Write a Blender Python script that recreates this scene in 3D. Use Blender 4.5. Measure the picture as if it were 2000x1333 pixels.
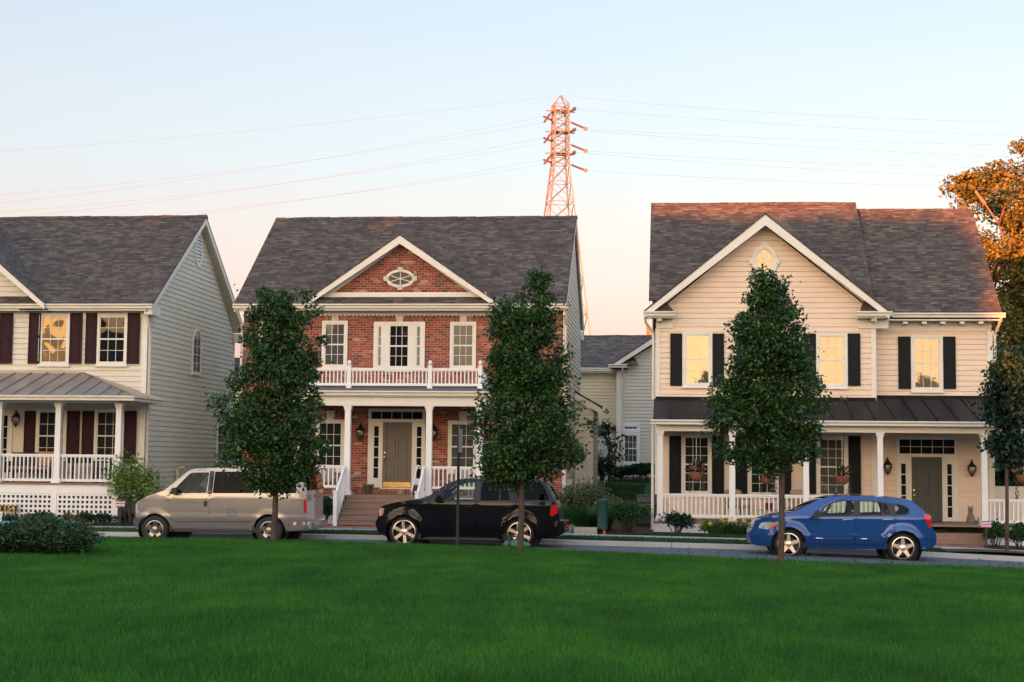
import bpy, bmesh, math, random
import numpy as np
from mathutils import Vector, Matrix
from mathutils.geometry import delaunay_2d_cdt

for o in list(bpy.data.objects):
    bpy.data.objects.remove(o)
SC = bpy.context.scene
COL = SC.collection
rad = math.radians
rng = np.random.default_rng(7)
random.seed(7)

# ------------------------------------------------------------------ camera
EYE = 2.1                      # eye height above the street (m); house fronts run along X, depth is Y
FPX = 3000.0                   # focal length in photo pixels (2000 wide)
D_ = np.array([312, 239, FPX]); D_ /= np.linalg.norm(D_)          # depth axis seen from the camera
U_ = np.array([.010, -1, (239 - 3.12) / FPX]); U_ /= np.linalg.norm(U_)
X_ = np.cross(D_, U_)
if X_[0] < 0: X_ = -X_
cam_d = bpy.data.cameras.new('camera')
cam = bpy.data.objects.new('camera', cam_d); COL.objects.link(cam)
cam_d.sensor_width = 36; cam_d.lens = 54; cam_d.clip_start = .1; cam_d.clip_end = 4000
cam.matrix_world = Matrix(((X_[0], -X_[1], -X_[2], 0), (D_[0], -D_[1], -D_[2], 0), (U_[0], -U_[1], -U_[2], EYE), (0, 0, 0, 1)))
SC.camera = cam

# ------------------------------------------------------------------ sky, sun, exposure
SUN_EL, SUN_AZ = 3.2, -25.0    # low evening sun behind the camera, to its left
w = bpy.data.worlds.new('World'); SC.world = w; w.use_nodes = True
nt = w.node_tree; bg = nt.nodes['Background']
sky = nt.nodes.new('ShaderNodeTexSky'); sky.sky_type = 'NISHITA'; sky.sun_disc = False
sky.sun_elevation = rad(SUN_EL); sky.sun_rotation = rad(180 - SUN_AZ)
sky.dust_density = 1.0; sky.ozone_density = 1.0
tc = nt.nodes.new('ShaderNodeTexCoord'); sx = nt.nodes.new('ShaderNodeSeparateXYZ')
nt.links.new(tc.outputs['Generated'], sx.inputs[0])
ramp = nt.nodes.new('ShaderNodeValToRGB'); nt.links.new(sx.outputs[2], ramp.inputs[0])   # light scattered again by the whole dusk air
cr = ramp.color_ramp
STOPS = [(0, (.14, .12, .20)), (.026, (.131, .085, .185)), (.07, (.09, .002, .105)), (.105, (.15, .055, .12)), (.148, (.158, .095, .128)), (.19, (.145, .130, .166)), (.242, (.148, .140, .172)), (.292, (.137, .143, .179)), (.36, (.15, .19, .26)), (.5, (.18, .28, .41)), (1, (.15, .25, .38))]
while len(cr.elements) < len(STOPS): cr.elements.new(.5)
for e, (p, c) in zip(cr.elements, STOPS): e.position = p; e.color = (*c, 1)
sc1 = nt.nodes.new('ShaderNodeVectorMath'); sc1.operation = 'SCALE'; sc1.inputs[3].default_value = 10.0
nt.links.new(ramp.outputs[0], sc1.inputs[0])
ad = nt.nodes.new('ShaderNodeVectorMath'); ad.operation = 'ADD'
nt.links.new(sky.outputs[0], ad.inputs[0]); nt.links.new(sc1.outputs[0], ad.inputs[1])
dt = nt.nodes.new('ShaderNodeVectorMath'); dt.operation = 'DOT_PRODUCT'; nt.links.new(tc.outputs['Generated'], dt.inputs[0])   # broad warm half of the sky round the sunset
dt.inputs[1].default_value = (math.sin(rad(-14)) * .97, -math.cos(rad(-14)) * .97, .24)
mx_ = nt.nodes.new('ShaderNodeMath'); mx_.operation = 'MAXIMUM'; nt.links.new(dt.outputs['Value'], mx_.inputs[0]); mx_.inputs[1].default_value = 0
pw = nt.nodes.new('ShaderNodeMath'); pw.operation = 'POWER'; nt.links.new(mx_.outputs[0], pw.inputs[0]); pw.inputs[1].default_value = 1.6
gl_ = nt.nodes.new('ShaderNodeVectorMath'); gl_.operation = 'SCALE'; gl_.inputs[0].default_value = (15.6, 11.7, 8.0); lowz = nt.nodes.new('ShaderNodeMapRange'); lowz.interpolation_type = 'SMOOTHSTEP'; nt.links.new(sx.outputs[2], lowz.inputs[0]); lowz.inputs[1].default_value = .02; lowz.inputs[2].default_value = .62; lowz.inputs[3].default_value = 1; lowz.inputs[4].default_value = .16
pl = nt.nodes.new('ShaderNodeMath'); pl.operation = 'MULTIPLY'; nt.links.new(pw.outputs[0], pl.inputs[0]); nt.links.new(lowz.outputs[0], pl.inputs[1]); nt.links.new(pl.outputs[0], gl_.inputs[3])
ad2 = nt.nodes.new('ShaderNodeVectorMath'); ad2.operation = 'ADD'; nt.links.new(ad.outputs[0], ad2.inputs[0]); nt.links.new(gl_.outputs[0], ad2.inputs[1])
nt.links.new(ad2.outputs[0], bg.inputs[0]); bg.inputs[1].default_value = .06
sl = bpy.data.lights.new('sun', 'SUN'); sl.energy = 5.0; sl.angle = rad(.18); sl.color = (1, .27, .06)
so = bpy.data.objects.new('sun', sl); COL.objects.link(so)
sd = Vector((math.sin(rad(SUN_AZ)) * math.cos(rad(SUN_EL)), -math.cos(rad(SUN_AZ)) * math.cos(rad(SUN_EL)), math.sin(rad(SUN_EL))))
so.rotation_euler = sd.to_track_quat('Z', 'Y').to_euler()
SC.view_settings.view_transform = 'Standard'; SC.view_settings.look = 'None'
SC.view_settings.exposure = 2.18; SC.view_settings.gamma = 1.0
SC.cycles.max_bounces = 8; SC.cycles.transparent_max_bounces = 12

# ------------------------------------------------------------------ measuring the photograph: pixel on a real plane -> metres
def P(x, y, Y):
    c = np.array([x - 1000, y - 666.5, FPX]); r = np.array([c @ X_, c @ D_, c @ U_]); t = Y / r[1]
    return r[0] * t, r[2] * t + EYE
def rect(x0, y0, x1, y1, Y):
    xm, ym = (x0 + x1) / 2, (y0 + y1) / 2
    return P(x0, ym, Y)[0], P(x1, ym, Y)[0], P(xm, y1, Y)[1], P(xm, y0, Y)[1]
def pX(x, y, Y): return P(x, y, Y)[0]
def pZ(x, y, Y): return P(x, y, Y)[1]

# ------------------------------------------------------------------ object helpers
def tag(o, label=None, cat=None, group=None, kind=None):
    if label: o['label'] = label
    if cat: o['category'] = cat
    if group: o['group'] = group
    if kind: o['kind'] = kind
    return o
def thing(name, loc, label, cat, group=None):
    o = bpy.data.objects.new(name, None); COL.objects.link(o); o.location = loc; o.empty_display_size = .2
    return tag(o, label, cat, group)
def origin(p):
    v = Vector((0, 0, 0))
    while p is not None: v = v + p.location; p = p.parent
    return v
def copy_tree(o, parent=None):
    c = o.copy(); COL.objects.link(c); c.parent = parent
    for ch in list(o.children): copy_tree(ch, c)
    return c

class MB:
    """collects shapes in world metres, then links them as one mesh object"""
    def __init__(s, M=None): s.v = []; s.f = []; s.M = M
    def add(s, vs, fs):
        n = len(s.v)
        s.v += [s.M(*p) for p in vs] if s.M else [tuple(p) for p in vs]
        s.f += [tuple(i + n for i in f) for f in fs]
        return s
    def poly(s, pts): return s.add(pts, [tuple(range(len(pts)))])
    def box(s, x0, x1, y0, y1, z0, z1):
        return s.add([(x0, y0, z0), (x1, y0, z0), (x1, y1, z0), (x0, y1, z0), (x0, y0, z1), (x1, y0, z1), (x1, y1, z1), (x0, y1, z1)],
                     [(0, 3, 2, 1), (4, 5, 6, 7), (0, 1, 5, 4), (1, 2, 6, 5), (2, 3, 7, 6), (3, 0, 4, 7)])
    def prism(s, pts, ax, a, b):
        n = len(pts)
        g = (lambda p, t: (p[0], t, p[1])) if ax == 'y' else (lambda p, t: (t, p[0], p[1])) if ax == 'x' else (lambda p, t: (p[0], p[1], t))
        return s.add([g(p, a) for p in pts] + [g(p, b) for p in pts],
                     [tuple(range(n)), tuple(range(2 * n - 1, n - 1, -1))] + [(i, n + i, n + (i + 1) % n, (i + 1) % n) for i in range(n)])
    def slab(s, pts, t):
        """planar polygon (3-D) thickened downwards by t along its normal"""
        p = [Vector(q) for q in pts]; nrm = (p[1] - p[0]).cross(p[2] - p[0]).normalized()
        if nrm.z < 0: nrm = -nrm
        n = len(p)
        return s.add([tuple(q) for q in p] + [tuple(q - nrm * t) for q in p],
                     [tuple(range(n)), tuple(range(2 * n - 1, n - 1, -1))] + [(i, n + i, n + (i + 1) % n, (i + 1) % n) for i in range(n)])
    def frame(s, x0, x1, z0, z1, y0, y1, wd, wt=None, wb=None):
        wt = wd if wt is None else wt; wb = wd if wb is None else wb
        s.box(x0, x1, y0, y1, z1 - wt, z1); s.box(x0, x1, y0, y1, z0, z0 + wb)
        s.box(x0, x0 + wd, y0, y1, z0 + wb, z1 - wt); return s.box(x1 - wd, x1, y0, y1, z0 + wb, z1 - wt)
    def tube(s, pts, r, n=6, cap=True):
        pts = [Vector(p) for p in pts]; m = len(pts)
        rr = list(r) if hasattr(r, '__len__') else [r] * m
        vs = []; up = Vector((.13, .31, .94))
        for i, p in enumerate(pts):
            t = (pts[min(i + 1, m - 1)] - pts[max(i - 1, 0)]).normalized()
            a = t.cross(up)
            if a.length < .05: a = t.cross(Vector((1, 0, 0)))
            a.normalize(); b = t.cross(a)
            vs += [tuple(p + (a * math.cos(k * 2 * math.pi / n) + b * math.sin(k * 2 * math.pi / n)) * rr[i]) for k in range(n)]
        fs = [(i * n + k, i * n + (k + 1) % n, (i + 1) * n + (k + 1) % n, (i + 1) * n + k) for i in range(m - 1) for k in range(n)]
        if cap: fs += [tuple(range(n)), tuple(range(m * n - 1, m * n - n - 1, -1))]
        return s.add(vs, fs)
    def lathe(s, prof, c, ax='z', n=16, cap=True):
        vs = []; m = len(prof)
        for r, h in prof:
            for k in range(n):
                a = k * 2 * math.pi / n; u, v = r * math.cos(a), r * math.sin(a)
                vs.append((c[0] + u, c[1] + v, c[2] + h) if ax == 'z' else (c[0] + u, c[1] + h, c[2] + v) if ax == 'y' else (c[0] + h, c[1] + u, c[2] + v))
        fs = [(i * n + k, i * n + (k + 1) % n, (i + 1) * n + (k + 1) % n, (i + 1) * n + k) for i in range(m - 1) for k in range(n)]
        if cap: fs += [tuple(range(n)), tuple(range(m * n - 1, m * n - n - 1, -1))]
        return s.add(vs, fs)
    def build(s, name, m, parent=None, smooth=False, uv=True, bevel=0):
        me = bpy.data.meshes.new(name); o0 = origin(parent)
        v = np.array(s.v, dtype=float).reshape(-1, 3) - np.array(o0)
        me.from_pydata(v.tolist(), [], s.f); me.update()
        bm = bmesh.new(); bm.from_mesh(me); bmesh.ops.recalc_face_normals(bm, faces=bm.faces)
        if bevel: bmesh.ops.bevel(bm, geom=list(bm.edges), offset=bevel, segments=1, affect='EDGES', clamp_overlap=True)
        bm.to_mesh(me); bm.free()
        if uv: metric_uv(me, o0)
        if smooth:
            me.polygons.foreach_set('use_smooth', [True] * len(me.polygons))
            if smooth != 'all': me.set_sharp_from_angle(angle=rad(38))
        me.materials.append(m)
        o = bpy.data.objects.new(name, me); COL.objects.link(o); o.parent = parent
        return o
def metric_uv(me, o0=Vector((0, 0, 0))):
    """UV in metres: u along the horizontal of each face, v up its slope"""
    uv = me.uv_layers.new(name='UVMap'); Z = Vector((0, 0, 1))
    for p in me.polygons:
        n = p.normal.copy()
        if n.z < 0: n = -n
        if n.z > .97: h, k = Vector((1, 0, 0)), Vector((0, 1, 0))
        else:
            h = Z.cross(n).normalized()
            if h.x + .3 * h.y < 0: h = -h
            k = n.cross(h)
            if k.z < 0: k = -k
        for li in p.loop_indices:
            co = me.vertices[me.loops[li].vertex_index].co + o0
            uv.data[li].uv = (co.dot(h), co.dot(k))

# ------------------------------------------------------------------ materials
def N(nt, t, **kw):
    n = nt.nodes.new(t)
    for k, v in kw.items(): setattr(n, k, v)
    return n
def math_(nt, op, a, b=None, c=None):
    n = N(nt, 'ShaderNodeMath', operation=op)
    for i, q in enumerate((a, b, c)):
        if q is None: continue
        if isinstance(q, (int, float)): n.inputs[i].default_value = q
        else: nt.links.new(q, n.inputs[i])
    return n.outputs[0]
def ramp_(nt, fac, stops, interp='LINEAR'):
    n = N(nt, 'ShaderNodeValToRGB'); nt.links.new(fac, n.inputs[0]); e = n.color_ramp; e.interpolation = interp
    while len(e.elements) < len(stops): e.elements.new(.5)
    for q, (p, c) in zip(e.elements, stops): q.position = p; q.color = (*c, 1) if len(c) == 3 else c
    return n.outputs[0]
def newmat(name):
    m = bpy.data.materials.new(name); m.use_nodes = True
    return m, m.node_tree, m.node_tree.nodes['Principled BSDF']
def mix_(nt, fac, a, b, mode='MIX'):
    n = N(nt, 'ShaderNodeMix', data_type='RGBA', blend_type=mode)
    for i, q in ((0, fac), (6, a), (7, b)):
        if isinstance(q, (int, float)): n.inputs[i].default_value = q
        elif isinstance(q, tuple): n.inputs[i].default_value = (*q, 1)
        else: nt.links.new(q, n.inputs[i])
    return n.outputs[2]
def bump_(nt, b, h, strength, dist=.02):
    n = N(nt, 'ShaderNodeBump'); n.inputs['Strength'].default_value = strength; n.inputs['Distance'].default_value = dist
    nt.links.new(h, n.inputs['Height']); nt.links.new(n.outputs[0], b.inputs['Normal']); return n
def mat(name, c, rough=.55, metal=0., var=.12, vs=3.0, bump=0., bs=40., coat=0., spec=.5, stretch=None):
    """plain surface whose colour wanders a little: weathering in two scales"""
    m, nt, b = newmat(name)
    t = N(nt, 'ShaderNodeTexCoord'); src = t.outputs['Object']
    if stretch:
        mp = N(nt, 'ShaderNodeMapping'); mp.inputs['Scale'].default_value = stretch; nt.links.new(src, mp.inputs[0]); src = mp.outputs[0]
    n1 = N(nt, 'ShaderNodeTexNoise'); n1.inputs['Scale'].default_value = vs; n1.inputs['Detail'].default_value = 6; n1.inputs['Roughness'].default_value = .65
    nt.links.new(src, n1.inputs['Vector'])
    lo = tuple(max(0, q * (1 - var * 1.6)) for q in c); hi = tuple(min(1, q * (1 + var)) for q in c)
    nt.links.new(ramp_(nt, n1.outputs[0], [(.3, lo), (.7, hi)]), b.inputs['Base Color'])
    b.inputs['Roughness'].default_value = rough; b.inputs['Metallic'].default_value = metal
    b.inputs['Specular IOR Level'].default_value = spec
    if coat: b.inputs['Coat Weight'].default_value = coat; b.inputs['Coat Roughness'].default_value = .04
    if bump:
        n2 = N(nt, 'ShaderNodeTexNoise'); n2.inputs['Scale'].default_value = bs; n2.inputs['Detail'].default_value = 5
        nt.links.new(src, n2.inputs['Vector']); bump_(nt, b, n2.outputs[0], bump)
    return m
def uvxy(nt):
    t = N(nt, 'ShaderNodeTexCoord'); s = N(nt, 'ShaderNodeSeparateXYZ'); nt.links.new(t.outputs['UV'], s.inputs[0])
    return s.outputs[0], s.outputs[1]
def wnoise(nt, x, y=None):
    n = N(nt, 'ShaderNodeTexWhiteNoise', noise_dimensions='2D' if y is not None else '1D')
    if y is None: nt.links.new(x, n.inputs['W'])
    else:
        c = N(nt, 'ShaderNodeCombineXYZ'); nt.links.new(x, c.inputs[0]); nt.links.new(y, c.inputs[1]); nt.links.new(c.outputs[0], n.inputs['Vector'])
    return n.outputs['Value']
def shingles(name, tint=1.0):
    m, nt, b = newmat(name); u, v = uvxy(nt); ROW = .125
    vr = math_(nt, 'DIVIDE', v, ROW); row = math_(nt, 'FLOOR', vr); fr = math_(nt, 'FRACT', vr)
    off = math_(nt, 'MULTIPLY', wnoise(nt, row), 7.3)
    r1 = wnoise(nt, math_(nt, 'FLOOR', math_(nt, 'ADD', math_(nt, 'DIVIDE', u, .27), off)), row)
    r2 = wnoise(nt, math_(nt, 'FLOOR', math_(nt, 'ADD', math_(nt, 'DIVIDE', u, .15), math_(nt, 'MULTIPLY', off, 2.7))), row)
    k = math_(nt, 'ADD', math_(nt, 'MULTIPLY', r1, .62), math_(nt, 'MULTIPLY', r2, .38))
    t = lambda *c: tuple(q * tint for q in c)
    col = ramp_(nt, k, [(.12, t(.058, .042, .037)), (.38, t(.080, .058, .049)), (.55, t(.098, .072, .059)), (.75, t(.126, .098, .076)), (.92, t(.148, .124, .097))])
    col = mix_(nt, math_(nt, 'LESS_THAN', fr, .16), col, t(.036, .029, .029))
    tc = N(nt, 'ShaderNodeTexCoord'); n = N(nt, 'ShaderNodeTexNoise'); n.inputs['Scale'].default_value = .7; n.inputs['Detail'].default_value = 4
    nt.links.new(tc.outputs['Object'], n.inputs['Vector'])
    col = mix_(nt, .8, col, ramp_(nt, n.outputs[0], [(.3, (.8, .8, .82)), (.7, (1, 1, 1))]), 'MULTIPLY')
    nt.links.new(col, b.inputs['Base Color']); b.inputs['Roughness'].default_value = .93; b.inputs['Specular IOR Level'].default_value = .2
    h = math_(nt, 'ADD', math_(nt, 'MULTIPLY', fr, -.7), math_(nt, 'MULTIPLY', r1, .5)); bump_(nt, b, h, .6, .02)
    return m
def brick(name, soldier=False):
    m, nt, b = newmat(name); u, v = uvxy(nt)
    if soldier: u, v = v, u
    H, W = .0755, .213
    vr = math_(nt, 'DIVIDE', v, H); row = math_(nt, 'FLOOR', vr); fv = math_(nt, 'FRACT', vr)
    ur = math_(nt, 'ADD', math_(nt, 'DIVIDE', u, W), math_(nt, 'MULTIPLY', math_(nt, 'MODULO', row, 2.0), .5))
    cl = math_(nt, 'FLOOR', ur); fu = math_(nt, 'FRACT', ur)
    r1 = wnoise(nt, cl, row); r2 = wnoise(nt, row, cl)
    col = ramp_(nt, r1, [(.0, (.075, .045, .042)), (.13, (.16, .062, .045)), (.2, (.23, .052, .032)), (.5, (.29, .066, .037)), (.8, (.34, .085, .05)), (.93, (.38, .14, .09)), (.98, (.42, .29, .21))])
    col = mix_(nt, .35, col, ramp_(nt, r2, [(0, (.6, .6, .62)), (1, (1.25, 1.2, 1.15))]), 'MULTIPLY')
    tc = N(nt, 'ShaderNodeTexCoord'); n = N(nt, 'ShaderNodeTexNoise'); n.inputs['Scale'].default_value = 22; n.inputs['Detail'].default_value = 5
    nt.links.new(tc.outputs['Object'], n.inputs['Vector'])
    col = mix_(nt, .5, col, ramp_(nt, n.outputs[0], [(.3, (.72, .7, .7)), (.7, (1.1, 1.1, 1.1))]), 'MULTIPLY')
    mv = math_(nt, 'LESS_THAN', fv, .15); mu = math_(nt, 'LESS_THAN', fu, .055)
    mo = math_(nt, 'MAXIMUM', mv, mu)
    col = mix_(nt, mo, col, (.33, .28, .225))
    nt.links.new(col, b.inputs['Base Color']); b.inputs['Roughness'].default_value = .9; b.inputs['Specular IOR Level'].default_value = .2
    bump_(nt, b, math_(nt, 'SUBTRACT', math_(nt, 'MULTIPLY', r1, .3), mo), .5, .012)
    return m
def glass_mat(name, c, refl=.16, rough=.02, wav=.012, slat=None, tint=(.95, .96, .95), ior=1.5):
    """window pane: whatever hangs behind it (dark room, blind, curtain) or a painted reflection, under a reflecting sheet"""
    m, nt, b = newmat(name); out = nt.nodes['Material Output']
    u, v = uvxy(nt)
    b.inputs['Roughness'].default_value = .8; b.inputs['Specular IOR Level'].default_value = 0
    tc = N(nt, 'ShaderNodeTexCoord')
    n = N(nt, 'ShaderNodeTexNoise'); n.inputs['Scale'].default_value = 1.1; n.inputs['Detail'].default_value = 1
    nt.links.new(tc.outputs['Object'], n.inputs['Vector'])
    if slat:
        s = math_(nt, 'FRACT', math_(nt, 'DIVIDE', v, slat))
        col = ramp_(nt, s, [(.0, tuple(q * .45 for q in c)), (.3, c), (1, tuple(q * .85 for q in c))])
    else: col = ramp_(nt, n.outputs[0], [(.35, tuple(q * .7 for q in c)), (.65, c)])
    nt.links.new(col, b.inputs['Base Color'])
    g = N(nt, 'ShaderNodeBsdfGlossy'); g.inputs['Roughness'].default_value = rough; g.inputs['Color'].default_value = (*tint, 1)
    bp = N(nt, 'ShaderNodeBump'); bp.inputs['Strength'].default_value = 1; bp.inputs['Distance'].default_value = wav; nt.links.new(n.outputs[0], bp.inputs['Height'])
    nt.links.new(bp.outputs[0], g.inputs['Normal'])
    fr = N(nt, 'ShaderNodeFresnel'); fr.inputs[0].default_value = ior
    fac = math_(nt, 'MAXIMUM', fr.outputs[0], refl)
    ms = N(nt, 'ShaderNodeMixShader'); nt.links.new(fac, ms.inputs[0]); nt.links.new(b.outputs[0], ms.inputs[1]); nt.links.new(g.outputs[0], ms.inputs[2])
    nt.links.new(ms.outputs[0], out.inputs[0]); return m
def clear_glass(name, tint, refl=.06, ior=1.4):
    m, nt, b = newmat(name); out = nt.nodes['Material Output']; nt.nodes.remove(b)
    t = N(nt, 'ShaderNodeBsdfTransparent'); t.inputs[0].default_value = (*tint, 1)
    g = N(nt, 'ShaderNodeBsdfGlossy'); g.inputs['Roughness'].default_value = .02
    fr = N(nt, 'ShaderNodeFresnel'); fr.inputs[0].default_value = ior
    ms = N(nt, 'ShaderNodeMixShader'); nt.links.new(math_(nt, 'MAXIMUM', fr.outputs[0], refl), ms.inputs[0])
    nt.links.new(t.outputs[0], ms.inputs[1]); nt.links.new(g.outputs[0], ms.inputs[2]); nt.links.new(ms.outputs[0], out.inputs[0]); return m
def leaf_mat(name, stops, trans=.25, rough=.5, patch=None):
    """each leaf its own tone"""
    m, nt, b = newmat(name); out = nt.nodes['Material Output']
    g = N(nt, 'ShaderNodeNewGeometry'); col = ramp_(nt, g.outputs['Random Per Island'], stops)
    if patch:                                   # patches of stronger and thinner growth across the ground
        tc = N(nt, 'ShaderNodeTexCoord'); mp = N(nt, 'ShaderNodeMapping'); mp.inputs['Scale'].default_value = (1, .55, 1); nt.links.new(tc.outputs['Object'], mp.inputs[0])
        n1 = N(nt, 'ShaderNodeTexNoise'); n1.inputs['Scale'].default_value = patch; n1.inputs['Detail'].default_value = 7; n1.inputs['Roughness'].default_value = .68; nt.links.new(mp.outputs[0], n1.inputs['Vector'])
        col = mix_(nt, 1., col, ramp_(nt, n1.outputs[0], [(.32, (.55, .62, .7)), (.5, (1, 1, 1)), (.68, (1.9, 1.45, 1.1))]), 'MULTIPLY')
    nt.links.new(col, b.inputs['Base Color']); b.inputs['Roughness'].default_value = rough; b.inputs['Specular IOR Level'].default_value = .35
    t = N(nt, 'ShaderNodeBsdfTranslucent'); nt.links.new(col, t.inputs[0])
    ms = N(nt, 'ShaderNodeMixShader'); ms.inputs[0].default_value = trans
    nt.links.new(b.outputs[0], ms.inputs[1]); nt.links.new(t.outputs[0], ms.inputs[2]); nt.links.new(ms.outputs[0], out.inputs[0]); return m
def ground_mat(name, stops, scale, bump=.5, rough=.95, fine=60, stretch=(1, 1, 1)):
    m, nt, b = newmat(name); tc = N(nt, 'ShaderNodeTexCoord')
    mp = N(nt, 'ShaderNodeMapping'); mp.inputs['Scale'].default_value = stretch; nt.links.new(tc.outputs['Object'], mp.inputs[0])
    n = N(nt, 'ShaderNodeTexNoise'); n.inputs['Scale'].default_value = scale; n.inputs['Detail'].default_value = 10; n.inputs['Roughness'].default_value = .75
    n2 = N(nt, 'ShaderNodeTexNoise'); n2.inputs['Scale'].default_value = fine; n2.inputs['Detail'].default_value = 4
    nt.links.new(mp.outputs[0], n.inputs['Vector']); nt.links.new(mp.outputs[0], n2.inputs['Vector'])
    k = math_(nt, 'ADD', math_(nt, 'MULTIPLY', n.outputs[0], .6), math_(nt, 'MULTIPLY', n2.outputs[0], .4))
    nt.links.new(ramp_(nt, k, stops), b.inputs['Base Color']); b.inputs['Roughness'].default_value = rough; b.inputs['Specular IOR Level'].default_value = .2
    bump_(nt, b, n2.outputs[0], bump, .03); return m
def paint(name, c, metal=.35, rough=.32, flake=.1, ior=1.48):
    m, nt, b = newmat(name); tc = N(nt, 'ShaderNodeTexCoord')
    n = N(nt, 'ShaderNodeTexNoise'); n.inputs['Scale'].default_value = 2.5; n.inputs['Detail'].default_value = 5; nt.links.new(tc.outputs['Object'], n.inputs['Vector'])
    nt.links.new(ramp_(nt, n.outputs[0], [(.3, tuple(q * (1 - flake) for q in c)), (.7, c)]), b.inputs['Base Color'])
    b.inputs['Metallic'].default_value = metal; b.inputs['Roughness'].default_value = rough; b.inputs['Specular IOR Level'].default_value = .1
    b.inputs['Coat Weight'].default_value = 1; b.inputs['Coat Roughness'].default_value = .03; b.inputs['Coat IOR'].default_value = ior
    return m

M = {}
M['cream'] = mat('cream_siding', (.62, .575, .475), .6, var=.05, vs=1.2, stretch=(1, 1, 4))
M['tan'] = mat('tan_siding', (.71, .565, .44), .6, var=.05, vs=1.2, stretch=(1, 1, 4))
M['greysiding'] = mat('pale_grey_siding', (.60, .56, .475), .6, var=.05, vs=1.2, stretch=(1, 1, 4))
M['yellowsiding'] = mat('pale_yellow_siding', (.60, .54, .38), .6, var=.05, vs=1.2, stretch=(1, 1, 4))
M['trim'] = mat('white_trim', (.66, .62, .55), .5, var=.05, vs=2)
M['white'] = mat('white_vinyl', (.70, .685, .665), .42, var=.04, vs=2)
M['gutter'] = mat('gutter_paint', (.60, .55, .465), .4, var=.06, vs=1.5)
M['soffit'] = mat('soffit_vinyl', (.72, .69, .63), .6, var=.06)
M['shingle'] = shingles('roof_shingles')
M['brick'] = brick('red_brick'); M['soldier'] = brick('red_brick_on_end', True)
M['stone'] = mat('cast_stone', (.56, .50, .41), .8, var=.1, vs=8, bump=.15)
M['shutter_m'] = mat('maroon_shutter', (.030, .009, .014), .6, var=.15, vs=4, spec=.15)
M['shutter_b'] = mat('black_green_shutter', (.007, .010, .012), .6, var=.2, vs=4, spec=.15)
M['metal_tan'] = mat('tan_metal_roof', (.30, .25, .215), .42, .35, var=.1, vs=1.5)
M['metal_dark'] = mat('dark_metal_roof', (.014, .013, .016), .52, .0, var=.3, vs=1.2, spec=.1)
M['membrane'] = mat('balcony_roof_membrane', (.09, .095, .11), .6)
M['door_taupe'] = mat('taupe_door_paint', (.105, .088, .07), .5, var=.06)
M['door_green'] = mat('grey_green_door_paint', (.045, .046, .038), .55, var=.06)
M['brass'] = mat('brass', (.72, .5, .16), .25, 1., var=.2, vs=9)
M['iron'] = mat('black_iron', (.012, .012, .013), .4, .3)
M['deck'] = mat('brown_decking', (.23, .14, .10), .6, var=.12, vs=5, stretch=(1, 6, 6))
M['brickpath'] = brick('red_brick_paving')
M['g_dark'] = glass_mat('window_dark_room', (.012, .014, .016), .018, ior=1.28)
M['g_room'] = glass_mat('porch_window_dark', (.022, .026, .027), .02, slat=.055, ior=1.3)
M['g_blind'] = glass_mat('window_grey_blind', (.078, .082, .076), .02, slat=.05, ior=1.28)
M['g_pale'] = glass_mat('window_pale_curtain', (.27, .27, .225), .05)
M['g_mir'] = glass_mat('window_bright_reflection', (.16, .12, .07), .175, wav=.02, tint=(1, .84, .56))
M['g_sky'] = glass_mat('window_painted_reflection', (.27, .175, .075), .055, wav=.012, tint=(1, .80, .52))  # amber sunset reflection painted into the base colour
M['g_side'] = glass_mat('side_window_glass', (.10, .10, .09), .10, wav=.02)
M['lampglass'] = clear_glass('lantern_glass', (.8, .8, .75), .1)
M['wicker'] = mat('wicker', (.42, .33, .28), .7, var=.25, vs=30, bump=.4)
M['beige_cloth'] = mat('beige_cloth', (.36, .27, .18), .85, var=.12, vs=6)
M['dark_cloth'] = mat('dark_cover', (.014, .013, .014), .6)
M['terracotta'] = mat('terracotta', (.33, .10, .055), .8, var=.2, vs=12)
M['olive_pot'] = mat('olive_glazed_pot', (.11, .09, .045), .5, var=.2, vs=10)
M['coir'] = mat('coir_liner', (.25, .09, .05), .95, var=.3, vs=30, bump=.8)
M['cat'] = mat('grey_stone_figure', (.20, .165, .13), .8, var=.2, vs=20)
M['bark'] = mat('bark', (.075, .05, .038), .9, var=.35, vs=14, bump=.8, bs=30, stretch=(1, 1, .25))
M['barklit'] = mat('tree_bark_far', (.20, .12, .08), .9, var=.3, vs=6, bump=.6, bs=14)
M['leaf_pear'] = leaf_mat('pear_leaf', [(0, (.008, .031, .007)), (.5, (.024, .066, .012)), (.85, (.050, .112, .020)), (.985, (.06, .125, .026)), (1, (.12, .06, .02))], .25, .36)
M['leaf_ash'] = leaf_mat('slim_leaf', [(0, (.005, .019, .010)), (.6, (.009, .034, .015)), (1, (.02, .06, .024))])
M['leaf_dark'] = leaf_mat('dark_shrub_leaf', [(0, (.004, .017, .008)), (.6, (.009, .034, .013)), (1, (.02, .06, .02))])
M['leaf_juniper'] = leaf_mat('juniper_spray', [(0, (.008, .026, .010)), (.55, (.022, .058, .018)), (.9, (.052, .105, .03)), (1, (.09, .15, .045))])
M['leaf_mid'] = leaf_mat('mid_shrub_leaf', [(0, (.012, .042, .011)), (.6, (.024, .075, .018)), (1, (.05, .12, .026))])
M['leaf_lime'] = leaf_mat('lime_shrub_leaf', [(0, (.06, .12, .014)), (.6, (.12, .21, .025)), (1, (.22, .30, .05))])
M['leaf_grey'] = leaf_mat('grey_green_leaf', [(0, (.05, .075, .035)), (.6, (.09, .125, .055)), (1, (.16, .19, .09))])
M['leaf_bronze'] = leaf_mat('bronze_leaf', [(0, (.04, .04, .018)), (.6, (.07, .075, .025)), (1, (.14, .08, .035))])
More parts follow.
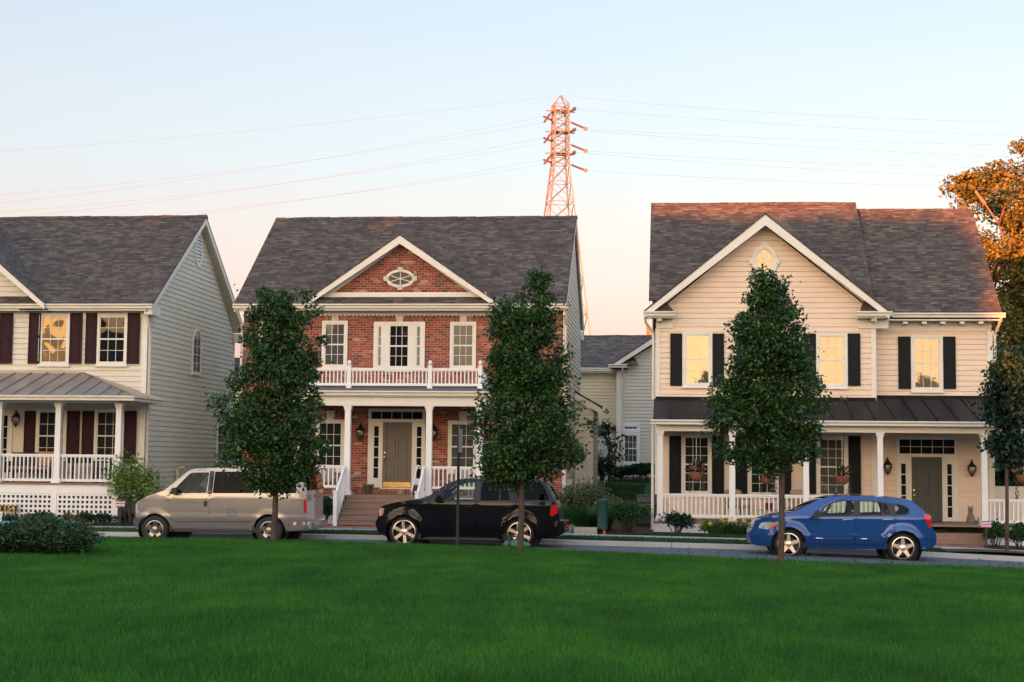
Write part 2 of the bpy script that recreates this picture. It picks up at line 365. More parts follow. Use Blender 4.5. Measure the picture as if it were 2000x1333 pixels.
M['leaf_oak'] = leaf_mat('autumn_oak_leaf', [(0, (.03, .05, .012)), (.3, (.09, .095, .016)), (.7, (.17, .135, .02)), (1, (.21, .12, .025))], .2)
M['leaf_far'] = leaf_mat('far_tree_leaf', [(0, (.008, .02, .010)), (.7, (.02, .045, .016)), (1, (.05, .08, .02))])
M['petal_pink'] = leaf_mat('pink_petal', [(0, (.55, .10, .16)), (1, (.75, .28, .34))], .3)
M['petal_yellow'] = leaf_mat('yellow_petal', [(0, (.75, .5, .04)), (1, (.85, .65, .08))], .3)
M['blade'] = leaf_mat('grass_blade', [(0, (.010, .070, .005)), (.6, (.020, .122, .008)), (.93, (.038, .172, .012)), (1, (.08, .15, .03))], .3, .6, patch=.9)
M['blade2'] = leaf_mat('verge_blade', [(0, (.014, .05, .011)), (.6, (.025, .075, .015)), (1, (.09, .10, .04))], .3, .6, patch=1.3)
M['lawn'] = ground_mat('lawn_soil', [(.3, (.013, .075, .007)), (.7, (.024, .115, .010))], .8)
M['turf'] = ground_mat('verge_turf', [(.36, (.015, .045, .012)), (.52, (.03, .065, .018)), (.62, (.12, .085, .05)), (.75, (.15, .11, .07))], .55)
M['ground'] = ground_mat('ground_turf', [(.3, (.012, .04, .012)), (.7, (.03, .07, .02))], .3)
M['asphalt'] = ground_mat('asphalt', [(.3, (.085, .086, .098)), (.7, (.12, .12, .132))], .35, .3, .85, 120)
M['concrete'] = ground_mat('concrete', [(.3, (.33, .325, .32)), (.7, (.42, .41, .40))], 1.2, .2, .85, 60)
M['mulch'] = ground_mat('bark_mulch', [(.3, (.05, .026, .02)), (.7, (.125, .07, .05))], 6, 1., .95, 30)
M['tower'] = mat('tower_steel', (.21, .17, .14), .6, .1, var=.12)
M['wire'] = mat('aluminium_wire', (.12, .13, .14), .6, .0)
M['insul'] = mat('porcelain', (.14, .07, .05), .4)
M['pole'] = mat('green_post_paint', (.015, .03, .026), .5)
M['signback'] = mat('sign_aluminium', (.45, .42, .42), .4, .6)
M['ped'] = mat('green_plastic', (.012, .055, .038), .45, var=.12, vs=4)
M['bagcloth'] = mat('green_bag_cloth', (.05, .155, .085), .75, var=.2, vs=8, bump=.3, bs=14)
M['black'] = mat('black_plastic', (.011, .011, .012), .5)
M['tyre'] = mat('tyre_rubber', (.012, .012, .013), .75, var=.2, vs=9)
M['chrome'] = mat('chrome', (.78, .74, .70), .12, 1., var=.05)
M['alloy'] = mat('alloy_wheel', (.66, .60, .54), .24, .92, var=.06)
M['steelwheel'] = mat('steel_wheel', (.25, .24, .225), .28, .9, var=.1)
M['red_lens'] = mat('red_lens', (.55, .01, .012), .12, coat=1, var=.1)
M['amber_lens'] = mat('amber_lens', (.75, .15, .02), .15, coat=1)
M['head_lens'] = mat('headlamp_lens', (.62, .64, .68), .12, .4, coat=1, var=.2, vs=12)
M['seat'] = mat('grey_seat', (.10, .095, .09), .85)
M['p_van'] = paint('champagne_paint', (.33, .30, .27), .55, .33)
M['p_black'] = paint('black_paint', (.003, .003, .005), .0, .3, ior=1.33)
M['p_blue'] = paint('blue_paint', (.009, .062, .24), .35, .34)
M['carglass'] = clear_glass('car_glass', (.80, .93, .87), .02, 1.3)
M['tint'] = clear_glass('tinted_glass', (.06, .065, .075), .01, 1.22)

# ------------------------------------------------------------------ terrain
def road_z(x): return float(np.interp(x, [-60, -15, -8, -3, 3, 5.3, 9, 20, 60], [-.3, .0, .03, -.02, -.09, -.15, -.28, -.7, -2]))
def lawn_z(x, y):
    far = float(np.interp(x, [-60, -12, -7, -3, 1.8, 6.6, 15, 60], [.42, .42, .41, .33, .17, .08, -.2, -1.2]))
    k = min(1, max(0, (y - 11) / 19)); return .54 * (1 - k) + far * k
def yard_z(x, y):
    a = road_z(x) + .15; b = float(np.interp(x, [-60, -18, -9, 0, 8, 20, 60], [.5, .34, .25, .18, -.02, -.3, -1]))
    if y < 46: k = max(0, (y - 42.4) / 3.6); return a * (1 - k) + b * k
    return b + 1.3 * min(1, (y - 46) / 16) * float(np.interp(x, [6, 11], [1, .12]))
def ground_z(x, y):
    if y < 31.6: return lawn_z(x, y)
    if y < 39.75: return road_z(x)
    if y < 42.4: return road_z(x) + .12 + .03 * (y - 39.75) / 2.65
    return yard_z(x, y)
def sheet(name, m, xs, ys, fz, kind='structure', dz=0.):
    vs = [(x, y, fz(x, y) + dz) for y in ys for x in xs]; n = len(xs)
    fs = [(j * n + i, j * n + i + 1, (j + 1) * n + i + 1, (j + 1) * n + i) for j in range(len(ys) - 1) for i in range(n - 1)]
    o = MB().add(vs, fs).build(name, m, smooth='all'); o['kind'] = kind; return o
XS = [-900, -400, -200, -100, -70] + [float(q) for q in np.arange(-50, 51, 2)] + [70, 100, 200, 400, 900]
def gz(x, y):
    z = ground_z(x, y)
    if 31.5 <= y < 39.76: return z - .25
    return z - (.08 if y < 43 else 0)
sheet('ground', M['ground'], XS, [-900, -300, -120, -60, -20, 0, 10, 20, 31.4, 31.6, 35, 39.7, 39.8, 41, 42.4, 43, 44, 45, 46, 48, 52, 57, 62, 70, 100, 200, 500, 1500], gz)
SX = [float(q) for q in np.arange(-60, 61, 1)]
sheet('lawn', M['lawn'], SX, [-12, -4, 2, 6, 9, 12, 15, 18, 21, 24, 27, 30, 31.5], lawn_z)
sheet('road', M['asphalt'], SX, [31.7, 33, 35, 37, 38.5, 39.57], lambda x, y: road_z(x) + .02)
mb = MB(); mb2 = MB()
for i in range(-20, 20):
    a, b = i * 3 + .006, i * 3 + 2.994
    za, zb = road_z(a), road_z(b)
    for (y0, y1, h0, h1, q) in ((39.56, 39.76, .135, .14, mb), (31.5, 31.7, .12, .12, mb)):
        vs = [(a, y0, za - .2), (b, y0, zb - .2), (b, y1, zb - .2), (a, y1, za - .2), (a, y0 + (.03 if h0 > .1 else 0), za + h0), (b, y0 + (.03 if h0 > .1 else 0), zb + h0), (b, y1, zb + h1), (a, y1, za + h1)]
        q.add(vs, [(0, 3, 2, 1), (4, 5, 6, 7), (0, 1, 5, 4), (1, 2, 6, 5), (2, 3, 7, 6), (3, 0, 4, 7)])
mb.build('kerb', M['concrete'])['kind'] = 'structure'
for i in range(-40, 40):
    a, b = i * 1.5 + .006, i * 1.5 + 1.494; za, zb = road_z(a) + .165, road_z(b) + .165
    mb2.add([(a, 41.2, za - .2), (b, 41.2, zb - .2), (b, 42.4, zb - .2), (a, 42.4, za - .2), (a, 41.2, za), (b, 41.2, zb), (b, 42.4, zb + .01), (a, 42.4, za + .01)],
            [(0, 3, 2, 1), (4, 5, 6, 7), (0, 1, 5, 4), (1, 2, 6, 5), (2, 3, 7, 6), (3, 0, 4, 7)])
mb2.build('sidewalk', M['concrete'])['kind'] = 'structure'
sheet('verge', M['turf'], SX, [39.76, 40.2, 40.7, 41.2], lambda x, y: road_z(x) + .14 + .02 * (y - 39.76) / 1.5)
def strip(name, m, x0, x1, y0, y1, dz):
    n = max(2, int(abs(x1 - x0) / .7)); k = max(2, int(abs(y1 - y0) / .5))
    return sheet(name, m, list(np.linspace(x0, x1, n)), list(np.linspace(y0, y1, k)), yard_z, dz=dz)
strip('mulch_bed', M['mulch'], -26, -10.3, 43.1, 45.2, .02)
strip('mulch_bed', M['mulch'], -7.2, -4.0, 43.1, 46.9, .02)
strip('mulch_bed', M['mulch'], -3.6, 6.3, 42.9, 46.4, .02)
strip('mulch_bed', M['mulch'], 8.5, 14, 42.8, 46.4, .02)
sheet('tree_pit', M['mulch'], [6.9, 7.7, 8.5, 9.3, 10.1], [39.8, 40.2, 40.6, 41.1], lambda x, y: road_z(x) + .17 + .05 * max(0, 1 - ((x - 8.4) / 1.5) ** 2))
strip('brick_path', M['brickpath'], -10.2, -7.35, 42.42, 43.75, .03)
strip('brick_path', M['brickpath'], 6.35, 8.4, 42.42, 44.3, .03)

# ------------------------------------------------------------------ house parts
def clipz(poly, z0, z1):
    for sgn, zz in ((1, z0), (-1, z1)):
        out = []
        for i, p in enumerate(poly):
            q = poly[(i + 1) % len(poly)]; a, b = sgn * (p[1] - zz), sgn * (q[1] - zz)
            if a >= 0: out.append(p)
            if (a > 0 > b) or (a < 0 < b):
                t = a / (a - b); out.append((p[0] + (q[0] - p[0]) * t, p[1] + (q[1] - p[1]) * t))
        poly = out
        if len(poly) < 3: return []
    return poly
def siding(h, poly, y, m, Mf=None, course=.157, pr=.018, name='wall'):
    """lap boards: every course a real sloping board with its lip"""
    mb = MB(Mf); z0 = min(p[1] for p in poly); z1 = max(p[1] for p in poly)
    k = 0
    while z0 + k * course < z1 - 1e-4:
        a = z0 + k * course; c = clipz(poly, a, min(a + course, z1)); k += 1
        if len(c) < 3: continue
        lo_, hi_ = clipz(c, a, a + course * .80), clipz(c, a + course * .80, a + course)     # board face, then the groove under the next lip
        if len(lo_) >= 3: mb.poly([(u, y - pr * (1 - .5 * (z - a) / course) - .002, z) for u, z in lo_])
        if len(hi_) >= 3:
            mb.poly([(u, y + .010, z) for u, z in hi_])
            q = sorted(u for u, z in hi_ if abs(z - a - course * .8) < 1e-5)
            if len(q) >= 2: zz = a + course * .8; mb.poly([(q[0], y - pr * .6 - .002, zz), (q[-1], y - pr * .6 - .002, zz), (q[-1], y + .010, zz), (q[0], y + .010, zz)])
        lo = sorted(u for u, z in c if abs(z - a) < 1e-5)
        if len(lo) >= 2: mb.poly([(lo[0], y - pr - .002, a), (lo[-1], y - pr - .002, a), (lo[-1], y + .010, a), (lo[0], y + .010, a)])
    mb.prism(poly, 'y', y + .014, y + .12)
    return mb.build(name, m, h)
def window(h, x0, x1, z0, z1, y, cols=3, rows=4, g='g_dark', cs=.085, Mf=None, sill=True, tilt=0, m='trim'):
    f = MB(Mf); f.frame(x0, x1, z0, z1, y - .05, y, cs)
    a, b, c, d = x0 + cs, x1 - cs, z0 + cs, z1 - cs
    f.frame(a, b, c, d, y - .036, y - .001, .035)
    zm = (c + d) / 2
    if rows >= 4: f.box(a + .035, b - .035, y - .04, y - .001, zm - .022, zm + .022)
    if sill: f.box(x0 - .03, x1 + .03, y - .075, y, z0 - .045, z0)
    fo = f.build('window', M[m], h)
    gl = MB(Mf); gl.poly([(a + .02, y - .016 - tilt * .5, c + .02), (b - .02, y - .016 - tilt * .5, c + .02), (b - .02, y - .016 + tilt * .5, d - .02), (a + .02, y - .016 + tilt * .5, d - .02)])
    gl.build('glass', M[g], fo)
    if cols * rows > 1:
        mu = MB(Mf)
        for i in range(1, cols):
            u = a + .035 + (b - a - .07) * i / cols; mu.box(u - .0075, u + .0075, y - .026, y - .019, c + .036, d - .036)
        for j in range(1, rows):
            if rows >= 4 and j * 2 == rows: continue
            z = c + .035 + (d - c - .07) * j / rows; mu.box(a + .036, b - .036, y - .028, y - .0195, z - .0075, z + .0075)
        mu.build('muntins', M[m], fo)
    return fo
def shutter(h, x0, x1, z0, z1, y, m):
    s = MB(); s.box(x0, x1, y - .034, y - .018, z0, z1); s.frame(x0, x1, z0, z1, y - .05, y - .034, .05, .06, .08)
    zm = z0 + (z1 - z0) * .53; s.box(x0 + .05, x1 - .05, y - .05, y - .034, zm - .04, zm + .04)
    for a, b in ((z0 + .08, zm - .04), (zm + .04, z1 - .06)):
        s.box(x0 + .085, x1 - .085, y - .045, y - .034, a + .04, b - .04)
    return s.build('shutter', m, h)
def gutter(h, x0, x1, y, z, Mf=None, m='gutter'):
    p = [(y, z - .135), (y - .075, z - .135), (y - .078, z - .075), (y - .118, z - .04), (y - .118, z - .008), (y - .11, z), (y, z)]
    return MB(Mf).prism(p, 'x', x0, x1).build('gutter', M[m], h)
def downspout(h, pts, m='gutter'):
    return MB().tube(pts, .042, 6).build('downspout', M[m], h, smooth=True)
def main_roof(h, x0, x1, ye, ze, yr, zr, yb, wall_y, mname='shingle', rake=.21, left_rake=True, frieze=.18):
    m = M[mname]; k = (zr - ze) / (yr - ye); zb = zr - k * (yb - yr)
    r = MB(); r.slab([(x0, ye, ze), (x1, ye, ze), (x1, yr, zr), (x0, yr, zr)], .05)
    r.slab([(x0, yr + .001, zr), (x1, yr + .001, zr), (x1, yb, zb), (x0, yb, zb)], .05)
    ro = r.build('roof', m, h)
    c = MB(); n = max(3, int((x1 - x0) / .31)); rr = np.random.default_rng(int(abs(x0) * 10))
    wv = 0
    for i in range(n):
        a = x0 + (x1 - x0) * i / n; b = x0 + (x1 - x0) * (i + 1) / n; wv = wv * .8 + rr.normal() * .006; q = .14
        c.add([(a, yr - q, zr - q * k + .012), (b + .02, yr - q, zr - q * k + .016), (b + .02, yr, zr + .03 + wv), (a, yr, zr + .025 + wv), (b + .02, yr + q, zr - q * k + .016), (a, yr + q, zr - q * k + .012)], [(0, 1, 2, 3), (3, 2, 4, 5)])
    c.build('ridge_cap', m, ro)
    s = MB(); d = .052
    s.slab([(x0 + .04, ye + .03, ze - d + .03 * k), (x1 - .04, ye + .03, ze - d + .03 * k), (x1 - .04, yr, zr - d), (x0 + .04, yr, zr - d)], .02)
    s.slab([(x0 + .04, yr + .001, zr - d), (x1 - .04, yr + .001, zr - d), (x1 - .04, yb - .03, zb - d + .03 * k), (x0 + .04, yb - .03, zb - d + .03 * k)], .02)
    s.box(x0 + .04, x1 - .04, ye + .035, wall_y - .03, ze - .2, ze - .185)
    s.build('soffit', M['soffit'], h)
    for xa, xb in (((x0 + .005, x0 + .038),) if left_rake else ()) + ((x1 - .038, x1 - .005),):
        t = MB(); t.prism([(ye, ze - .055), (yr, zr - .055), (yr, zr - .055 - rake), (ye, ze - .055 - rake)], 'x', xa, xb)
        t.prism([(yr + .001, zr - .055), (yb, zb - .055), (yb, zb - .055 - rake), (yr + .001, zr - .055 - rake)], 'x', xa, xb)
        t.build('rake_board', M['trim'], h)
    f = MB(); f.box(x0 + .05, x1 - .05, ye + .003, ye + .033, ze - .22, ze - .06)
    f.box(x0 + .3, x1 - .3, wall_y - .045, wall_y - .004, ze - .22 - frieze, ze - .2)
    f.build('fascia', M['trim'], h)
    gutter(h, x0 - .02, x1 + .02, ye, ze - .02)
    return k, zb
def cross_gable(h, xl, xr, zf, xa, za, yf, main, rake=.30, mname='shingle'):
    """gable roof running back from yf until it dies into the main slope; main = (ye, ze, k)"""
    ye, ze, k = main; yv = lambda z: ye + (z - ze) / k
    r = MB()
    for xf in (xl, xr):
        r.slab([(xf, yf, zf), (xa, yf, za), (xa, yv(za) + .3, za), (xf, max(yf + .05, yv(zf)), zf)], .045)
    r.build('gable_roof', M[mname], h)
    t = MB()
    for s, xf in ((-1, xl), (1, xr)):
        t.prism([(xf, zf - .04), (xa, za - .04), (xa, za - .04 - rake * 1.15), (xf - s * .0, zf - .04 - rake * .72), ], 'y', yf + .01, yf + .05)
    t.build('gable_rake_board', M['trim'], h)
    s_ = MB()
    for s, xf in ((-1, xl), (1, xr)):
        s_.slab([(xf - s * .05, yf + .05, zf - .06), (xa, yf + .05, za - .06), (xa, yf + 1.2, za - .06), (xf - s * .05, yf + 1.2, zf - .06)], .02)
    s_.build('gable_soffit', M['soffit'], h)
def column(h, x, y, z0, z1, w_=.17, m='white'):
    c = MB(); q = w_ / 2
    c.add([(x - q, y - q, z0 + .16), (x + q, y - q, z0 + .16), (x + q, y + q, z0 + .16), (x - q, y + q, z0 + .16), (x - q * .9, y - q * .9, z1 - .13), (x + q * .9, y - q * .9, z1 - .13), (x + q * .9, y + q * .9, z1 - .13), (x - q * .9, y + q * .9, z1 - .13)],
          [(0, 1, 5, 4), (1, 2, 6, 5), (2, 3, 7, 6), (3, 0, 4, 7)])
    for a, b, e in ((z0, z0 + .05, .05), (z0 + .05, z0 + .12, .032), (z0 + .12, z0 + .16, .012), (z1 - .13, z1 - .09, .006), (z1 - .09, z1 - .04, .02), (z1 - .04, z1, .035)):
        c.box(x - q - e, x + q + e, y - q - e, y + q + e, a, b)
    return c.build('porch_column', M[m], h)
def railing(h, x0, x1, y, zb, zt, step=.125, m='white', slim=.036):
    r = MB(); r.box(x0, x1, y - .045, y + .045, zt - .05, zt); r.box(x0, x1, y - .028, y + .028, zt - .085, zt - .05); r.box(x0, x1, y - .03, y + .03, zb, zb + .075)
    n = max(1, int(round((x1 - x0) / step)))
    for i in range(n):
        u = x0 + (x1 - x0) * (i + .5) / n; r.box(u - slim / 2, u + slim / 2, y - slim / 2, y + slim / 2, zb + .075, zt - .085)
    return r.build('railing', M[m], h)
def lantern(h, x, y, z, s=1.):
    """carriage lamp on a curled wall bracket; z is the top of its finial"""
    b = MB(); yc = y - .17 * s
    b.lathe([(.05 * s, -.012), (.05 * s, .012)], (x, y - .014, z - .17 * s), 'y', 12)
    b.tube([(x, y - .01, z - .17 * s), (x, y - .07 * s, z - .05 * s), (x, yc, z - .03 * s), (x, yc, z - .09 * s)], .012 * s, 6)
    b.lathe([(.004, 0), (.022 * s, -.03 * s), (.01 * s, -.055 * s), (.035 * s, -.08 * s), (.05 * s, -.13 * s), (.095 * s, -.17 * s), (.135 * s, -.215 * s), (.135 * s, -.225 * s), (.02 * s, -.225 * s)], (x, yc, z), 'z', 8)
    b.lathe([(.07 * s, -.43 * s), (.075 * s, -.445 * s), (.03 * s, -.47 * s), (.015 * s, -.50 * s), (.003, -.52 * s)], (x, yc, z), 'z', 8)
    for k in range(4):
        a = k * math.pi / 2 + .78; b.tube([(x + .115 * s * math.cos(a), yc + .115 * s * math.sin(a), z - .22 * s), (x + .07 * s * math.cos(a), yc + .07 * s * math.sin(a), z - .44 * s)], .006, 4)
    for k in range(3): b.tube([(x + .025 * math.cos(k * 2.1), yc + .025 * math.sin(k * 2.1), z - .43 * s), (x + .025 * math.cos(k * 2.1), yc + .025 * math.sin(k * 2.1), z - .33 * s)], .009, 5)
    o = b.build('wall_lantern', M['iron'], h, smooth=True)
    MB().lathe([(.115 * s, -.225 * s), (.13 * s, -.30 * s), (.07 * s, -.435 * s)], (x, yc, z), 'z', 12, cap=False).build('lantern_glass', M['lampglass'], o, smooth='all')
    return o
def panel_door(h, x0, x1, z0, z1, y, m, kick=.17):
    d = MB(); d.box(x0, x1, y - .012, y - .004, z0, z1); wd, ht = x1 - x0, z1 - z0; us = [0, .12, .46, .54, .88, 1]; vs = [0, .11, .35, .42, .76, .82, .95, 1]
    for i in range(0, 5, 2): d.box(x0 + wd * us[i], x0 + wd * us[i + 1], y - .034, y - .012, z0, z1)                 # stiles
    for j in range(0, 7, 2):
        for i in (1, 3): d.box(x0 + wd * us[i] + .0005, x0 + wd * us[i + 1] - .0005, y - .034, y - .012, z0 + ht * vs[j], z0 + ht * vs[j + 1])   # rails
    for j in (1, 3, 5):
        for i in (1, 3): d.box(x0 + wd * us[i] + .032, x0 + wd * us[i + 1] - .032, y - .030, y - .012, z0 + ht * vs[j] + .032, z0 + ht * vs[j + 1] - .032)   # raised panels
    o = d.build('door', m, h)
    k = MB(); k.box(x0 + .02, x1 - .02, y - .0395, y - .0345, z0 + .015, z0 + kick); k.build('kick_plate', M['brass'], o)
    hd = MB(); hx = x0 + .065
    hd.lathe([(.03, 0), (.03, -.02), (.012, -.025)], (hx, y - .035, z0 + ht * .53), 'y', 12)
    hd.lathe([(.028, 0), (.03, -.012), (.014, -.03), (.033, -.05), (.03, -.075), (.01, -.085)], (hx, y - .035, z0 + ht * .46), 'y', 12)
    hd.tube([(hx, y - .035, z0 + ht * .45), (hx, y - .09, z0 + ht * .44), (hx, y - .085, z0 + ht * .38), (hx, y - .035, z0 + ht * .36)], .011, 6)
    hd.build('door_handle', M['brass'], o, smooth=True)
    return o
def sidelight(h, x0, x1, z0, z1, y, gx0, gx1, gz0, gz1, n=5):
    f = MB(); f.box(x0, gx0, y - .03, y, z0, z1); f.box(gx1, x1, y - .03, y, z0, z1); f.box(gx0, gx1, y - .03, y, z0, gz0); f.box(gx0, gx1, y - .03, y, gz1, z1)
    f.frame(gx0 - .03, gx1 + .03, gz0 - .03, gz1 + .03, y - .037, y - .0302, .022)
    for i in range(1, n):
        z = gz0 + (gz1 - gz0) * i / n; f.box(gx0 + .001, gx1 - .001, y - .032, y - .012, z - .013, z + .013)
    o = f.build('sidelight', M['trim'], h)
    MB().poly([(gx0 - .005, y - .01, gz0 - .005), (gx1 + .005, y - .01, gz0 - .005), (gx1 + .005, y - .01, gz1 + .005), (gx0 - .005, y - .01, gz1 + .005)]).build('glass', M['g_dark'], o)
def transom(h, x0, x1, z0, z1, y, cols, rows):
    return window(h, x0, x1, z0, z1, y, cols, rows, 'g_dark', .06, sill=False)
def standing_seam(h, faces, seams, m, name='porch_roof'):
    r = MB()
    for f in faces: r.slab(f, .03)
    o = r.build(name, m, h); s = MB()
    for a, b in seams:
        d = (Vector(b) - Vector(a)); n = d.cross(Vector((1, 0, 0)) if abs(d.x) < abs(d.y) else Vector((0, 1, 0))).normalized()
        if n.z < 0: n = -n
        t = d.cross(n).normalized() * .011; n = n * .035
        A, B = Vector(a), Vector(b)
        s.add([tuple(q) for q in (A - t, A + t, B + t, B - t, A - t + n, A + t + n, B + t + n, B - t + n)], [(0, 1, 5, 4), (1, 2, 6, 5), (2, 3, 7, 6), (3, 0, 4, 7), (4, 5, 6, 7)])
    s.build('roof_seams', m, o)
    return o
def oval_window(h, cx, cz, rx, rz, y, wd, m='trim', g='g_dark', spokes=6, Mf=None, keys=True, rot=0):
    n = 40; f = MB(Mf)
    pt = lambda k, e, yy: (cx + (rx + e) * math.cos(k * 2 * math.pi / n), yy, cz + (rz + e) * math.sin(k * 2 * math.pi / n))
    prof = [(0, y - .01), (0, y - .05), (wd * .35, y - .06), (wd, y - .05), (wd, y)]
    for a, b in zip(prof[:-1], prof[1:]):
        for k in range(n): f.poly([pt(k, *a), pt(k + 1, *a), pt(k + 1, *b), pt(k, *b)])
    o = f.build('oval_window', M[m], h)
    MB(Mf).poly([pt(k, .002, y - .012) for k in range(n)]).build('glass', M[g], o)
    s = MB(Mf)
    for k in range(spokes // 2):
        a = rot + k * math.pi / (spokes // 2); dx, dz = rx * math.cos(a), rz * math.sin(a); L = math.hypot(dx, dz); px, pz = -dz / L * .010, dx / L * .010; yo = y - .024 - k * .0012
        s.add([(cx - dx - px, yo, cz - dz - pz), (cx + dx - px, yo, cz + dz - pz), (cx + dx + px, yo, cz + dz + pz), (cx - dx + px, yo, cz - dz + pz)], [(0, 1, 2, 3)])
    s.lathe([(.035, 0), (.035, -.004)], (cx, y - .026, cz), 'y', 16)
    s.build('muntins', M[m], o)
    if keys:
        for sx_, sz_ in ((0, 1), (0, -1), (1, 0), (-1, 0)):
            q = MB(Mf); ux, uz = cx + sx_ * (rx + wd * .95), cz + sz_ * (rz + wd * .95); e = .075
            q.box(ux - e, ux + e, y - .068, y - .002, uz - e, uz + e); q.build('keystone', M['stone'] if g == 'g_dark' else M[m], o)
    return o

def side_of(X): return lambda u, d, z: (X - d, u, z)          # local wall frame -> a wall facing +X
def side_neg(X): return lambda u, d, z: (X + d, u, z)         # ... facing -X
def pYx(x, y, X):
    c = np.array([x - 1000, y - 666.5, FPX]); r = np.array([c @ X_, c @ D_, c @ U_]); t = X / r[0]
    return r[1] * t, r[2] * t + EYE

# ================================================================== cream house (left)
YL = 45.3
XL = pX(285, 700, YL)
LH = thing('cream_house', (XL - 6, YL, .3), 'cream sided two storey house with maroon shutters and a lattice skirted porch', 'house', 'houses along the street')
ze, yr, zr = pZ(200, 593, 44.9), 50.05, pZ(200, 424, 50.05)
K, zb = main_roof(LH, -31, XL + .3, 44.9, ze, yr, zr, 55.2, YL)
ov = .5 * K
siding(LH, [(-30.8, .3), (XL, .3), (XL, ze - .2), (-30.8, ze - .2)], YL, M['cream'], course=.165)
siding(LH, [(YL, .25), (54.7, .25), (54.7, ze - .25), (yr, zr - .12), (YL, ze - .05)], 0, M['cream'], side_of(XL), course=.159)
MB().box(-30.8, XL - .13, 54.6, 54.7, .3, ze - .3).build('rear_wall', M['cream'], LH)
def board(h, *b): return MB().box(*b).build('corner_board', M['trim'], h)
board(LH, XL - .13, XL + .034, YL - .034, YL - .001, .3, ze - .4); board(LH, XL + .001, XL + .034, YL, YL + .12, .3, ze - .3); board(LH, XL + .001, XL + .03, 54.58, 54.72, .3, ze - .3)
for q in ((44.93, YL + .35, -.29, -.036, ze - .33, ze - .06), (54.5, 55.1, -.29, -.036, ze - .42, ze - .12)): MB(side_of(XL)).box(*q).build('eave_return', M['trim'], LH)
downspout(LH, [(XL + .1, 44.86, ze - .15), (XL + .1, 45.0, ze - .3), (XL + .09, YL - .0, ze - .75), (XL + .09, YL + .06, ze - .95), (XL + .09, YL + .06, .4)])
# front cross gable
zf = pZ(87, 590, 44.75); xg = pX(87, 588, 44.75); sg = .84
za = zf + 3.35; xa = xg - 3.35 / sg
cross_gable(LH, 2 * xa - xg, xg, zf, xa, za, 44.72, (44.9, ze, K), rake=.27)
siding(LH, [(2 * xa - xg + .1, zf - .12), (xg - .35, zf - .12), (xa, za - .42)], YL, M['cream'], course=.165)
q0 = pX(34, 591, 44.75)
e = MB(); e.box(q0, xg + .05, 44.9, YL - .002, ze - .21, ze - .03); e.slab([(q0, 44.88, ze - .02), (xg, 44.88, ze - .02), (xg - .35, YL - .05, ze + .36), (q0 + .2, YL - .05, ze + .3)], .03); e.build('gable_foot_return', M['shingle'], LH)
# windows
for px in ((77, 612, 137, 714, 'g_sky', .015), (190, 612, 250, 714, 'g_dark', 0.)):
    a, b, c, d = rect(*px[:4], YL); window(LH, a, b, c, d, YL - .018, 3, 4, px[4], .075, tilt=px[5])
for p in ((0, 26), (57, 81), (137.5, 161.5), (168, 191), (249.5, 274)):
    a, b, c, d = rect(p[0], 612, p[1], 711, YL); shutter(LH, a, b, c, d, YL - .018, M['shutter_m'])
for px in ((71, 799, 131, 905), (185, 799, 243, 905)):
    a, b, c, d = rect(*px, YL); window(LH, a, b, c, d, YL - .018, 3, 4, 'g_room', .075)
for p in ((48, 70), (131.5, 156), (161, 184.5), (243.5, 267)):
    a, b, c, d = rect(p[0], 803, p[1], 905, YL); shutter(LH, a, b, c, d, YL - .018, M['shutter_m'])
a, b, c, d = rect(-16, 801, 24, 938, YL); ga, gb, gc, gd = rect(5, 812, 15, 900, YL)
sidelight(LH, a, b, c, d, YL - .018, ga, gb, gc, gd, 4)
lantern(LH, pX(36, 820, YL), YL - .018, pZ(36, 801, YL), 1.05)
# side openings
u0, zA = pYx(374, 690, XL); u1, _ = pYx(391, 690, XL); zt = pYx(382, 641, XL)[1]; zb_ = pYx(382, 731, XL)[1]
Mf = side_of(XL); f = MB(Mf); rr_ = (u1 - u0) / 2; uc = (u0 + u1) / 2
arch = lambda r, base, top: [(uc - r, base)] + [(uc - r * math.cos(t), top + r * 1.25 * math.sin(t)) for t in np.linspace(0, math.pi, 13)] + [(uc + r, base)]
oo, ii = arch(rr_, zb_, zt - rr_ * 1.25), arch(rr_ - .075, zb_ + .08, zt - rr_ * 1.25)
for k in range(len(oo)):
    k2 = (k + 1) % len(oo); A, B, C, D = oo[k], oo[k2], ii[k2], ii[k]
    f.add([(A[0], -.055, A[1]), (B[0], -.055, B[1]), (C[0], -.055, C[1]), (D[0], -.055, D[1]), (A[0], 0, A[1]), (B[0], 0, B[1]), (C[0], -.012, C[1]), (D[0], -.012, D[1])], [(0, 1, 2, 3), (0, 4, 5, 1), (3, 2, 6, 7)])
f.box(uc - rr_ - .02, uc + rr_ + .02, -.075, 0, zb_ - .05, zb_)
fo = f.build('arched_window', M['trim'], LH)
MB(Mf).poly([(u, -.03, z) for u, z in ii]).build('glass', M['g_side'], fo)
mu = MB(Mf)
for zz in np.linspace(zb_ + .1, zt - .35, 5)[1:]: mu.box(uc - rr_ + .08, uc + rr_ - .08, -.042, -.033, zz - .009, zz + .009)
mu.box(uc - .008, uc + .008, -.044, -.0335, zb_ + .1, zt - .12); mu.build('muntins', M['trim'], fo)
u0, z1_ = pYx(422, 845, XL); u1, z0_ = pYx(462, 905, XL)
window(LH, u0, u1, z0_, z1_ + .35, -.018, 2, 4, 'g_dark', .08, Mf)
uv_, zv = pYx(386, 487, XL)
v = MB(Mf); n = 30; rx, rz = .34, .52
for k in range(n):
    pt = lambda k, e, yy: (uv_ + (rx + e) * math.cos(k * 2 * math.pi / n), yy, zv + (rz + e) * math.sin(k * 2 * math.pi / n))
    for a_, b_ in (((0, -.03), (0, -.06)), ((0, -.06), (.07, -.06)), ((.07, -.06), (.07, 0))): v.poly([pt(k, *a_), pt(k + 1, *a_), pt(k + 1, *b_), pt(k, *b_)])
